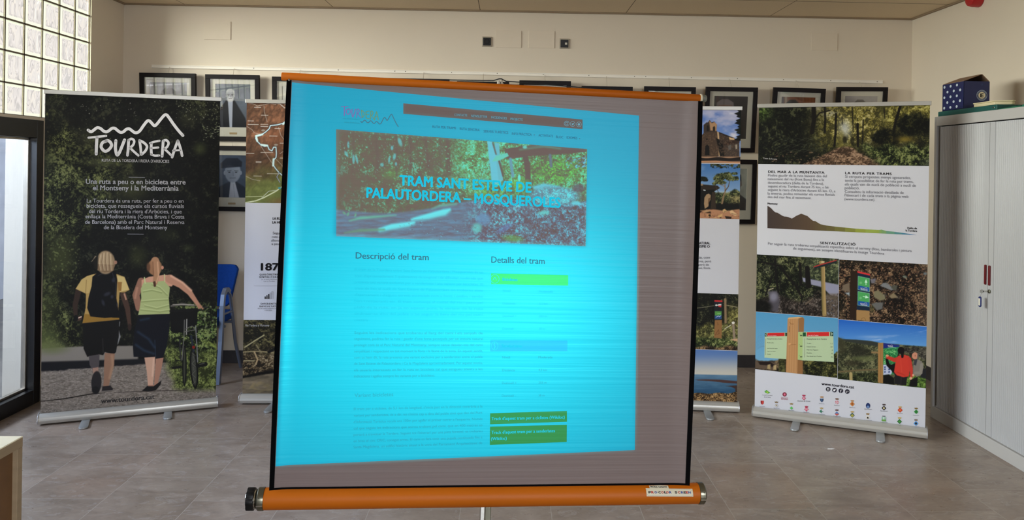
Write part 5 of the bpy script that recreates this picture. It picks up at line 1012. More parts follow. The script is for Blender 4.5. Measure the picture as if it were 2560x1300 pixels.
# cloth and its black edging
def band(name, x0, x1, z0, z1, nx, nz_, lift, mat, parent):
    A, B = np.meshgrid(np.linspace(x0, x1, nx), np.linspace(z0, z1, nz_)); V = ssf.v(A, B, lift).reshape(-1, 3)
    i = (np.arange(nz_-1)[:, None]*nx + np.arange(nx-1)[None]); q = np.stack([i, i+1, i+nx+1, i+nx], -1).reshape(-1, 4)
    me = bpy.data.meshes.new(name); me.from_pydata(V.tolist(), [], q.tolist()); me.materials.append(mat)
    me.polygons.foreach_set('use_smooth', [True]*len(me.polygons)); return link(name, me, parent)
fabric = band('screen_cloth', -OX-.75, -OX+.75, ZBm, ZT, 161, 201, 0, m_fab, scr)
band('side_border', -OX-.75, -OX-.734, ZBm, ZT, 5, 90, .0012, m_border, fabric); band('side_border', -OX+.734, -OX+.75, ZBm, ZT, 5, 90, .0012, m_border, fabric)
band('bottom_border', -OX-.75, -OX+.75, ZBm, ZBm+.007, 80, 2, .0014, m_border, fabric)
# top tube with its grey cap
RX = Matrix.Rotation(PI/2, 4, 'Y')
top = MB().lathe([(.0135, -.77-OX+.0), (.0145, -.768-OX), (.0145, .742-OX), (.0135, .744-OX)], Matrix.Translation((0, -OY+.004, ZT+.0125)) @ RX, 20).build('top_tube', m_orange, scr, True)
MB().lathe([(.0150, .744-OX), (.0160, .746-OX), (.0160, .750-OX), (.0150, .752-OX)], Matrix.Translation((0, -OY+.004, ZT+.0125)) @ RX, 20).build('cap_ring', m_cream, top, True)
MB().lathe([(.0125, .752-OX), (.0140, .754-OX), (.0140, .765-OX), (.011, .769-OX)], Matrix.Translation((0, -OY+.004, ZT+.0125)) @ RX, 20).build('end_cap', m_capgrey, top, True)
tt = MB()
for x in (-.742,): tt.box(x-.003-OX, x+.003-OX, -OY-.014, -OY-.010, ZT-.004, ZT+.004, .001)
tt.build('cloth_pin', m_chrome, top)
# black carrying bail that hangs over the mast hook
def lp(u, v, dy=0.0):
    a, b = ssf.loc(np.array([float(u)]), np.array([float(v)])); return (float(a[0]), -OY+dy, float(b[0]))
MB().tube([lp(900, 197, .014), lp(901.5, 192.6, .02), lp(906, 191.3, .03), lp(1000, 193.2, .045), lp(1120, 194.6, .06), lp(1215, 195.6, .068), lp(1238, 195.4, .07), lp(1252, 191.2, .07), lp(1258, 191.2, .07), lp(1270, 197.4, .07), lp(1310, 200.5, .065), lp(1420, 212, .045), lp(1530, 223, .028), lp(1585, 228.6, .018), lp(1593, 230.5, .014)], .0022, 8).build('carrying_bail', m_knob, scr, True)
# roller case, end caps, winding knob, sticker
CZ = ZBm - .0372; CR = .0372
case = MB().lathe([(CR-.001, -.768-OX), (CR, -.767-OX), (CR, .788-OX), (CR-.001, .789-OX)], Matrix.Translation((0, -OY+.012, CZ)) @ RX, 40).build('roller_case', m_orange, scr, True)
caps = [(-1, -.768), (1, .789)]
for s_, x in caps:
    mb = MB()
    pr = [(CR+.0012, 0), (CR+.0018, .002), (CR+.0018, .019), (CR-.003, .024), (CR-.011, .026)]
    if s_ < 0: pr = [(r, -h_) for r, h_ in pr]
    mb.lathe([(r, x-OX+h_) for r, h_ in pr], Matrix.Translation((0, -OY+.012, CZ)) @ RX, 40)
    e = mb.build('end_cap', m_dull, case, True)
    MB().lathe([(.0016, 0), (.0016, .0012)], Matrix.Translation((x-OX+s_*.012, -OY+.012-CR-.0012, CZ+.016)) @ Matrix.Rotation(PI/2, 4, 'X'), 10).build('rivet', m_slot, e)
    MB().box(x-OX+min(0, s_*.022), x-OX+max(0, s_*.022), -OY+.012-CR-.0032, -OY+.012-CR+.0005, CZ-.012, CZ-.008, .0008).build('latch_lip', m_chrome, e)
MB().lathe([(.030, -.794-OX), (.034, -.796-OX), (.033, -.801-OX), (.024, -.804-OX)], Matrix.Translation((0, -OY+.012, CZ)) @ RX, 32).build('bearing_ring', m_chrome, case, True)
pts = []
for k in range(64):
    a = 2*PI*k/64; r = .036 + .0035*abs(math.cos(4*a)); pts.append((-OY+.012+r*math.cos(a), CZ+r*math.sin(a)))
kn = MB().prism(pts, -.826-OX, -.801-OX, bev=.0025).build('winding_knob', m_knob, case, True)
MB().lathe([(.026, -.826-OX), (.024, -.829-OX), (.010, -.8305-OX)], Matrix.Translation((0, -OY+.012, CZ)) @ RX, 28).build('knob_plate', m_chrome, kn, True)
# sticker wrapped on the case
csf = Surf(SM, -OY+.012-CR, lambda a, b: CR - np.sqrt(np.maximum(CR**2 - (np.asarray(b)-CZ)**2, 1e-9)))
fl = Flat(csf, .0006); Z2 = lambda x, y: (1580+x/10.83, 1180+y/10.83)
def rr(x0, y0, x1, y1, r, n=5, sk=0.0):
    o = []
    for cx_, cy_, a0 in ((x1-r, y0+r, -90), (x1-r, y1-r, 0), (x0+r, y1-r, 90), (x0+r, y0+r, 180)):
        for k in range(n+1):
            t = math.radians(a0+90*k/n); x = cx_+r*math.cos(t); o.append(Z2(x, cy_+r*math.sin(t)+sk*(x-x0)))
    return o
def strips(x0, x1, y0, y1, mat, lift, n=6):
    for i in range(n):
        a, b = y0+(y1-y0)*i/n, y0+(y1-y0)*(i+1)/n; fl.poly([Z2(x0, a), Z2(x1, a+8), Z2(x1, b+8), Z2(x0, b)], mat, lift)
strips(398, 1658, 478, 660, m_cream, 0); strips(510, 1025, 425, 482, m_cream, 0, 3)
mk, mr, mb_ = m_ink, M('red_ink', (196, 52, 44), .45), M('blue_ink', (44, 72, 150), .45)
fl.stroke([Z2(425, 492), Z2(420, 505), Z2(420, 620), Z2(430, 640), Z2(1620, 652), Z2(1636, 635), Z2(1634, 520), Z2(1615, 492), Z2(1040, 488)], .35, m_grey, .0006, False)
fl.text('ROLL LIGHT', Z2(545, 465), Z2(985, 468), mk, 2.5, .03, 1.0, .0008)
for s_, x, c_ in (('P', 460, mk), ('R', 535, mr), ('O', 620, mb_), ('C', 725, mk), ('O', 803, mr), ('L', 885, mk), ('O', 935, mr), ('R', 1015, mb_), ('S', 1170, mk), ('C', 1252, mr), ('R', 1335, mb_), ('E', 1410, mk), ('E', 1470, mr), ('N', 1535, mb_)): fl.text(s_, Z2(x, 585), Z2(x+58, 586), c_, 4.6, .05, 1.0, .0008)
fl.text('-', Z2(688, 572), Z2(708, 572), mb_, 5, .03, 1.0, .0008)
fl.build('printed_sticker', case)
# mast, hook, case clamp, tripod legs standing on the floor
MB().box(-.030, -.0115, -.003, .027, .06, ZT+.01, .003).build('mast', m_chrome, scr)
MB().box(-.0115, .011, .002, .024, .08, ZT-.25, .002).build('mast_channel', m_dull, scr)
m_hook = M('bright_steel', (222, 220, 214), .22, .5)
hk = MB().box(-.014, -.003, -.008, .010, ZT-.02, ZT+.040, .003).lathe([(.0060, 0), (.0060, .040), (.004, .043)], Matrix.Translation((-.0225, -.014, ZT+.004)), 14)
hk.tube([(-.012, -.014, ZT+.0), (-.011, -.014, ZT+.044), (-.009, -.004, ZT+.050)], .0035, 8); hk.build('mast_hook', m_hook, scr, True)
MB().box(-.03, .03, -OY+.012+CR-.002, .0, CZ-.02, CZ+.02, .003).build('case_bracket', m_knob, scr)
hubz = .235
MB().lathe([(.030, hubz-.04), (.034, hubz-.03), (.034, hubz+.02), (.028, hubz+.03)], Matrix.Translation((0, .012, 0)), 20).build('leg_hub', m_knob, scr, True)
IM = SM.inverted()
for ang in (90, 210, 330):
    d = Vector((math.cos(math.radians(ang)), math.sin(math.radians(ang)), 0))
    hub = Vector((0, .012, hubz)) + d*.034; wf = SM @ (Vector((0, .012, 0)) + d*.46); wf.z = .012; foot = IM @ wf
    lg = MB().tube([hub, foot], .010, 10).build('leg', m_chrome, scr, True)
    MB().lathe([(.012, -.012), (.015, -.011), (.015, .006), (.011, .014)], Matrix.Translation(foot), 14).build('rubber_foot', m_knob, lg, True)
    MB().tube([Vector((0, .012, .10)) + d*.02, hub.lerp(foot, .55)], .004, 6).build('brace', m_chrome, scr)

# ------------------------------------------------------------------ the projector's beam and the projected page
PAGE_Q = [(731, 206.5), (1597.5, 289), (1587, 1125), (690, 1164)]; PHOTO_Q = [(840.3, 323.3), (1468, 372.7), (1464, 615.6), (840.7, 590.5)]; BAR_Q = [(1008.3, 258.4), (1456.2, 298.9), (1456.2, 323), (1008.3, 284.5)]
def screen_pts(q):
    a, b = ssf.loc(np.array([p[0] for p in q], float), np.array([p[1] for p in q], float)); return [SM @ Vector((float(x), -OY, float(z))) for x, z in zip(a, b)]
def projector(loc, watts):
    """a projector standing on a desk beside the photographer, out of the picture; its slide has a rectangle of light with the photograph left dark"""
    l = bpy.data.lights.new('projector_beam', 'SPOT'); l.energy = watts; l.spot_size = math.radians(46); l.spot_blend = .05; l.shadow_soft_size = .012
    o = bpy.data.objects.new('projector_beam', l); COL.objects.link(o)
    L0 = Vector(loc); P = screen_pts(PAGE_Q); c = sum(P, Vector())/4
    R = (c-L0).to_track_quat('-Z', 'Y'); o.location = L0; o.rotation_euler = R.to_euler(); Ri = R.inverted()
    def uv(p): d = Ri @ (p-L0); return d.x/d.z, d.y/d.z
    src = [uv(p) for p in P]; dst = [(0, 0), (1, 0), (1, 1), (0, 1)]; A = []
    for (x, y), (u, v) in zip(src, dst): A += [[x, y, 1, 0, 0, 0, -u*x, -u*y, -u], [0, 0, 0, x, y, 1, -v*x, -v*y, -v]]
    H = np.linalg.svd(np.array(A))[2][-1].reshape(3, 3); H = H/H[2, 2]
    def st(p): q = H @ np.array([*uv(p), 1.0]); return q[:2]/q[2]
    l.use_nodes = True; nt = l.node_tree; N = nt.nodes; K = nt.links; em = N['Emission']
    tc = N.new('ShaderNodeTexCoord'); sx = N.new('ShaderNodeSeparateXYZ'); K.new(tc.outputs['Normal'], sx.inputs[0])
    x = mth(nt, 'DIVIDE', sx.outputs[0], sx.outputs[2]); y = mth(nt, 'DIVIDE', sx.outputs[1], sx.outputs[2])
    lc = lambda r: mth(nt, 'ADD', mth(nt, 'MULTIPLY_ADD', x, float(r[0]), float(r[2])), mth(nt, 'MULTIPLY', y, float(r[1])))
    den = lc(H[2]); s_ = mth(nt, 'DIVIDE', lc(H[0]), den); t_ = mth(nt, 'DIVIDE', lc(H[1]), den)
    def inside(v, a, b): return mth(nt, 'MULTIPLY', mth(nt, 'GREATER_THAN', v, float(a)), mth(nt, 'LESS_THAN', v, float(b)))
    m = mth(nt, 'MULTIPLY', inside(s_, 0, 1), inside(t_, 0, 1))
    for q in (PHOTO_Q, BAR_Q):
        r = np.array([st(p) for p in screen_pts(q)])
        k = mth(nt, 'MULTIPLY', inside(s_, (r[0, 0]+r[3, 0])/2, (r[1, 0]+r[2, 0])/2), inside(t_, (r[0, 1]+r[1, 1])/2, (r[2, 1]+r[3, 1])/2))
        m = mth(nt, 'MULTIPLY', m, mth(nt, 'SUBTRACT', 1.0, k))
    f = lambda v, c0, w_: mth(nt, 'POWER', mth(nt, 'DIVIDE', mth(nt, 'SUBTRACT', v, c0), w_), 2.0)
    lens = mth(nt, 'POWER', 2.718, mth(nt, 'MULTIPLY', mth(nt, 'ADD', mth(nt, 'POWER', mth(nt, 'ABSOLUTE', mth(nt, 'DIVIDE', mth(nt, 'SUBTRACT', s_, .35), .62)), 2.0), mth(nt, 'POWER', mth(nt, 'ABSOLUTE', mth(nt, 'DIVIDE', mth(nt, 'SUBTRACT', t_, .64), .40)), 2.0)), -1.0))
    em.inputs[0].default_value = (.02, .84, .92, 1); K.new(mth(nt, 'MULTIPLY', m, lens), em.inputs[1])
    return o
projector((0.95, 0.25, 0.95), 1350)
PE = lambda r, g, b: (r, g, b)
m_page = fabric_mat('page_cyan_glow', (FB[0]*.08, FB[1]*.9, FB[2]*.9), PE(.0, .22, .40), spec=.2)  # projected light put into the sheet as cyan base colour and emission
m_dark = fabric_mat('page_black', FB, PE(0, 0, 0))
m_htxt = fabric_mat('page_heading', (FB[0]*.3, FB[1]*.2, FB[2]*.2), PE(.01, .12, .20)); m_btxt = fabric_mat('page_text', (FB[0]*.2, FB[1]*.55, FB[2]*.55), PE(0, .17, .28)); m_ltxt = fabric_mat('page_light_text', FB, PE(.02, .26, .36))
m_title = fabric_mat('page_title', (FB[0]*.2, FB[1]*.6, FB[2]*.6), PE(.0, .48, .68)); m_ftxt = fabric_mat('page_faint_text', (FB[0]*.1, FB[1]*.8, FB[2]*.82), PE(0, .21, .38))
m_green = fabric_mat('page_green', (.03, .05, .01), PE(.03, .66, .09)); m_blue = fabric_mat('page_blue', (.01, .05, .05), PE(.02, .40, .78)); m_btn = fabric_mat('page_button', (.03, .04, .01), PE(.015, .19, .04))
m_lpur = fabric_mat('page_logo_violet', (FB[0]*.6, FB[1]*.5, FB[2]*.6), PE(.09, .09, .32)); m_lyel = fabric_mat('page_logo_olive', (FB[0]*.5, FB[1]*.6, FB[2]*.4), PE(.06, .20, .12)); m_lline = fabric_mat('page_logo_line', (FB[0]*.4, FB[1]*.5, FB[2]*.5), PE(0, .10, .18)); m_lgrey = fabric_mat('page_logo_caption', (FB[0]*.4, FB[1]*.6, FB[2]*.6), PE(0, .22, .30))
def quad_sheet(name, q, mat, parent, lift, nx=80, ny=24):
    q = np.asarray(q, float); s_, t_ = np.meshgrid(np.linspace(0, 1, nx), np.linspace(0, 1, ny))
    P = [(q[0, i]*(1-s_)+q[1, i]*s_)*(1-t_) + (q[3, i]*(1-s_)+q[2, i]*s_)*t_ for i in (0, 1)]
    A, B = ssf.loc(P[0], P[1]); A = np.maximum(A, -OX-.734)
    V = ssf.v(A, B, lift).reshape(-1, 3); i = (np.arange(ny-1)[:, None]*nx + np.arange(nx-1)[None]); f = np.stack([i, i+1, i+nx+1, i+nx], -1).reshape(-1, 4)
    me = bpy.data.meshes.new(name); me.from_pydata(V.tolist(), [], f.tolist()); me.materials.append(mat); me.polygons.foreach_set('use_smooth', [True]*len(me.polygons)); return link(name, me, parent)
page = quad_sheet('projected_page', [(731, 206.5), (1597.5, 289), (1587, 1125), (690, 1164)], m_page, scr, .0006, 140, 120)
tag(page, 'projected cyan web page')
def paint_stream(c):
    X, Y = c.X, c.Y
    br = (112, 100, 94)
    c.leaves(np.ones_like(X), br, (96, 112, 92), (92, 168, 140), 7, 301, 1.0, -.12)
    c.mix(.75*sst(960, 850, X)*sst(400, 470, Y)*sst(560, 520, Y), br); c.mix(.5*sst(480, 430, Y)*sst(880, 850, X), br)
    c.leaves(sst(1100, 1180, X)*sst(500, 470, Y), (96, 98, 80), (84, 158, 110), (96, 214, 176), 5, 303, 1.1)
    c.leaves(np.exp(-((X-1190)/60)**2-((Y-410)/50)**2), (84, 112, 76), (84, 176, 122), (110, 222, 190), 4, 304, 1.1); c.leaves(np.exp(-((X-1385)/60)**2-((Y-428)/26)**2), (80, 108, 50), (88, 164, 58), (128, 212, 90), 4, 305, 1.1); c.mix(.5*np.exp(-((X-980)/22)**2-((Y-435)/14)**2), (96, 140, 62)); c.mix(.6*np.exp(-((X-1296)/14)**2-((Y-462)/16)**2), (170, 200, 60)); c.mix(.6*np.exp(-((X-1230)/40)**2-((Y-485)/16)**2)*sst(.35, .6, vnoise(X/4, Y/4, 9)), (150, 182, 60))
    for p, w_ in (([(1025, 335), (1027, 420)], 8), ([(1062, 340), (1072, 420)], 9), ([(1118, 350), (1122, 430)], 12), ([(990, 330), (992, 440)], 6), ([(940, 332), (945, 420)], 8), ([(885, 330), (882, 430)], 6)): c.line(p, w_, (110, 98, 92), 2, .8)
    for x, y, rx, ry, a in ((871, 362, 3, 9, 0), (866, 385, 3.5, 9, -.5), (884, 398, 3.4, 12, 0), (892, 398, 3, 12, -.2), (1000, 355, 5, 12, -.35), (980, 370, 3.6, 6, 0), (986, 392, 4, 9, .2), (990, 410, 3, 5, 0), (973, 400, 2.6, 10, .1), (955, 412, 5, 5, 0)): c.ell(x, y, rx, ry, (96, 178, 172), .5, .85, a)
    c.dabs(420, (845, 1110, 330, 440), [(100, 160, 128), (96, 140, 108), (110, 186, 160)], (.8, 2.6), 31, ang=1.2, asp=.45, al=.6); c.dabs(420, (1110, 1290, 360, 500), [(96, 190, 150), (120, 210, 150), (100, 130, 90)], (.9, 2.8), 32, asp=.6, al=.65); c.dabs(260, (1320, 1465, 385, 470), [(110, 206, 110), (96, 180, 150), (90, 110, 80)], (.9, 3), 33, asp=.5, al=.7)
    c.dabs(40, (1415, 1466, 390, 420), [(90, 206, 226), (80, 180, 200)], (2, 5), 34, ang=-.4, asp=.4, al=.7)
    # pale trunks and the dark beam of a footbridge
    c.poly([(1218, 352), (1230, 354), (1240, 378), (1244, 392), (1253, 458), (1230, 460), (1222, 392)], (84, 184, 190), 1.2); c.poly([(1236, 356), (1248, 358), (1250, 392), (1258, 452), (1246, 450)], (92, 176, 180), 1.2); c.line([(1232, 358), (1240, 385)], 4, (100, 110, 108), 1); c.line([(1247, 400), (1258, 440)], 5, (102, 98, 92), 1)
    c.poly([(1262, 372), (1330, 362), (1400, 366), (1468, 373), (1467, 380), (1400, 386), (1330, 390), (1270, 398), (1262, 394)], (110, 94, 86), 1.2); c.line([(1300, 374), (1360, 366), (1400, 372)], 6, (80, 128, 116), 2, .7); c.poly([(1240, 390), (1268, 382), (1272, 390), (1246, 402), (1230, 404)], (96, 192, 168), 1); c.ell(1312, 368, 6, 4, (92, 200, 180), .5, .9)
    c.poly([(1306, 388), (1318, 390), (1326, 410), (1327, 456), (1314, 456), (1312, 420)], (104, 94, 84), 1.2); c.line([(1276, 398), (1282, 440)], 8, (96, 150, 160), 1.4, .8); c.line([(1375, 388), (1378, 416)], 8, (92, 120, 130), 1.5, .8); c.line([(1318, 455), (1320, 552)], 15, (78, 126, 92), 2, .85); c.line([(1331, 456), (1333, 552)], 4, (84, 92, 88), 1.5, .7); c.ell(1298, 445, 4, 10, (80, 220, 200), .4, .9)
    # stream bed and rocks
    bed = sst(-4, 4, Y-(530-(X-842)*.055+10*np.sin(X/70))); w_ = fbm(X/26+Y/18, Y/5, 5, 311)
    c.c += (np.stack([96-34*w_, 96+50*w_, 104+62*w_], -1)-c.c)*bed[..., None]
    c.leaves(bed*sst(1130, 1240, X), (70, 92, 100), (66, 132, 146), (90, 196, 196), 4.5, 313, 1.05)
    c.leaves(bed*sst(1300, 1340, X), (80, 88, 96), (58, 116, 128), (78, 176, 186), 4.6, 315, .95)
    for p, w2 in (([(950, 574), (980, 566), (1020, 560), (1035, 556)], [8, 12, 10, 5]), ([(1030, 548), (1070, 540), (1110, 530), (1124, 524)], [5, 12, 14, 6])): c.line(p, w2, (40, 220, 216), 3); c.line([(q[0], q[1]+4) for q in p], w2, (56, 206, 200), 4, .5)
    for p, col in (([(874, 552), (900, 545), (940, 542), (990, 538)], (110, 182, 150)), ([(862, 582), (900, 576), (960, 574)], (96, 150, 118)), ([(1080, 522), (1100, 514), (1140, 510)], (84, 168, 150))): c.line(p, [3, 7, 6, 2][:len(p)] , col, 2.5, .75)
    c.ell(1208, 548, 20, 16, (70, 142, 166), .4, .85); c.ell(1192, 570, 13, 13, (74, 190, 176), .5, .8); c.ell(1262, 570, 22, 8, (72, 122, 156), .6, .7, -.5); c.ell(1282, 596, 28, 9, (96, 156, 92), .6, .7, .1); c.poly([(1330, 466), (1360, 458), (1400, 466), (1420, 480), (1405, 500), (1350, 492)], (76, 186, 190), 3); c.leaves(1-sst(.7, 1.1, np.hypot((X-1385)/70, (Y-490)/26)), (70, 132, 140), (76, 172, 176), (100, 214, 208), 3, 317); c.ell(1446, 470, 18, 12, (86, 96, 108), .5, .8); c.ell(1440, 508, 12, 6, (92, 206, 206), .5, .8); c.ell(1360, 532, 16, 7, (90, 206, 190), .6, .8)
    c.dabs(500, (1330, 1466, 525, 615), [(60, 110, 126), (80, 166, 176), (92, 92, 104), (100, 190, 196)], (1, 3.4), 36, asp=.45, al=.7); c.dabs(300, (1000, 1330, 545, 605), [(70, 130, 150), (90, 182, 186), (84, 96, 104)], (.8, 2.6), 37, asp=.5, al=.6); c.dabs(12, (858, 890, 505, 540), [(100, 160, 128)], (3, 6), 38, al=.8)
m_photo = fabric_mat('page_photo', FB, attr=True)
AMB = lin((106, 95, 94))
pa0, pa1, pb0, pb1 = rect_of(ssf, (840.3, 323.3), (1468, 372.7), (1464, 615.6), (840.7, 590.5))
# the projector's keystone slants the picture, so its grid follows the four measured corners
def keystone_photo():
    nx, ny = 430, 180; s_, t_ = np.meshgrid(np.linspace(0, 1, nx), np.linspace(0, 1, ny)); q = np.array([(840.3, 323.3), (1468, 372.7), (1464, 615.6), (840.7, 590.5)])
    X, Y = [(q[0, i]*(1-s_)+q[1, i]*s_)*(1-t_) + (q[3, i]*(1-s_)+q[2, i]*s_)*t_ for i in (0, 1)]
    A, B = ssf.loc(X, Y); cv = Canvas(X, Y, (112, 100, 94)); paint_stream(cv)
    col = np.clip(lin(np.clip(cv.c, 0, 255)) - AMB, 0, 1)*np.array((.6, 1.15, 1.35))
    V = ssf.v(A, B, .0012).reshape(-1, 3); i = (np.arange(ny-1)[:, None]*nx + np.arange(nx-1)[None]); f = np.stack([i, i+1, i+nx+1, i+nx], -1).reshape(-1, 4)
    me = bpy.data.meshes.new('projected_photo'); me.from_pydata(V.tolist(), [], f.tolist())
    at = me.attributes.new('ink', 'FLOAT_COLOR', 'POINT'); at.data.foreach_set('color', np.concatenate([col.reshape(-1, 3), np.ones((nx*ny, 1))], 1).astype(np.float32).ravel())
    me.materials.append(m_photo); return link('projected_photo', me, page)
keystone_photo()
fl = Flat(ssf, .0018)
fl.text('TRAM SANT ESTEVE DE', (999.6, 462.8), (1327.3, 481), m_title, 26, .04); fl.text('PALAUTORDERA \u2013 MOSQUEROLES', (917, 493.6), (1400.5, 519), m_title, 26, .04); fl.build('projected_title', page)
# logo and menu bars
fl = Flat(ssf, .0012); kx, ky = 95/1950, 34.5/430
logo(fl, lambda x, y: (852+(x-150)*kx, 264.5+(y-650)*.064+(x-150)*.0048), .052, None, m_lpur, m_lyel, 0, .8)
fl.stroke([(902+(x-165)*.0486, 292.5+(y-330)*.070+(x-165)*.0028-3) for x, y in LOGO_LINE], 2.2, m_lline)
for s_, x0, x1, y in (('ruta de la tordera i', 857, 899, 297.6), ("riera d'arb\u00facies", 861, 899, 307)): fl.text(s_, (x0, y), (x1, y+2.6), m_lgrey, 4.2, .01)
fl.build('projected_logo', page)
fl = Flat(ssf, .0012); n = 12
for i in range(n):
    a, b = i/n, (i+1)/n; L_ = lambda p, q, t: (p[0]+(q[0]-p[0])*t, p[1]+(q[1]-p[1])*t); T0, T1, B0, B1 = (1008.3, 258.4), (1456.2, 298.9), (1008.3, 284.5), (1456.2, 323)
    fl.poly([L_(T0, T1, a), L_(T0, T1, b), L_(B0, B1, b), L_(B0, B1, a)], m_dark)
for s_, x0, x1, y0, y1 in (('CONTACTE', 1135.7, 1168, 289.6, 291.4), ('NEWSLETTER', 1178, 1218, 292.4, 295), ('INCID\u00c8NCIES', 1228, 1267, 296, 298.6), ('PROJECTE', 1276, 1306.6, 300, 302)): fl.text(s_, (x0, y0), (x1, y1), m_ltxt, 6, .02, 1, .0004)
for i, (x, y) in enumerate(((1416.5, 308.8), (1431.5, 310), (1447, 311))):
    fl.ring(x, y, 5.6, 6.6, m_ltxt, 28, .0004)
    if i == 0: fl.stroke([(x-2.4, y-3), (x+2.4, y-3), (x+2.4, y+3), (x-2.4, y+3), (x-2.4, y-3)], 1.2, m_ltxt, .0004, False)
    elif i == 1: fl.poly([(x-3.4, y-2), (x-1, y-.4), (x, y-2.2), (x+2, y-2.4), (x+3.4, y-1.6), (x+2, y+1.6), (x-.4, y+3), (x-3.2, y+2.2), (x-1.6, y+1.4)], m_ltxt, .0004)
    else: fl.disc(x, y, 3, 3.2, m_ltxt, 20, .0004)
fl.build('projected_header_bar', page)
fl = Flat(ssf, .0012)
for s_, x0, x1, y0, y1 in (('RUTA PER TRAMS', 1081, 1139.8, 319.6, 323.2), ('RUTA SENCERA', 1149.5, 1199, 324.7, 328.2), ('SERVEIS TUR\u00cdSTICS', 1209, 1270.4, 331, 334.8), ('INFO PR\u00c0CTICA', 1279.6, 1329, 337, 339.8), ('ACTIVITATS', 1346, 1381.9, 341, 343.6), ('BLOC', 1390, 1408, 345, 346.2), ('IDIOMES', 1416.5, 1443, 346.6, 348.6)): fl.text(s_, (x0, y0), (x1, y1), m_htxt, 6.4, .012)
for x, y in ((1335.6, 337.5), (1449, 347)): fl.poly([(x-2, y-1), (x+2, y-1), (x, y+1.6)], m_htxt)
fl.build('projected_menu', page)
fl = Flat(ssf, .0012)
fl.text('Descripci\u00f3 del tram', (889.5, 646.2), (1071.6, 650.6), m_htxt, 16.5, .016).flush('projected_heading', page); fl.text('Detalls del tram', (1228.4, 656.6), (1361.4, 660), m_htxt, 16.5, .012).flush('projected_heading', page); fl.text('Variant bicicletes', (886.5, 993), (983, 990), m_btxt, 10, .0); fl.build('projected_heading', page)
fl = Flat(ssf, .0012)
def para(lines, ys, m, h=6.6, x0=887.0, x1=1207.5):
    for s_, y in zip(lines, ys):
        k = 7.4-.040*(y-676); e = x1
        if s_.endswith('|'): s_ = s_[:-1]; V, F, wd2 = glyphs(s_, 0, 1); e = x0 + wd2*h/.727*1.0; k *= (e-x0)/(x1-x0)
        fl.text(s_, (x0-(y-676)*.007, y), (e-(y-676)*.004, y+k), m, h)
    fl.flush('projected_paragraph', page)
para(('El tram de la Tourdera entre Sant Esteve de Palautordera i Mosqueroles \u00e9s un', "tram d'aproximadament 5 quil\u00f2metres de longitud i de dificultat moderada que", 'presenta una variant exclusiva per a senderistes i una variant per bicicletes. El', 'tram de lloc al nucli de Sant Esteve de Palautordera on trobareu zona', "d'aparcament i d'alguns serveis essencials com a fonts i ombra i tamb\u00e9", 'bars i restaurants etc. El tram comen\u00e7a al costat del riu i passa pel', 'plaf\u00f3 de la ruta, on ja en aquest punt, la variant de la ruta', 'endinsar-se dins del poble o b\u00e9 seguir la llera del riu pel cam\u00ed', 'contr\u00e0ria.|'), (676.4, 692.2, 708, 723.6, 739.4, 755.2, 770.8, 786.6, 802.4), m_ftxt)
para(('Seguint les indicacions que trobareu al llarg del cam\u00ed i els senyals de', "seguiment, podreu fer la ruta i gaudir d'una bona passejada per un entorn natural", 'protegit com \u00e9s el Parc Natural del Montseny, sempre sense desviar-vos del cam\u00ed', 'senyalitzat i respectant en tot moment la flora i la fauna de la zona. En aquest sentit,', 'com us hem dit, la ruta presenta una variant exclusiva per a senderistes entre el poble', 'de Sant Esteve de Palautordera i Ca la Magdalena aproximadament. Per aquest motiu,', 'els usuaris interessats en fer la ruta en bicicleta cal que estigueu atents a les', 'indicacions i agafeu sempre les variants per a bicicletes.|'), (834.6, 849.6, 865.4, 880.8, 896.4, 912, 928, 943.4), m_btxt)
para(("El tram per a ciclistes, de 5,1 km de longitud, s'inicia just en la direcci\u00f3 contr\u00e0ria a la", "variant per senderistes, \u00e9s a dir, no s'inicia cap a dins del poble sin\u00f3 que des del Punt", "d'Informaci\u00f3 Tur\u00edstica recula uns 100m per agafar el primer carrer a l'esquerra. Nom\u00e9s", 'cal que seguiu les indicacions que anireu trobant pel cam\u00ed, que en 400 metres us', "portar\u00e0 a travessar la Tordera. Seguint tot l'itinerari per una pista forestal, us trobareu", 'en breu el cinc CRIC, conegut arreu. El cam\u00ed us far\u00e0 tenir una pujada continuada fins a', 'Santa Magdalena, un edifici hist\u00f2ric situat a la vora del Parrament Arquitect\u00f2nic de'), (1025, 1041.4, 1057.6, 1073.6, 1089.4, 1105.4, 1120.4), m_btxt)
fl = Flat(ssf, .0012)
fl.poly([(1227.6, 683.3), (1420.5, 687.9), (1420.4, 713.9), (1228, 710.4)], m_green); fl.ring(1237, 697, 10.2, 11.2, m_title, 28, .0004); fl.text('Bicicletes', (1256.3, 701.4), (1293.5, 702.4), m_title, 7.5, .035, 1, .0004); fl.stroke([(1232, 700), (1237, 693), (1241, 700)], 1.4, m_title, .0004); fl.flush('projected_green_bar', page)
fl.poly([(1225.7, 850.2), (1418.8, 851.4), (1418, 878), (1226, 878.5)], m_blue); fl.ring(1236.5, 864.3, 9.6, 11, m_title, 28, .0004, .78); fl.text('Senderisme', (1254.5, 868), (1305, 868.4), m_title, 7.8, .035, 1, .0004); fl.stroke([(1236.6, 856), (1235, 862), (1237.6, 866), (1234.4, 873)], 2, m_title, .0004); fl.flush('projected_blue_bar', page)
fl = Flat(ssf, .0012)
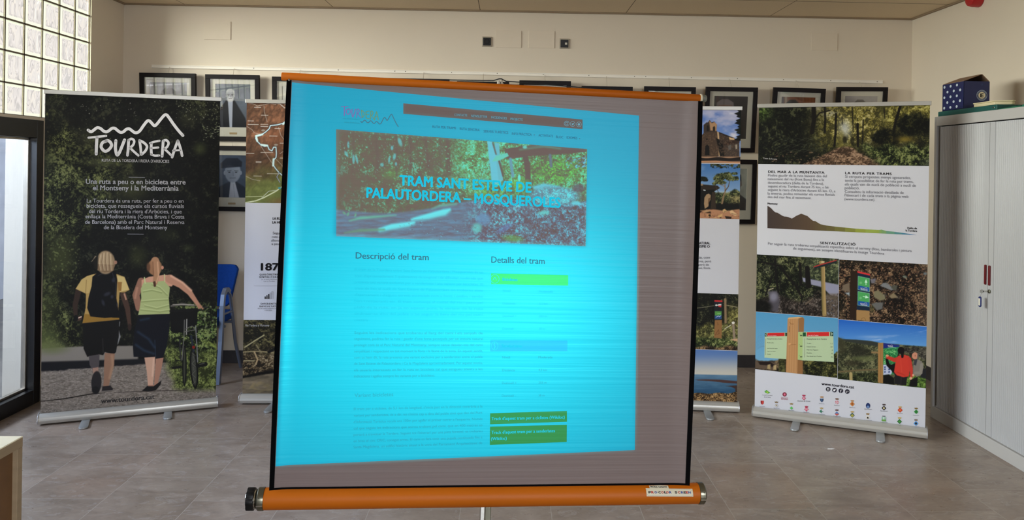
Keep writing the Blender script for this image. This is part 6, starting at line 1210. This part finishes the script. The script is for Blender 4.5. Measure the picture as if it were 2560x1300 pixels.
for s_, x0, x1, y in (('Nivell', 1257, 1276, 729.5), ('Moderada', 1347, 1382, 731.5), ('Dist\u00e0ncia', 1256.5, 1288, 761.5), ('5,1 km', 1348, 1369, 762), ('Desnivell +', 1256.5, 1291, 792.5), ('203 m', 1347, 1367, 793), ('Desnivell -', 1256, 1288, 824.5), ('38 m', 1347, 1362, 824.5), ('Nivell', 1255.8, 1275, 896), ('Moderada', 1346, 1381, 895.6), ('Dist\u00e0ncia', 1255.4, 1287, 928), ('4,3 km', 1346, 1367, 927.6), ('Desnivell +', 1255, 1291, 960), ('203 m', 1346, 1366, 959), ('Desnivell -', 1254.6, 1289, 992), ('38 m', 1346, 1361, 991)): fl.text(s_, (x0, y), (x1, y), m_btxt if y > 880 else m_ftxt, 6.0); fl.flush('projected_table_text', page)
fl.flush('projected_table_text', page)
fl = Flat(ssf, .0012)
fl.poly([(1225.4, 1033), (1417, 1027.2), (1417.4, 1054.2), (1225, 1060.6)], m_btn); fl.text("Track d'aquest tram per a ciclistes (Wikiloc)", (1228.8, 1050.2), (1411.5, 1046), m_title, 8.2, .02, 1, .0004); fl.flush('projected_button', page)
fl.poly([(1225, 1066.4), (1417, 1061.8), (1416.6, 1104.8), (1224.6, 1112)], m_btn); fl.text("Track d'aquest tram per a senderistes", (1228.8, 1084.6), (1387, 1080), m_title, 8.2, .02, 1, .0004); fl.text('(Wikiloc)', (1227.8, 1100.4), (1266.5, 1099), m_title, 8.2, .02, 1, .0004); fl.flush('projected_button', page)
# ------------------------------------------------------------------ picture rail and framed portraits on the back wall
m_rail = M('white_rail', (250, 244, 234), .45, var=.01); m_screw = M('screw_head', (70, 60, 50), .4, .6)
m_frame = M('dark_walnut_frame', (24, 19, 22), .5, spec=.2, var=.2, nscale=4, stretch=(1, 1, 8)); m_mat = M('cream_mount', (226, 222, 208), .75, var=.01)
m_bead = M('gilt_bead', (186, 160, 120), .4, .3); m_back = M('frame_backing', (120, 96, 70), .8); m_wire = M('hanging_rod', (206, 196, 182), .35, .4)
m_pglass = pane_mat('picture_glass', (.985, .985, .985), .02, .10); m_photo_print = print_mat('photo_print', .3, .3)
D = YB
def wpt(u, v, y=D):
    d = rays(float(u), float(v)); t = y/d[1]; return Vector((float(d[0]*t), y, float(EYE+d[2]*t)))
a_, b_ = Vector((-2.931, D, 2.408)), Vector((3.083, D, 2.384))
rl = thing('picture_rail', 'long white picture rail screwed along the back wall above the portraits', 'picture rail', a_)
dx = b_.x-a_.x; sl = (b_.z-a_.z)/dx
def railz(x): return a_.z+(x-a_.x)*sl
mb = MB(); Rr = Matrix.Rotation(-math.atan(sl), 4, 'Y')
mb.box(0, dx, -.008, 0, -.013, .013, .0015, rot=Rr); mb.box(0, dx, -.013, -.006, -.013, -.006, .001, rot=Rr); mb.box(0, dx, -.012, -.006, .008, .013, .001, rot=Rr)
mb.build('rail_profile', m_rail, rl)
for u in (635, 846, 987, 1014, 1129, 1243, 1358, 1472, 1586, 1614, 1728, 1843, 1958, 2076, 2192):
    x = wpt(u, 190).x; MB().lathe([(.0035, 0), (.003, .002)], Matrix.Translation((x-a_.x, -.008, (x-a_.x)*sl+.002)) @ Matrix.Rotation(PI/2, 4, 'X'), 10).build('screw', m_screw, rl)

def portrait(kind):
    def f(c):
        X, Y = c.X, c.Y; x0, x1, y0, y1 = X.min(), X.max(), Y.min(), Y.max(); W_, H_ = x1-x0, y1-y0; px = lambda a, b: (x0+a*W_, y0+b*H_)
        g = fbm(X/20, Y/20, 3, kind); base = {0: (128, 130, 138), 1: (96, 104, 118), 2: (66, 78, 98), 3: (206, 204, 196), 4: (46, 44, 46), 5: (150, 156, 150), 6: (116, 62, 34), 7: (150, 146, 150)}[kind]
        c.c[:] = np.asarray(base)[None, None]*(.85+.3*g[..., None])
        if kind == 3:
            for i in range(9): c.line([px(.15, .2+.07*i), px(.85, .2+.07*i)], 1, (150, 146, 140), .6, .6)
            return
        jk, sk, hr = {0: ((50, 52, 60), (150, 148, 150), (70, 70, 78)), 1: ((30, 31, 38), (150, 152, 160), (180, 182, 186)), 2: ((40, 46, 60), (142, 152, 172), (26, 30, 44)), 4: ((14, 13, 15), (120, 90, 76), (112, 102, 104)), 5: ((22, 24, 30), (110, 100, 92), (12, 11, 13)), 6: ((30, 24, 26), (150, 110, 84), (12, 10, 12)), 7: ((40, 40, 48), (170, 140, 120), (34, 30, 40))}[kind]
        hx, hy, hw, hh = {1: (.42, .26, .12, .13), 2: (.52, .40, .25, .25), 4: (.36, .32, .24, .22), 5: (.62, .36, .2, .26), 6: (.38, .36, .2, .26), 7: (.5, .36, .2, .25)}.get(kind, (.5, .36, .19, .22))
        if kind == 6:
            for k in range(9): c.line([px(.22+k*.09, 0), px(.22+k*.09, 1)], W_*.03, (140, 82, 46), 2, .6)
            c.poly([px(0, 0), px(.15, 0), px(.15, 1), px(0, 1)], (74, 60, 62)); c.line([px(.2, 0), px(.2, .5)], W_*.06, (150, 130, 110), 1)
        if kind == 4:
            c.poly([px(.45, 0), px(1, 0), px(1, 1), px(.4, 1)], (18, 16, 18), 2); c.line([px(.14, .02), px(.14, .3)], W_*.08, (60, 34, 34), 1.5, .8)
        c.poly([px(hx-.12, hy+hh*.9), px(hx+.12, hy+hh*.9), px(hx+.42, .78), px(hx+.5, 1), px(hx-.55, 1), px(hx-.46, .76)], jk, 1.5)
        c.poly([px(hx-.07, hy+hh*.9), px(hx+.07, hy+hh*.9), px(hx+(.2 if kind == 2 else .05), 1), px(hx-(.12 if kind == 2 else .02), 1)], (176, 182, 200) if kind in (1, 2) else (150, 150, 156), 1)
        c.ell(*px(hx, hy), hw*W_, hh*H_, sk, .12); c.ell(*px(hx+hw*1.0, hy+.02), hw*W_*.14, hh*H_*.2, sk, .2); c.ell(*px(hx-hw*1.0, hy+.02), hw*W_*.14, hh*H_*.2, sk, .2)
        if kind == 2:
            c.poly([px(hx-hw*1.45, hy-hh*.35), px(hx+hw*1.1, hy-hh*.5), px(hx+hw*1.15, hy-hh*.95), px(hx+hw*.6, hy-hh*1.3), px(hx-hw*.8, hy-hh*1.3), px(hx-hw*1.5, hy-hh*.8)], hr, 1.5); c.ell(*px(hx-.1, hy+.05), hw*W_*.7, hh*H_*.8, (100, 110, 132), .8, .35)
        else: c.poly([px(hx-hw*1.05, hy-hh*.1), px(hx-hw*1.0, hy-hh*.75), px(hx-hw*.4, hy-hh*1.12), px(hx+hw*.4, hy-hh*1.12), px(hx+hw*1.0, hy-hh*.75), px(hx+hw*1.05, hy-hh*.1), px(hx+hw*.7, hy-hh*.5), px(hx-hw*.7, hy-hh*.5)], hr, 1.2)
        if kind == 1: c.ell(*px(hx, hy+hh*.75), hw*W_*.8, hh*H_*.5, (206, 206, 210), .4)
        for s_ in (-1, 1):
            c.line([px(hx+s_*hw*.2, hy-hh*.12), px(hx+s_*hw*.66, hy-hh*.1)], max(1, H_*.012), tuple(q*.4 for q in sk), .8); c.ell(*px(hx+s_*hw*.42, hy+hh*.02), hw*W_*.16, hh*H_*.06, tuple(q*.35 for q in sk), .5)
        c.line([px(hx+.01, hy), px(hx+.015, hy+hh*.34)], max(1, W_*.02), tuple(q*.72 for q in sk), 1, .8); c.line([px(hx-hw*.35, hy+hh*.56), px(hx+hw*.35, hy+hh*.55)], max(1, H_*.012), tuple(q*.5 for q in sk), .8)
        if kind == 2: c.line([px(hx+.02, hy+hh*1.15), px(hx+.06, 1)], 1, (120, 126, 146), .7, .6)
    return f
def frame(label, x0, x1, ztop, h, lean, kind, plate=False, tilt=0.0, wire_top=None):
    w_ = x1-x0; bt = .035; dep = .028
    mt = Matrix.Translation(((x0+x1)/2, D-.004, ztop-h)) @ Matrix.Rotation(tilt, 4, 'Y') @ Matrix.Rotation(math.radians(lean), 4, 'X')
    t = thing('framed_portrait', label, 'picture frame', group='framed portraits on the back wall', mat=mt)
    bpy.context.view_layer.update()
    mb = MB()
    for a in ((-w_/2, w_/2, h-bt, h), (-w_/2, w_/2, 0, bt), (-w_/2, -w_/2+bt, bt, h-bt), (w_/2-bt, w_/2, bt, h-bt)): mb.box(a[0], a[1], -dep, 0, a[2], a[3], .0015)
    mb.build('frame_moulding', m_frame, t)
    MB().box(-w_/2+bt*.6, w_/2-bt*.6, -.006, -.002, bt*.6, h-bt*.6).build('backing_board', m_back, t)
    mtw = .040; pw0, pw1, pz0, pz1 = -w_/2+bt+mtw, w_/2-bt-mtw, bt+(.075 if plate else .05), h-bt-mtw
    m2 = MB()
    for a in ((-w_/2+bt*.7, w_/2-bt*.7, pz1, h-bt*.7), (-w_/2+bt*.7, w_/2-bt*.7, bt*.7, pz0), (-w_/2+bt*.7, pw0, pz0, pz1), (pw1, w_/2-bt*.7, pz0, pz1)): m2.box(a[0], a[1], -.012, -.007, a[2], a[3])
    mo = m2.build('mount_board', m_mat, t)
    if plate: MB().box(-.03, .03, -.0135, -.012, bt+.018, bt+.034, .0005).build('name_plate', m_bead, mo)
    sf = Surf(t.matrix_world, -.0072)
    grid_mesh('portrait_photo', sf, pw0, pw1, pz0, pz1, portrait(kind), m_photo_print, t, .0, .0034, 1.25)
    MB().box(-w_/2+bt-.004, w_/2-bt+.004, -.0175, -.0160, bt-.004, h-bt+.004).build('picture_glass', m_pglass, t)
    zt = (railz((x0+x1)/2) if wire_top is None else wire_top) - .004
    inv = t.matrix_world.inverted(); wa = inv @ Vector(((x0+x1)/2, D-.0195, zt)); wb_ = Vector((0, -.004, h-.002))
    MB().tube([wa, wb_], .0022, 6).build('hanging_rod', m_wire, t)
    return t
FR = [('leftmost framed portrait, its glass mirroring glass blocks, above the black banner', -3.005, -2.557, 2.351, 3.5, 0, False, 0), ('framed portrait of a suited man, second from the left, mirrored glass blocks in its glass', -2.477, -2.045, 2.347, 4, 1, True, 0),
    ('framed pale document cut off by the left end of the orange screen tube', -1.942, -1.510, 2.338, 4, 3, False, 0), ('dark frame peeking above the orange tube, left of the two small frame tops', -.936, -.508, 2.342, 6, 0, False, .0),
    ('dark frame top just left of the chrome mast hook above the orange tube', -.447, -.023, 2.328, 6, 0, False, 0), ('dark frame with white mount just right of the chrome mast hook', .060, .480, 2.343, 6, 7, False, 0),
    ('dark frame with white mount crossed by the right half of the black screen bail', .568, .985, 2.306, 6, 7, False, 0), ('dark frame with white mount above the right end of the orange tube', 1.080, 1.503, 2.312, 6, 7, False, 0),
    ('framed portrait with a dark background behind the grey tube cap and the church banner', 1.585, 2.012, 2.318, 7, 4, True, 0), ('framed portrait with brown wooden background above the right white banner', 2.135, 2.566, 2.320, 7, 6, False, -.012), ('framed portrait with plain grey background at the right end of the row', 2.672, 3.094, 2.337, 7, 7, False, .012)]
for lb, x0, x1, zt, ln, kd, pl, tl in FR: frame(lb, x0, x1, zt, .535, ln, kd, pl, -tl)
frame('framed portrait of a man in a cap, hung below the suited man', -2.470, -2.060, 1.770, .53, 2, 2, True, 0, 1.802)
frame('framed portrait of a dark head in profile, lower row, right of the church banner', 1.600, 2.022, 1.722, .53, 4, 5, True, 0, 1.772)

# ------------------------------------------------------------------ wall plates, sockets, siren
m_plate = M('cream_cover_plate', (232, 219, 201), .7, var=.01)
def plate(label, u0, v0, u1, v1):
    p, q = wpt(u0, v0), wpt(u1, v1); o = MB().box(-(q.x-p.x)/2, (q.x-p.x)/2, -.006, 0, -(p.z-q.z)/2, (p.z-q.z)/2, .0015).build('cover_plate', m_plate)
    o.location = ((p.x+q.x)/2, D, (p.z+q.z)/2); return tag(o, label, 'wall plate', 'blank cover plates high on the back wall')
plate('blank cream cover plate on the upper back wall near the glass blocks', 511, 53, 577, 100); plate('blank cream cover plate beside the round black socket', 1240, 76, 1303, 120); plate('blank cream cover plate beside the square black switch', 1322, 77, 1386, 121); plate('blank cream cover plate at the right end of the back wall, near the corner', 2028, 83, 2093, 127)
m_sockrim = M('socket_rim', (168, 158, 142), .4, .3); m_sock = M('black_socket', (22, 22, 24), .4)
def socket(label, u, v, switch):
    c = wpt(u, v); t = thing('wall_socket', label, 'socket', c)
    MB().box(-.041, .041, -.010, 0, -.041, .041, .004).build('socket_rim', m_sockrim, t)
    pl = MB().box(-.032, .032, -.014, -.009, -.032, .032, .003).build('socket_insert', m_sock, t)
    if switch: MB().box(.004, .022, -.0155, -.0135, -.010, .008, .001).build('indicator', m_mat, pl)
    else:
        MB().lathe([(.022, 0), (.022, .003), (.017, .003), (.016, -.002)], Matrix.Translation((0, -.0135, 0)) @ Matrix.Rotation(PI/2, 4, 'X'), 24).build('socket_well', m_knob, pl, True)
socket('square black wall socket with a round well, left of the two cover plates', 1217.5, 104.5, False); socket('square black wall switch with a white mark, right of the two cover plates', 1411, 109.5, True)
m_red = M('red_siren_plastic', (186, 14, 26), .3, spec=.6, var=.04)
sr = thing('alarm_siren', 'red round alarm siren high on the right wall', 'alarm siren', (XR, 5.63, 2.885))
MB().lathe([(.058, 0), (.064, -.004), (.064, -.05), (.056, -.074), (.040, -.082)], Matrix.Rotation(PI/2, 4, 'Y'), 32).build('siren_body', m_red, sr, True)
MB().lathe([(.030, -.080), (.030, -.083), (.022, -.083)], Matrix.Rotation(PI/2, 4, 'Y'), 24).build('siren_grille', m_red, sr, True)

# ------------------------------------------------------------------ roller-shutter cupboard and what lies on it
m_cab = M('light_grey_steel', (190, 188, 188), .42, var=.015, nscale=3, spec=.45); m_shut = M('grey_shutter_slats', (188, 189, 194), .4, var=.015, nscale=3, spec=.5); m_gap = M('cupboard_gap', (26, 24, 26), .7); m_hred = M('dark_red_handle', (104, 6, 20), .35)
CX0, CX1, CY0, CY1, CH = 2.834, 3.310, 4.085, 5.292, 2.008
cb = thing('cupboard', 'tall light grey cupboard with ribbed roller shutters and dark red handles', 'cupboard', (CX0, (CY0+CY1)/2, 0))
hy = (CY1-CY0)/2; cd_ = CX1-CX0
mb = MB()
mb.box(.0, cd_, -hy, -hy+.026, 0, CH, .002); mb.box(0, cd_, hy-.026, hy, 0, CH, .002); mb.box(0, cd_, -hy+.026, hy-.026, CH-.062, CH, .002); mb.box(cd_-.02, cd_, -hy+.026, hy-.026, .08, CH-.06, 0); mb.box(.02, cd_, -hy+.026, hy-.026, .07, .085, 0)
mb.build('carcass', m_cab, cb)
MB().box(.0, .02, -hy+.026, hy-.026, 0, .078, .002).build('plinth', m_cab, cb)
MB().box(.034, .04, -hy+.02, hy-.02, .08, CH-.06, 0).build('dark_recess', m_gap, cb)
for s_ in (-1, 1):
    y0, y1 = (.0015, hy-.048) if s_ > 0 else (-hy+.048, -.0015)
    n = int(round((y1-y0-.05)/.0185)); mb = MB(); prof = []
    lead = .05; inner = y0+lead if s_ > 0 else y0; pit = (y1-y0-lead)/n
    ys = [(.012, y0), ]
    pts = []
    if s_ > 0: pts += [(.012, y0), (.012, y0+lead-.001)]
    for k in range(n):
        a = inner+k*pit; pts += [(.0165, a+.0004), (.013, a+pit*.22), (.012, a+pit*.5), (.013, a+pit*.78), (.0165, a+pit-.0004)]
    if s_ < 0: pts += [(.012, y1-lead+.001), (.012, y1)]
    poly = pts + [(.026, pts[-1][1]), (.026, pts[0][1])]
    sh = MB().prism([(x, y) for x, y in poly], .083, CH-.068, 'z').build('roller_shutter', m_shut, cb)
    yc = .0195 if s_ > 0 else -.021
    MB().prism([(yc+.0075*math.cos(t), 1.03+(.052 if math.sin(t) > 0 else -.052)+.0075*math.sin(t)) for t in [2*PI*k/20 for k in range(20)]], .003, .013, 'x', bev=.002).build('finger_pull', m_hred, sh, True)
MB().lathe([(.011, 0), (.011, .008), (.008, .010)], Matrix.Translation((.013, -.021, .936)) @ Matrix.Rotation(-PI/2, 4, 'Y'), 20).build('lock_barrel', m_dull, cb, True)
ky = thing('cupboard_key', 'small key with a blue fob hanging from the cupboard lock', 'key', (CX0, (CY0+CY1)/2-.021, .936))
bpy.context.view_layer.update()
MB().box(-.030, .003, -.0012, .0012, -.005, .005, .0005).lathe([(.011, -.0012), (.011, .0012)], Matrix.Translation((-.036, .0, 0)) @ Matrix.Rotation(PI/2, 4, 'X'), 20).build('key_blade', m_chrome, ky, True)
MB().tube([(-.036, 0, -.008), (-.036, .006, -.018), (-.032, .018, -.026), (-.030, .024, -.030)], .0009, 6).build('key_ring', m_chrome, ky)
fob = MB().prism([(.028+.012*math.cos(t), -.066+(.020 if math.sin(t) > 0 else -.020)+.012*math.sin(t)) for t in [2*PI*k/24 for k in range(24)]], -.033, -.026, 'x', bev=.0015).build('key_fob', M('blue_fob', (28, 42, 110), .35), ky, True)
MB().box(-.0342, -.0328, .020, .036, -.088, -.046, .0008).build('fob_label', m_mat, fob)

T0 = CH
m_teal = M('dark_teal_case', (18, 84, 80), .5, var=.12, nscale=9, bump=.2, bscale=120); m_navy = M('navy_carton', (12, 26, 82), .45, var=.05); m_kraft = M('brown_carton_inside', (140, 112, 90), .8, var=.06); m_dot = M('pale_print', (196, 210, 222), .45); m_cre = M('cream_plastic', (224, 212, 176), .4, var=.02); m_cloth = M('green_cloth', (30, 136, 108), .75, var=.12, nscale=30, bump=.3, bscale=300)
tc_ = thing('flat_case', 'flat dark teal case lying along the top of the grey cupboard', 'case', (2.965, 4.955, T0))
MB().box(-.115, .115, -.325, .325, 0, .034, .004).build('case_body', m_teal, tc_); MB().box(-.1165, -.1145, -.30, -.285, .014, .020, .0005).build('case_clip', m_chrome, tc_)
bx = thing('carton', 'navy carton with pale spots and a round emblem, open brown flaps, on the teal case', 'carton', (2.8625+.083, 5.125, T0+.0345))
bw, bl, bh = .083, .125, .176
mb = MB()
for a in ((-bw, -bw+.003, -bl, bl), (bw-.003, bw, -bl, bl), (-bw, bw, -bl, -bl+.003), (-bw, bw, bl-.003, bl)): mb.box(*a, 0, bh, .0006)
mb.box(-bw, bw, -bl, bl, 0, .003)
body = mb.build('carton_body', m_navy, bx)
sd = MB()
for i, (r, off) in enumerate(((0, 0), (1, 1), (2, 0), (3, 1), (4, 0))):
    for k in range(3):
        yy = bl-.024-.074*k - (.037 if off else 0); zz = bh-.018-.0345*i
        if yy > -bl+.012: sd.lathe([(.0075, 0), (.0075, .0006)], Matrix.Translation((-bw-.0001, yy, zz)) @ Matrix.Rotation(-PI/2, 4, 'Y') @ Matrix.Diagonal((1.15, 1.5, 1, 1)), 16)
sd.build('printed_spots', m_dot, body)
bpy.context.view_layer.update()
esf = Surf(bx.matrix_world, -bl); fl = Flat(esf, .0006); ex, ey = 2454.5, 238.3
fl.disc(ex, ey, 8.6, 8.6, m_cre, 28); fl.ring(ex, ey, 10.2, 10.7, m_dot, 36); fl.ring(ex, ey, 12.7, 13.3, m_dot, 36)
for k in range(30):
    if k % 15 in (0, 14): continue
    a = 2*PI*k/30; fl.disc(ex+11.7*math.cos(a), ey+11.7*math.sin(a), .5, .5, m_dot, 6)
fl.text('E', (ex-3.2, ey+4.6), (ex+3.8, ey+4.4), m_navyink, 9.4, .045, 1, .0004); fl.stroke([(ex-.6, ey-5), (ex-.6, ey+5)], .7, m_cre, .0006, False); fl.ring(2454.5, 211, 1.4, 2.4, M('faint_print', (40, 60, 110), .5), 16); fl.build('printed_emblem', body)
fk = MB(); mo = Matrix.Translation((-bw+.002, 0, bh)) @ Matrix.Rotation(math.radians(-21), 4, 'Y'); fk.box(0, .122, -bl+.004, bl-.004, 0, .003, 0, rot=mo); fk.build('carton_flap', m_kraft, bx)
fk = MB(); mo = Matrix.Translation((bw-.002, 0, bh)) @ Matrix.Rotation(math.radians(-136), 4, 'Y'); fk.box(0, .062, -bl+.004, bl-.004, -.003, 0, 0, rot=mo); fk.build('carton_flap', m_kraft, bx)
fk = MB(); mo = Matrix.Translation((0, bl-.002, bh)) @ Matrix.Rotation(math.radians(-172), 4, 'X'); fk.box(-bw+.006, bw-.006, 0, .09, 0, .003, 0, rot=mo); fk.build('carton_flap', m_kraft, bx)
dv = thing('plastic_tray', 'small cream plastic tray on the right end of the teal case', 'tray', (2.913, 4.765, T0+.0345))
MB().prism([(-.05, -.085), (.03, -.135), (.05, -.125), (.05, .125), (-.05, .125)], 0, .019, 'z', bev=.004).build('tray_body', m_cre, dv, True); MB().prism([(-.053, -.086), (.031, -.139), (.053, -.128), (.053, .128), (-.053, .128)], .019, .026, 'z', bev=.002).build('tray_lid', m_cre, dv, True)
# crumpled green cloth beside the case
n = 46; bm_ = bmesh.new(); vs = {}
for i in range(n):
    for j in range(n):
        u, v = i/(n-1)*2-1, j/(n-1)*2-1; r = max(abs(u), abs(v)); e = max(0, 1-r**2.2)
        hgt = e*(.012+.05*max(0, 1-((v+.30)/.45)**2)) + e*.032*abs(float(fbm(np.array(u*2.4+5), np.array(v*3.0+2), 3, 8))-.5)*2
        vs[i, j] = bm_.verts.new((u*.13+.012*math.sin(v*5), v*.20+.01*math.sin(u*6), hgt+.0008))
for i in range(n-1):
    for j in range(n-1): bm_.faces.new((vs[i, j], vs[i+1, j], vs[i+1, j+1], vs[i, j+1]))
me = bpy.data.meshes.new('green_cloth'); bm_.to_mesh(me); bm_.free(); me.materials.append(m_cloth); me.polygons.foreach_set('use_smooth', [True]*len(me.polygons))
cl = link('folded_cloth', me); cl.location = (2.975, 4.395, T0); tag(cl, 'crumpled green cloth on the grey cupboard beside the teal case', 'cloth')
sol = cl.modifiers.new('thickness', 'SOLIDIFY'); sol.thickness = .0015; sol.offset = 1

# ------------------------------------------------------------------ blue office armchair behind the black banner
m_blue_f = M('blue_chair_cloth', (20, 70, 160), .85, var=.1, nscale=60, bump=.4, bscale=700, spec=.2); m_ctube = M('silver_blue_tube', (126, 136, 158), .35, .6, var=.03)
ch = thing('armchair', 'blue upholstered armchair with silver tube legs behind the black banner', 'chair', (-2.40, 6.20, 0), .0)
def side(s_):
    x = s_*.262
    lg = MB().tube([(x+s_*.012, -.268, 0), (x+s_*.004, -.20, .30), (x-s_*.004, -.158, .56), (x-s_*.006, -.135, .635), (x-s_*.006, -.10, .668), (x-s_*.006, -.06, .668), (x-s_*.004, -.02, .64)], .0135, 12, sq=(.014, .018)).build('leg', m_ctube, ch)
    MB().tube([(x-s_*.006, -.055, .662), (x-s_*.004, .0, .62), (x, .05, .46), (x, .13, .22), (x+s_*.006, .245, 0)], .0125, 12).build('leg', m_ctube, ch, True)
    MB().tube([(x-s_*.002, -.17, .492), (x, .035, .488)], .0085, 10).build('arm_stretcher', m_ctube, ch, True)
side(1); side(-1)
MB().tube([(-.262, -.10, .395), (.262, -.10, .395)], .010, 10).tube([(-.262, .06, .40), (.262, .06, .40)], .010, 10).build('seat_frame', m_ctube, ch, True)
st = MB(); st.box(-.235, .235, -.245, .19, .405, .478, .028, seg=4); seat = st.build('seat', m_blue_f, ch, True)
b = MB(); pl = []
w0, w1, hb = .205, .25, .33
pl = [(-w0+.03, 0), (w0-.03, 0), (w0, .03), (w1, hb-.035), (w1-.02, hb-.006), (w1-.05, hb), (-w1+.05, hb), (-w1+.02, hb-.006), (-w1, hb-.035), (-w0, .03)]
b.prism(pl, -.022, .022, 'y', bev=.010); bk = b.build('backrest', m_blue_f, ch, True)
bk.location = (0, .165, .500); bk.rotation_euler = (math.radians(-9), 0, 0)
MB().tube([(-.12, .13, .41), (-.12, .185, .50), (-.12, .215, .66)], .010, 10).tube([(.12, .13, .41), (.12, .185, .50), (.12, .215, .66)], .010, 10).build('back_support', m_ctube, ch, True)

# ------------------------------------------------------------------ end of the pale table in the lower left corner
m_beech = M('cream_table_top', (246, 236, 208), .45, var=.03, nscale=6, stretch=(1, 8, 1)); m_edge = M('oak_edge', (150, 130, 104), .5, var=.08, nscale=8, stretch=(1, 1, 6)); m_brown = M('brown_end_panel', (104, 72, 42), .6, var=.12, nscale=12, bump=.2)
tb = thing('table', 'pale topped table with a brown end panel at the lower left', 'table', (-1.56, 2.62, 0))
tl = MB().box(-1.40, 0, -.70, 0, .736, .740, .001).build('table_top', m_beech, tb); MB().box(-1.40, .0, -.70, .0, .706, .736, .001).build('top_edging', m_edge, tl)
MB().box(-.026, 0, -.026, -.001, 0, .706, .001).build('leg', m_edge, tb); MB().box(-.026, 0, -.699, -.674, 0, .706, .001).build('leg', m_edge, tb); MB().box(-.036, -.016, -.674, -.026, .02, .706).build('end_panel', m_brown, tb)
MB().box(-1.399, -1.372, -.026, -.001, 0, .706, .001).build('leg', m_edge, tb); MB().box(-1.399, -1.372, -.699, -.674, 0, .706, .001).build('leg', m_edge, tb)

sc = MB().prism([(-.022, -.006), (.004, -.010), (.024, -.002), (.018, .008), (-.014, .007)], 0, .0015, 'z').build('paper_scrap', m_white); sc.location = (1.905, 4.66, .0005); tag(sc, 'tiny white paper scrap on the floor in front of the right white banner', 'paper scrap')
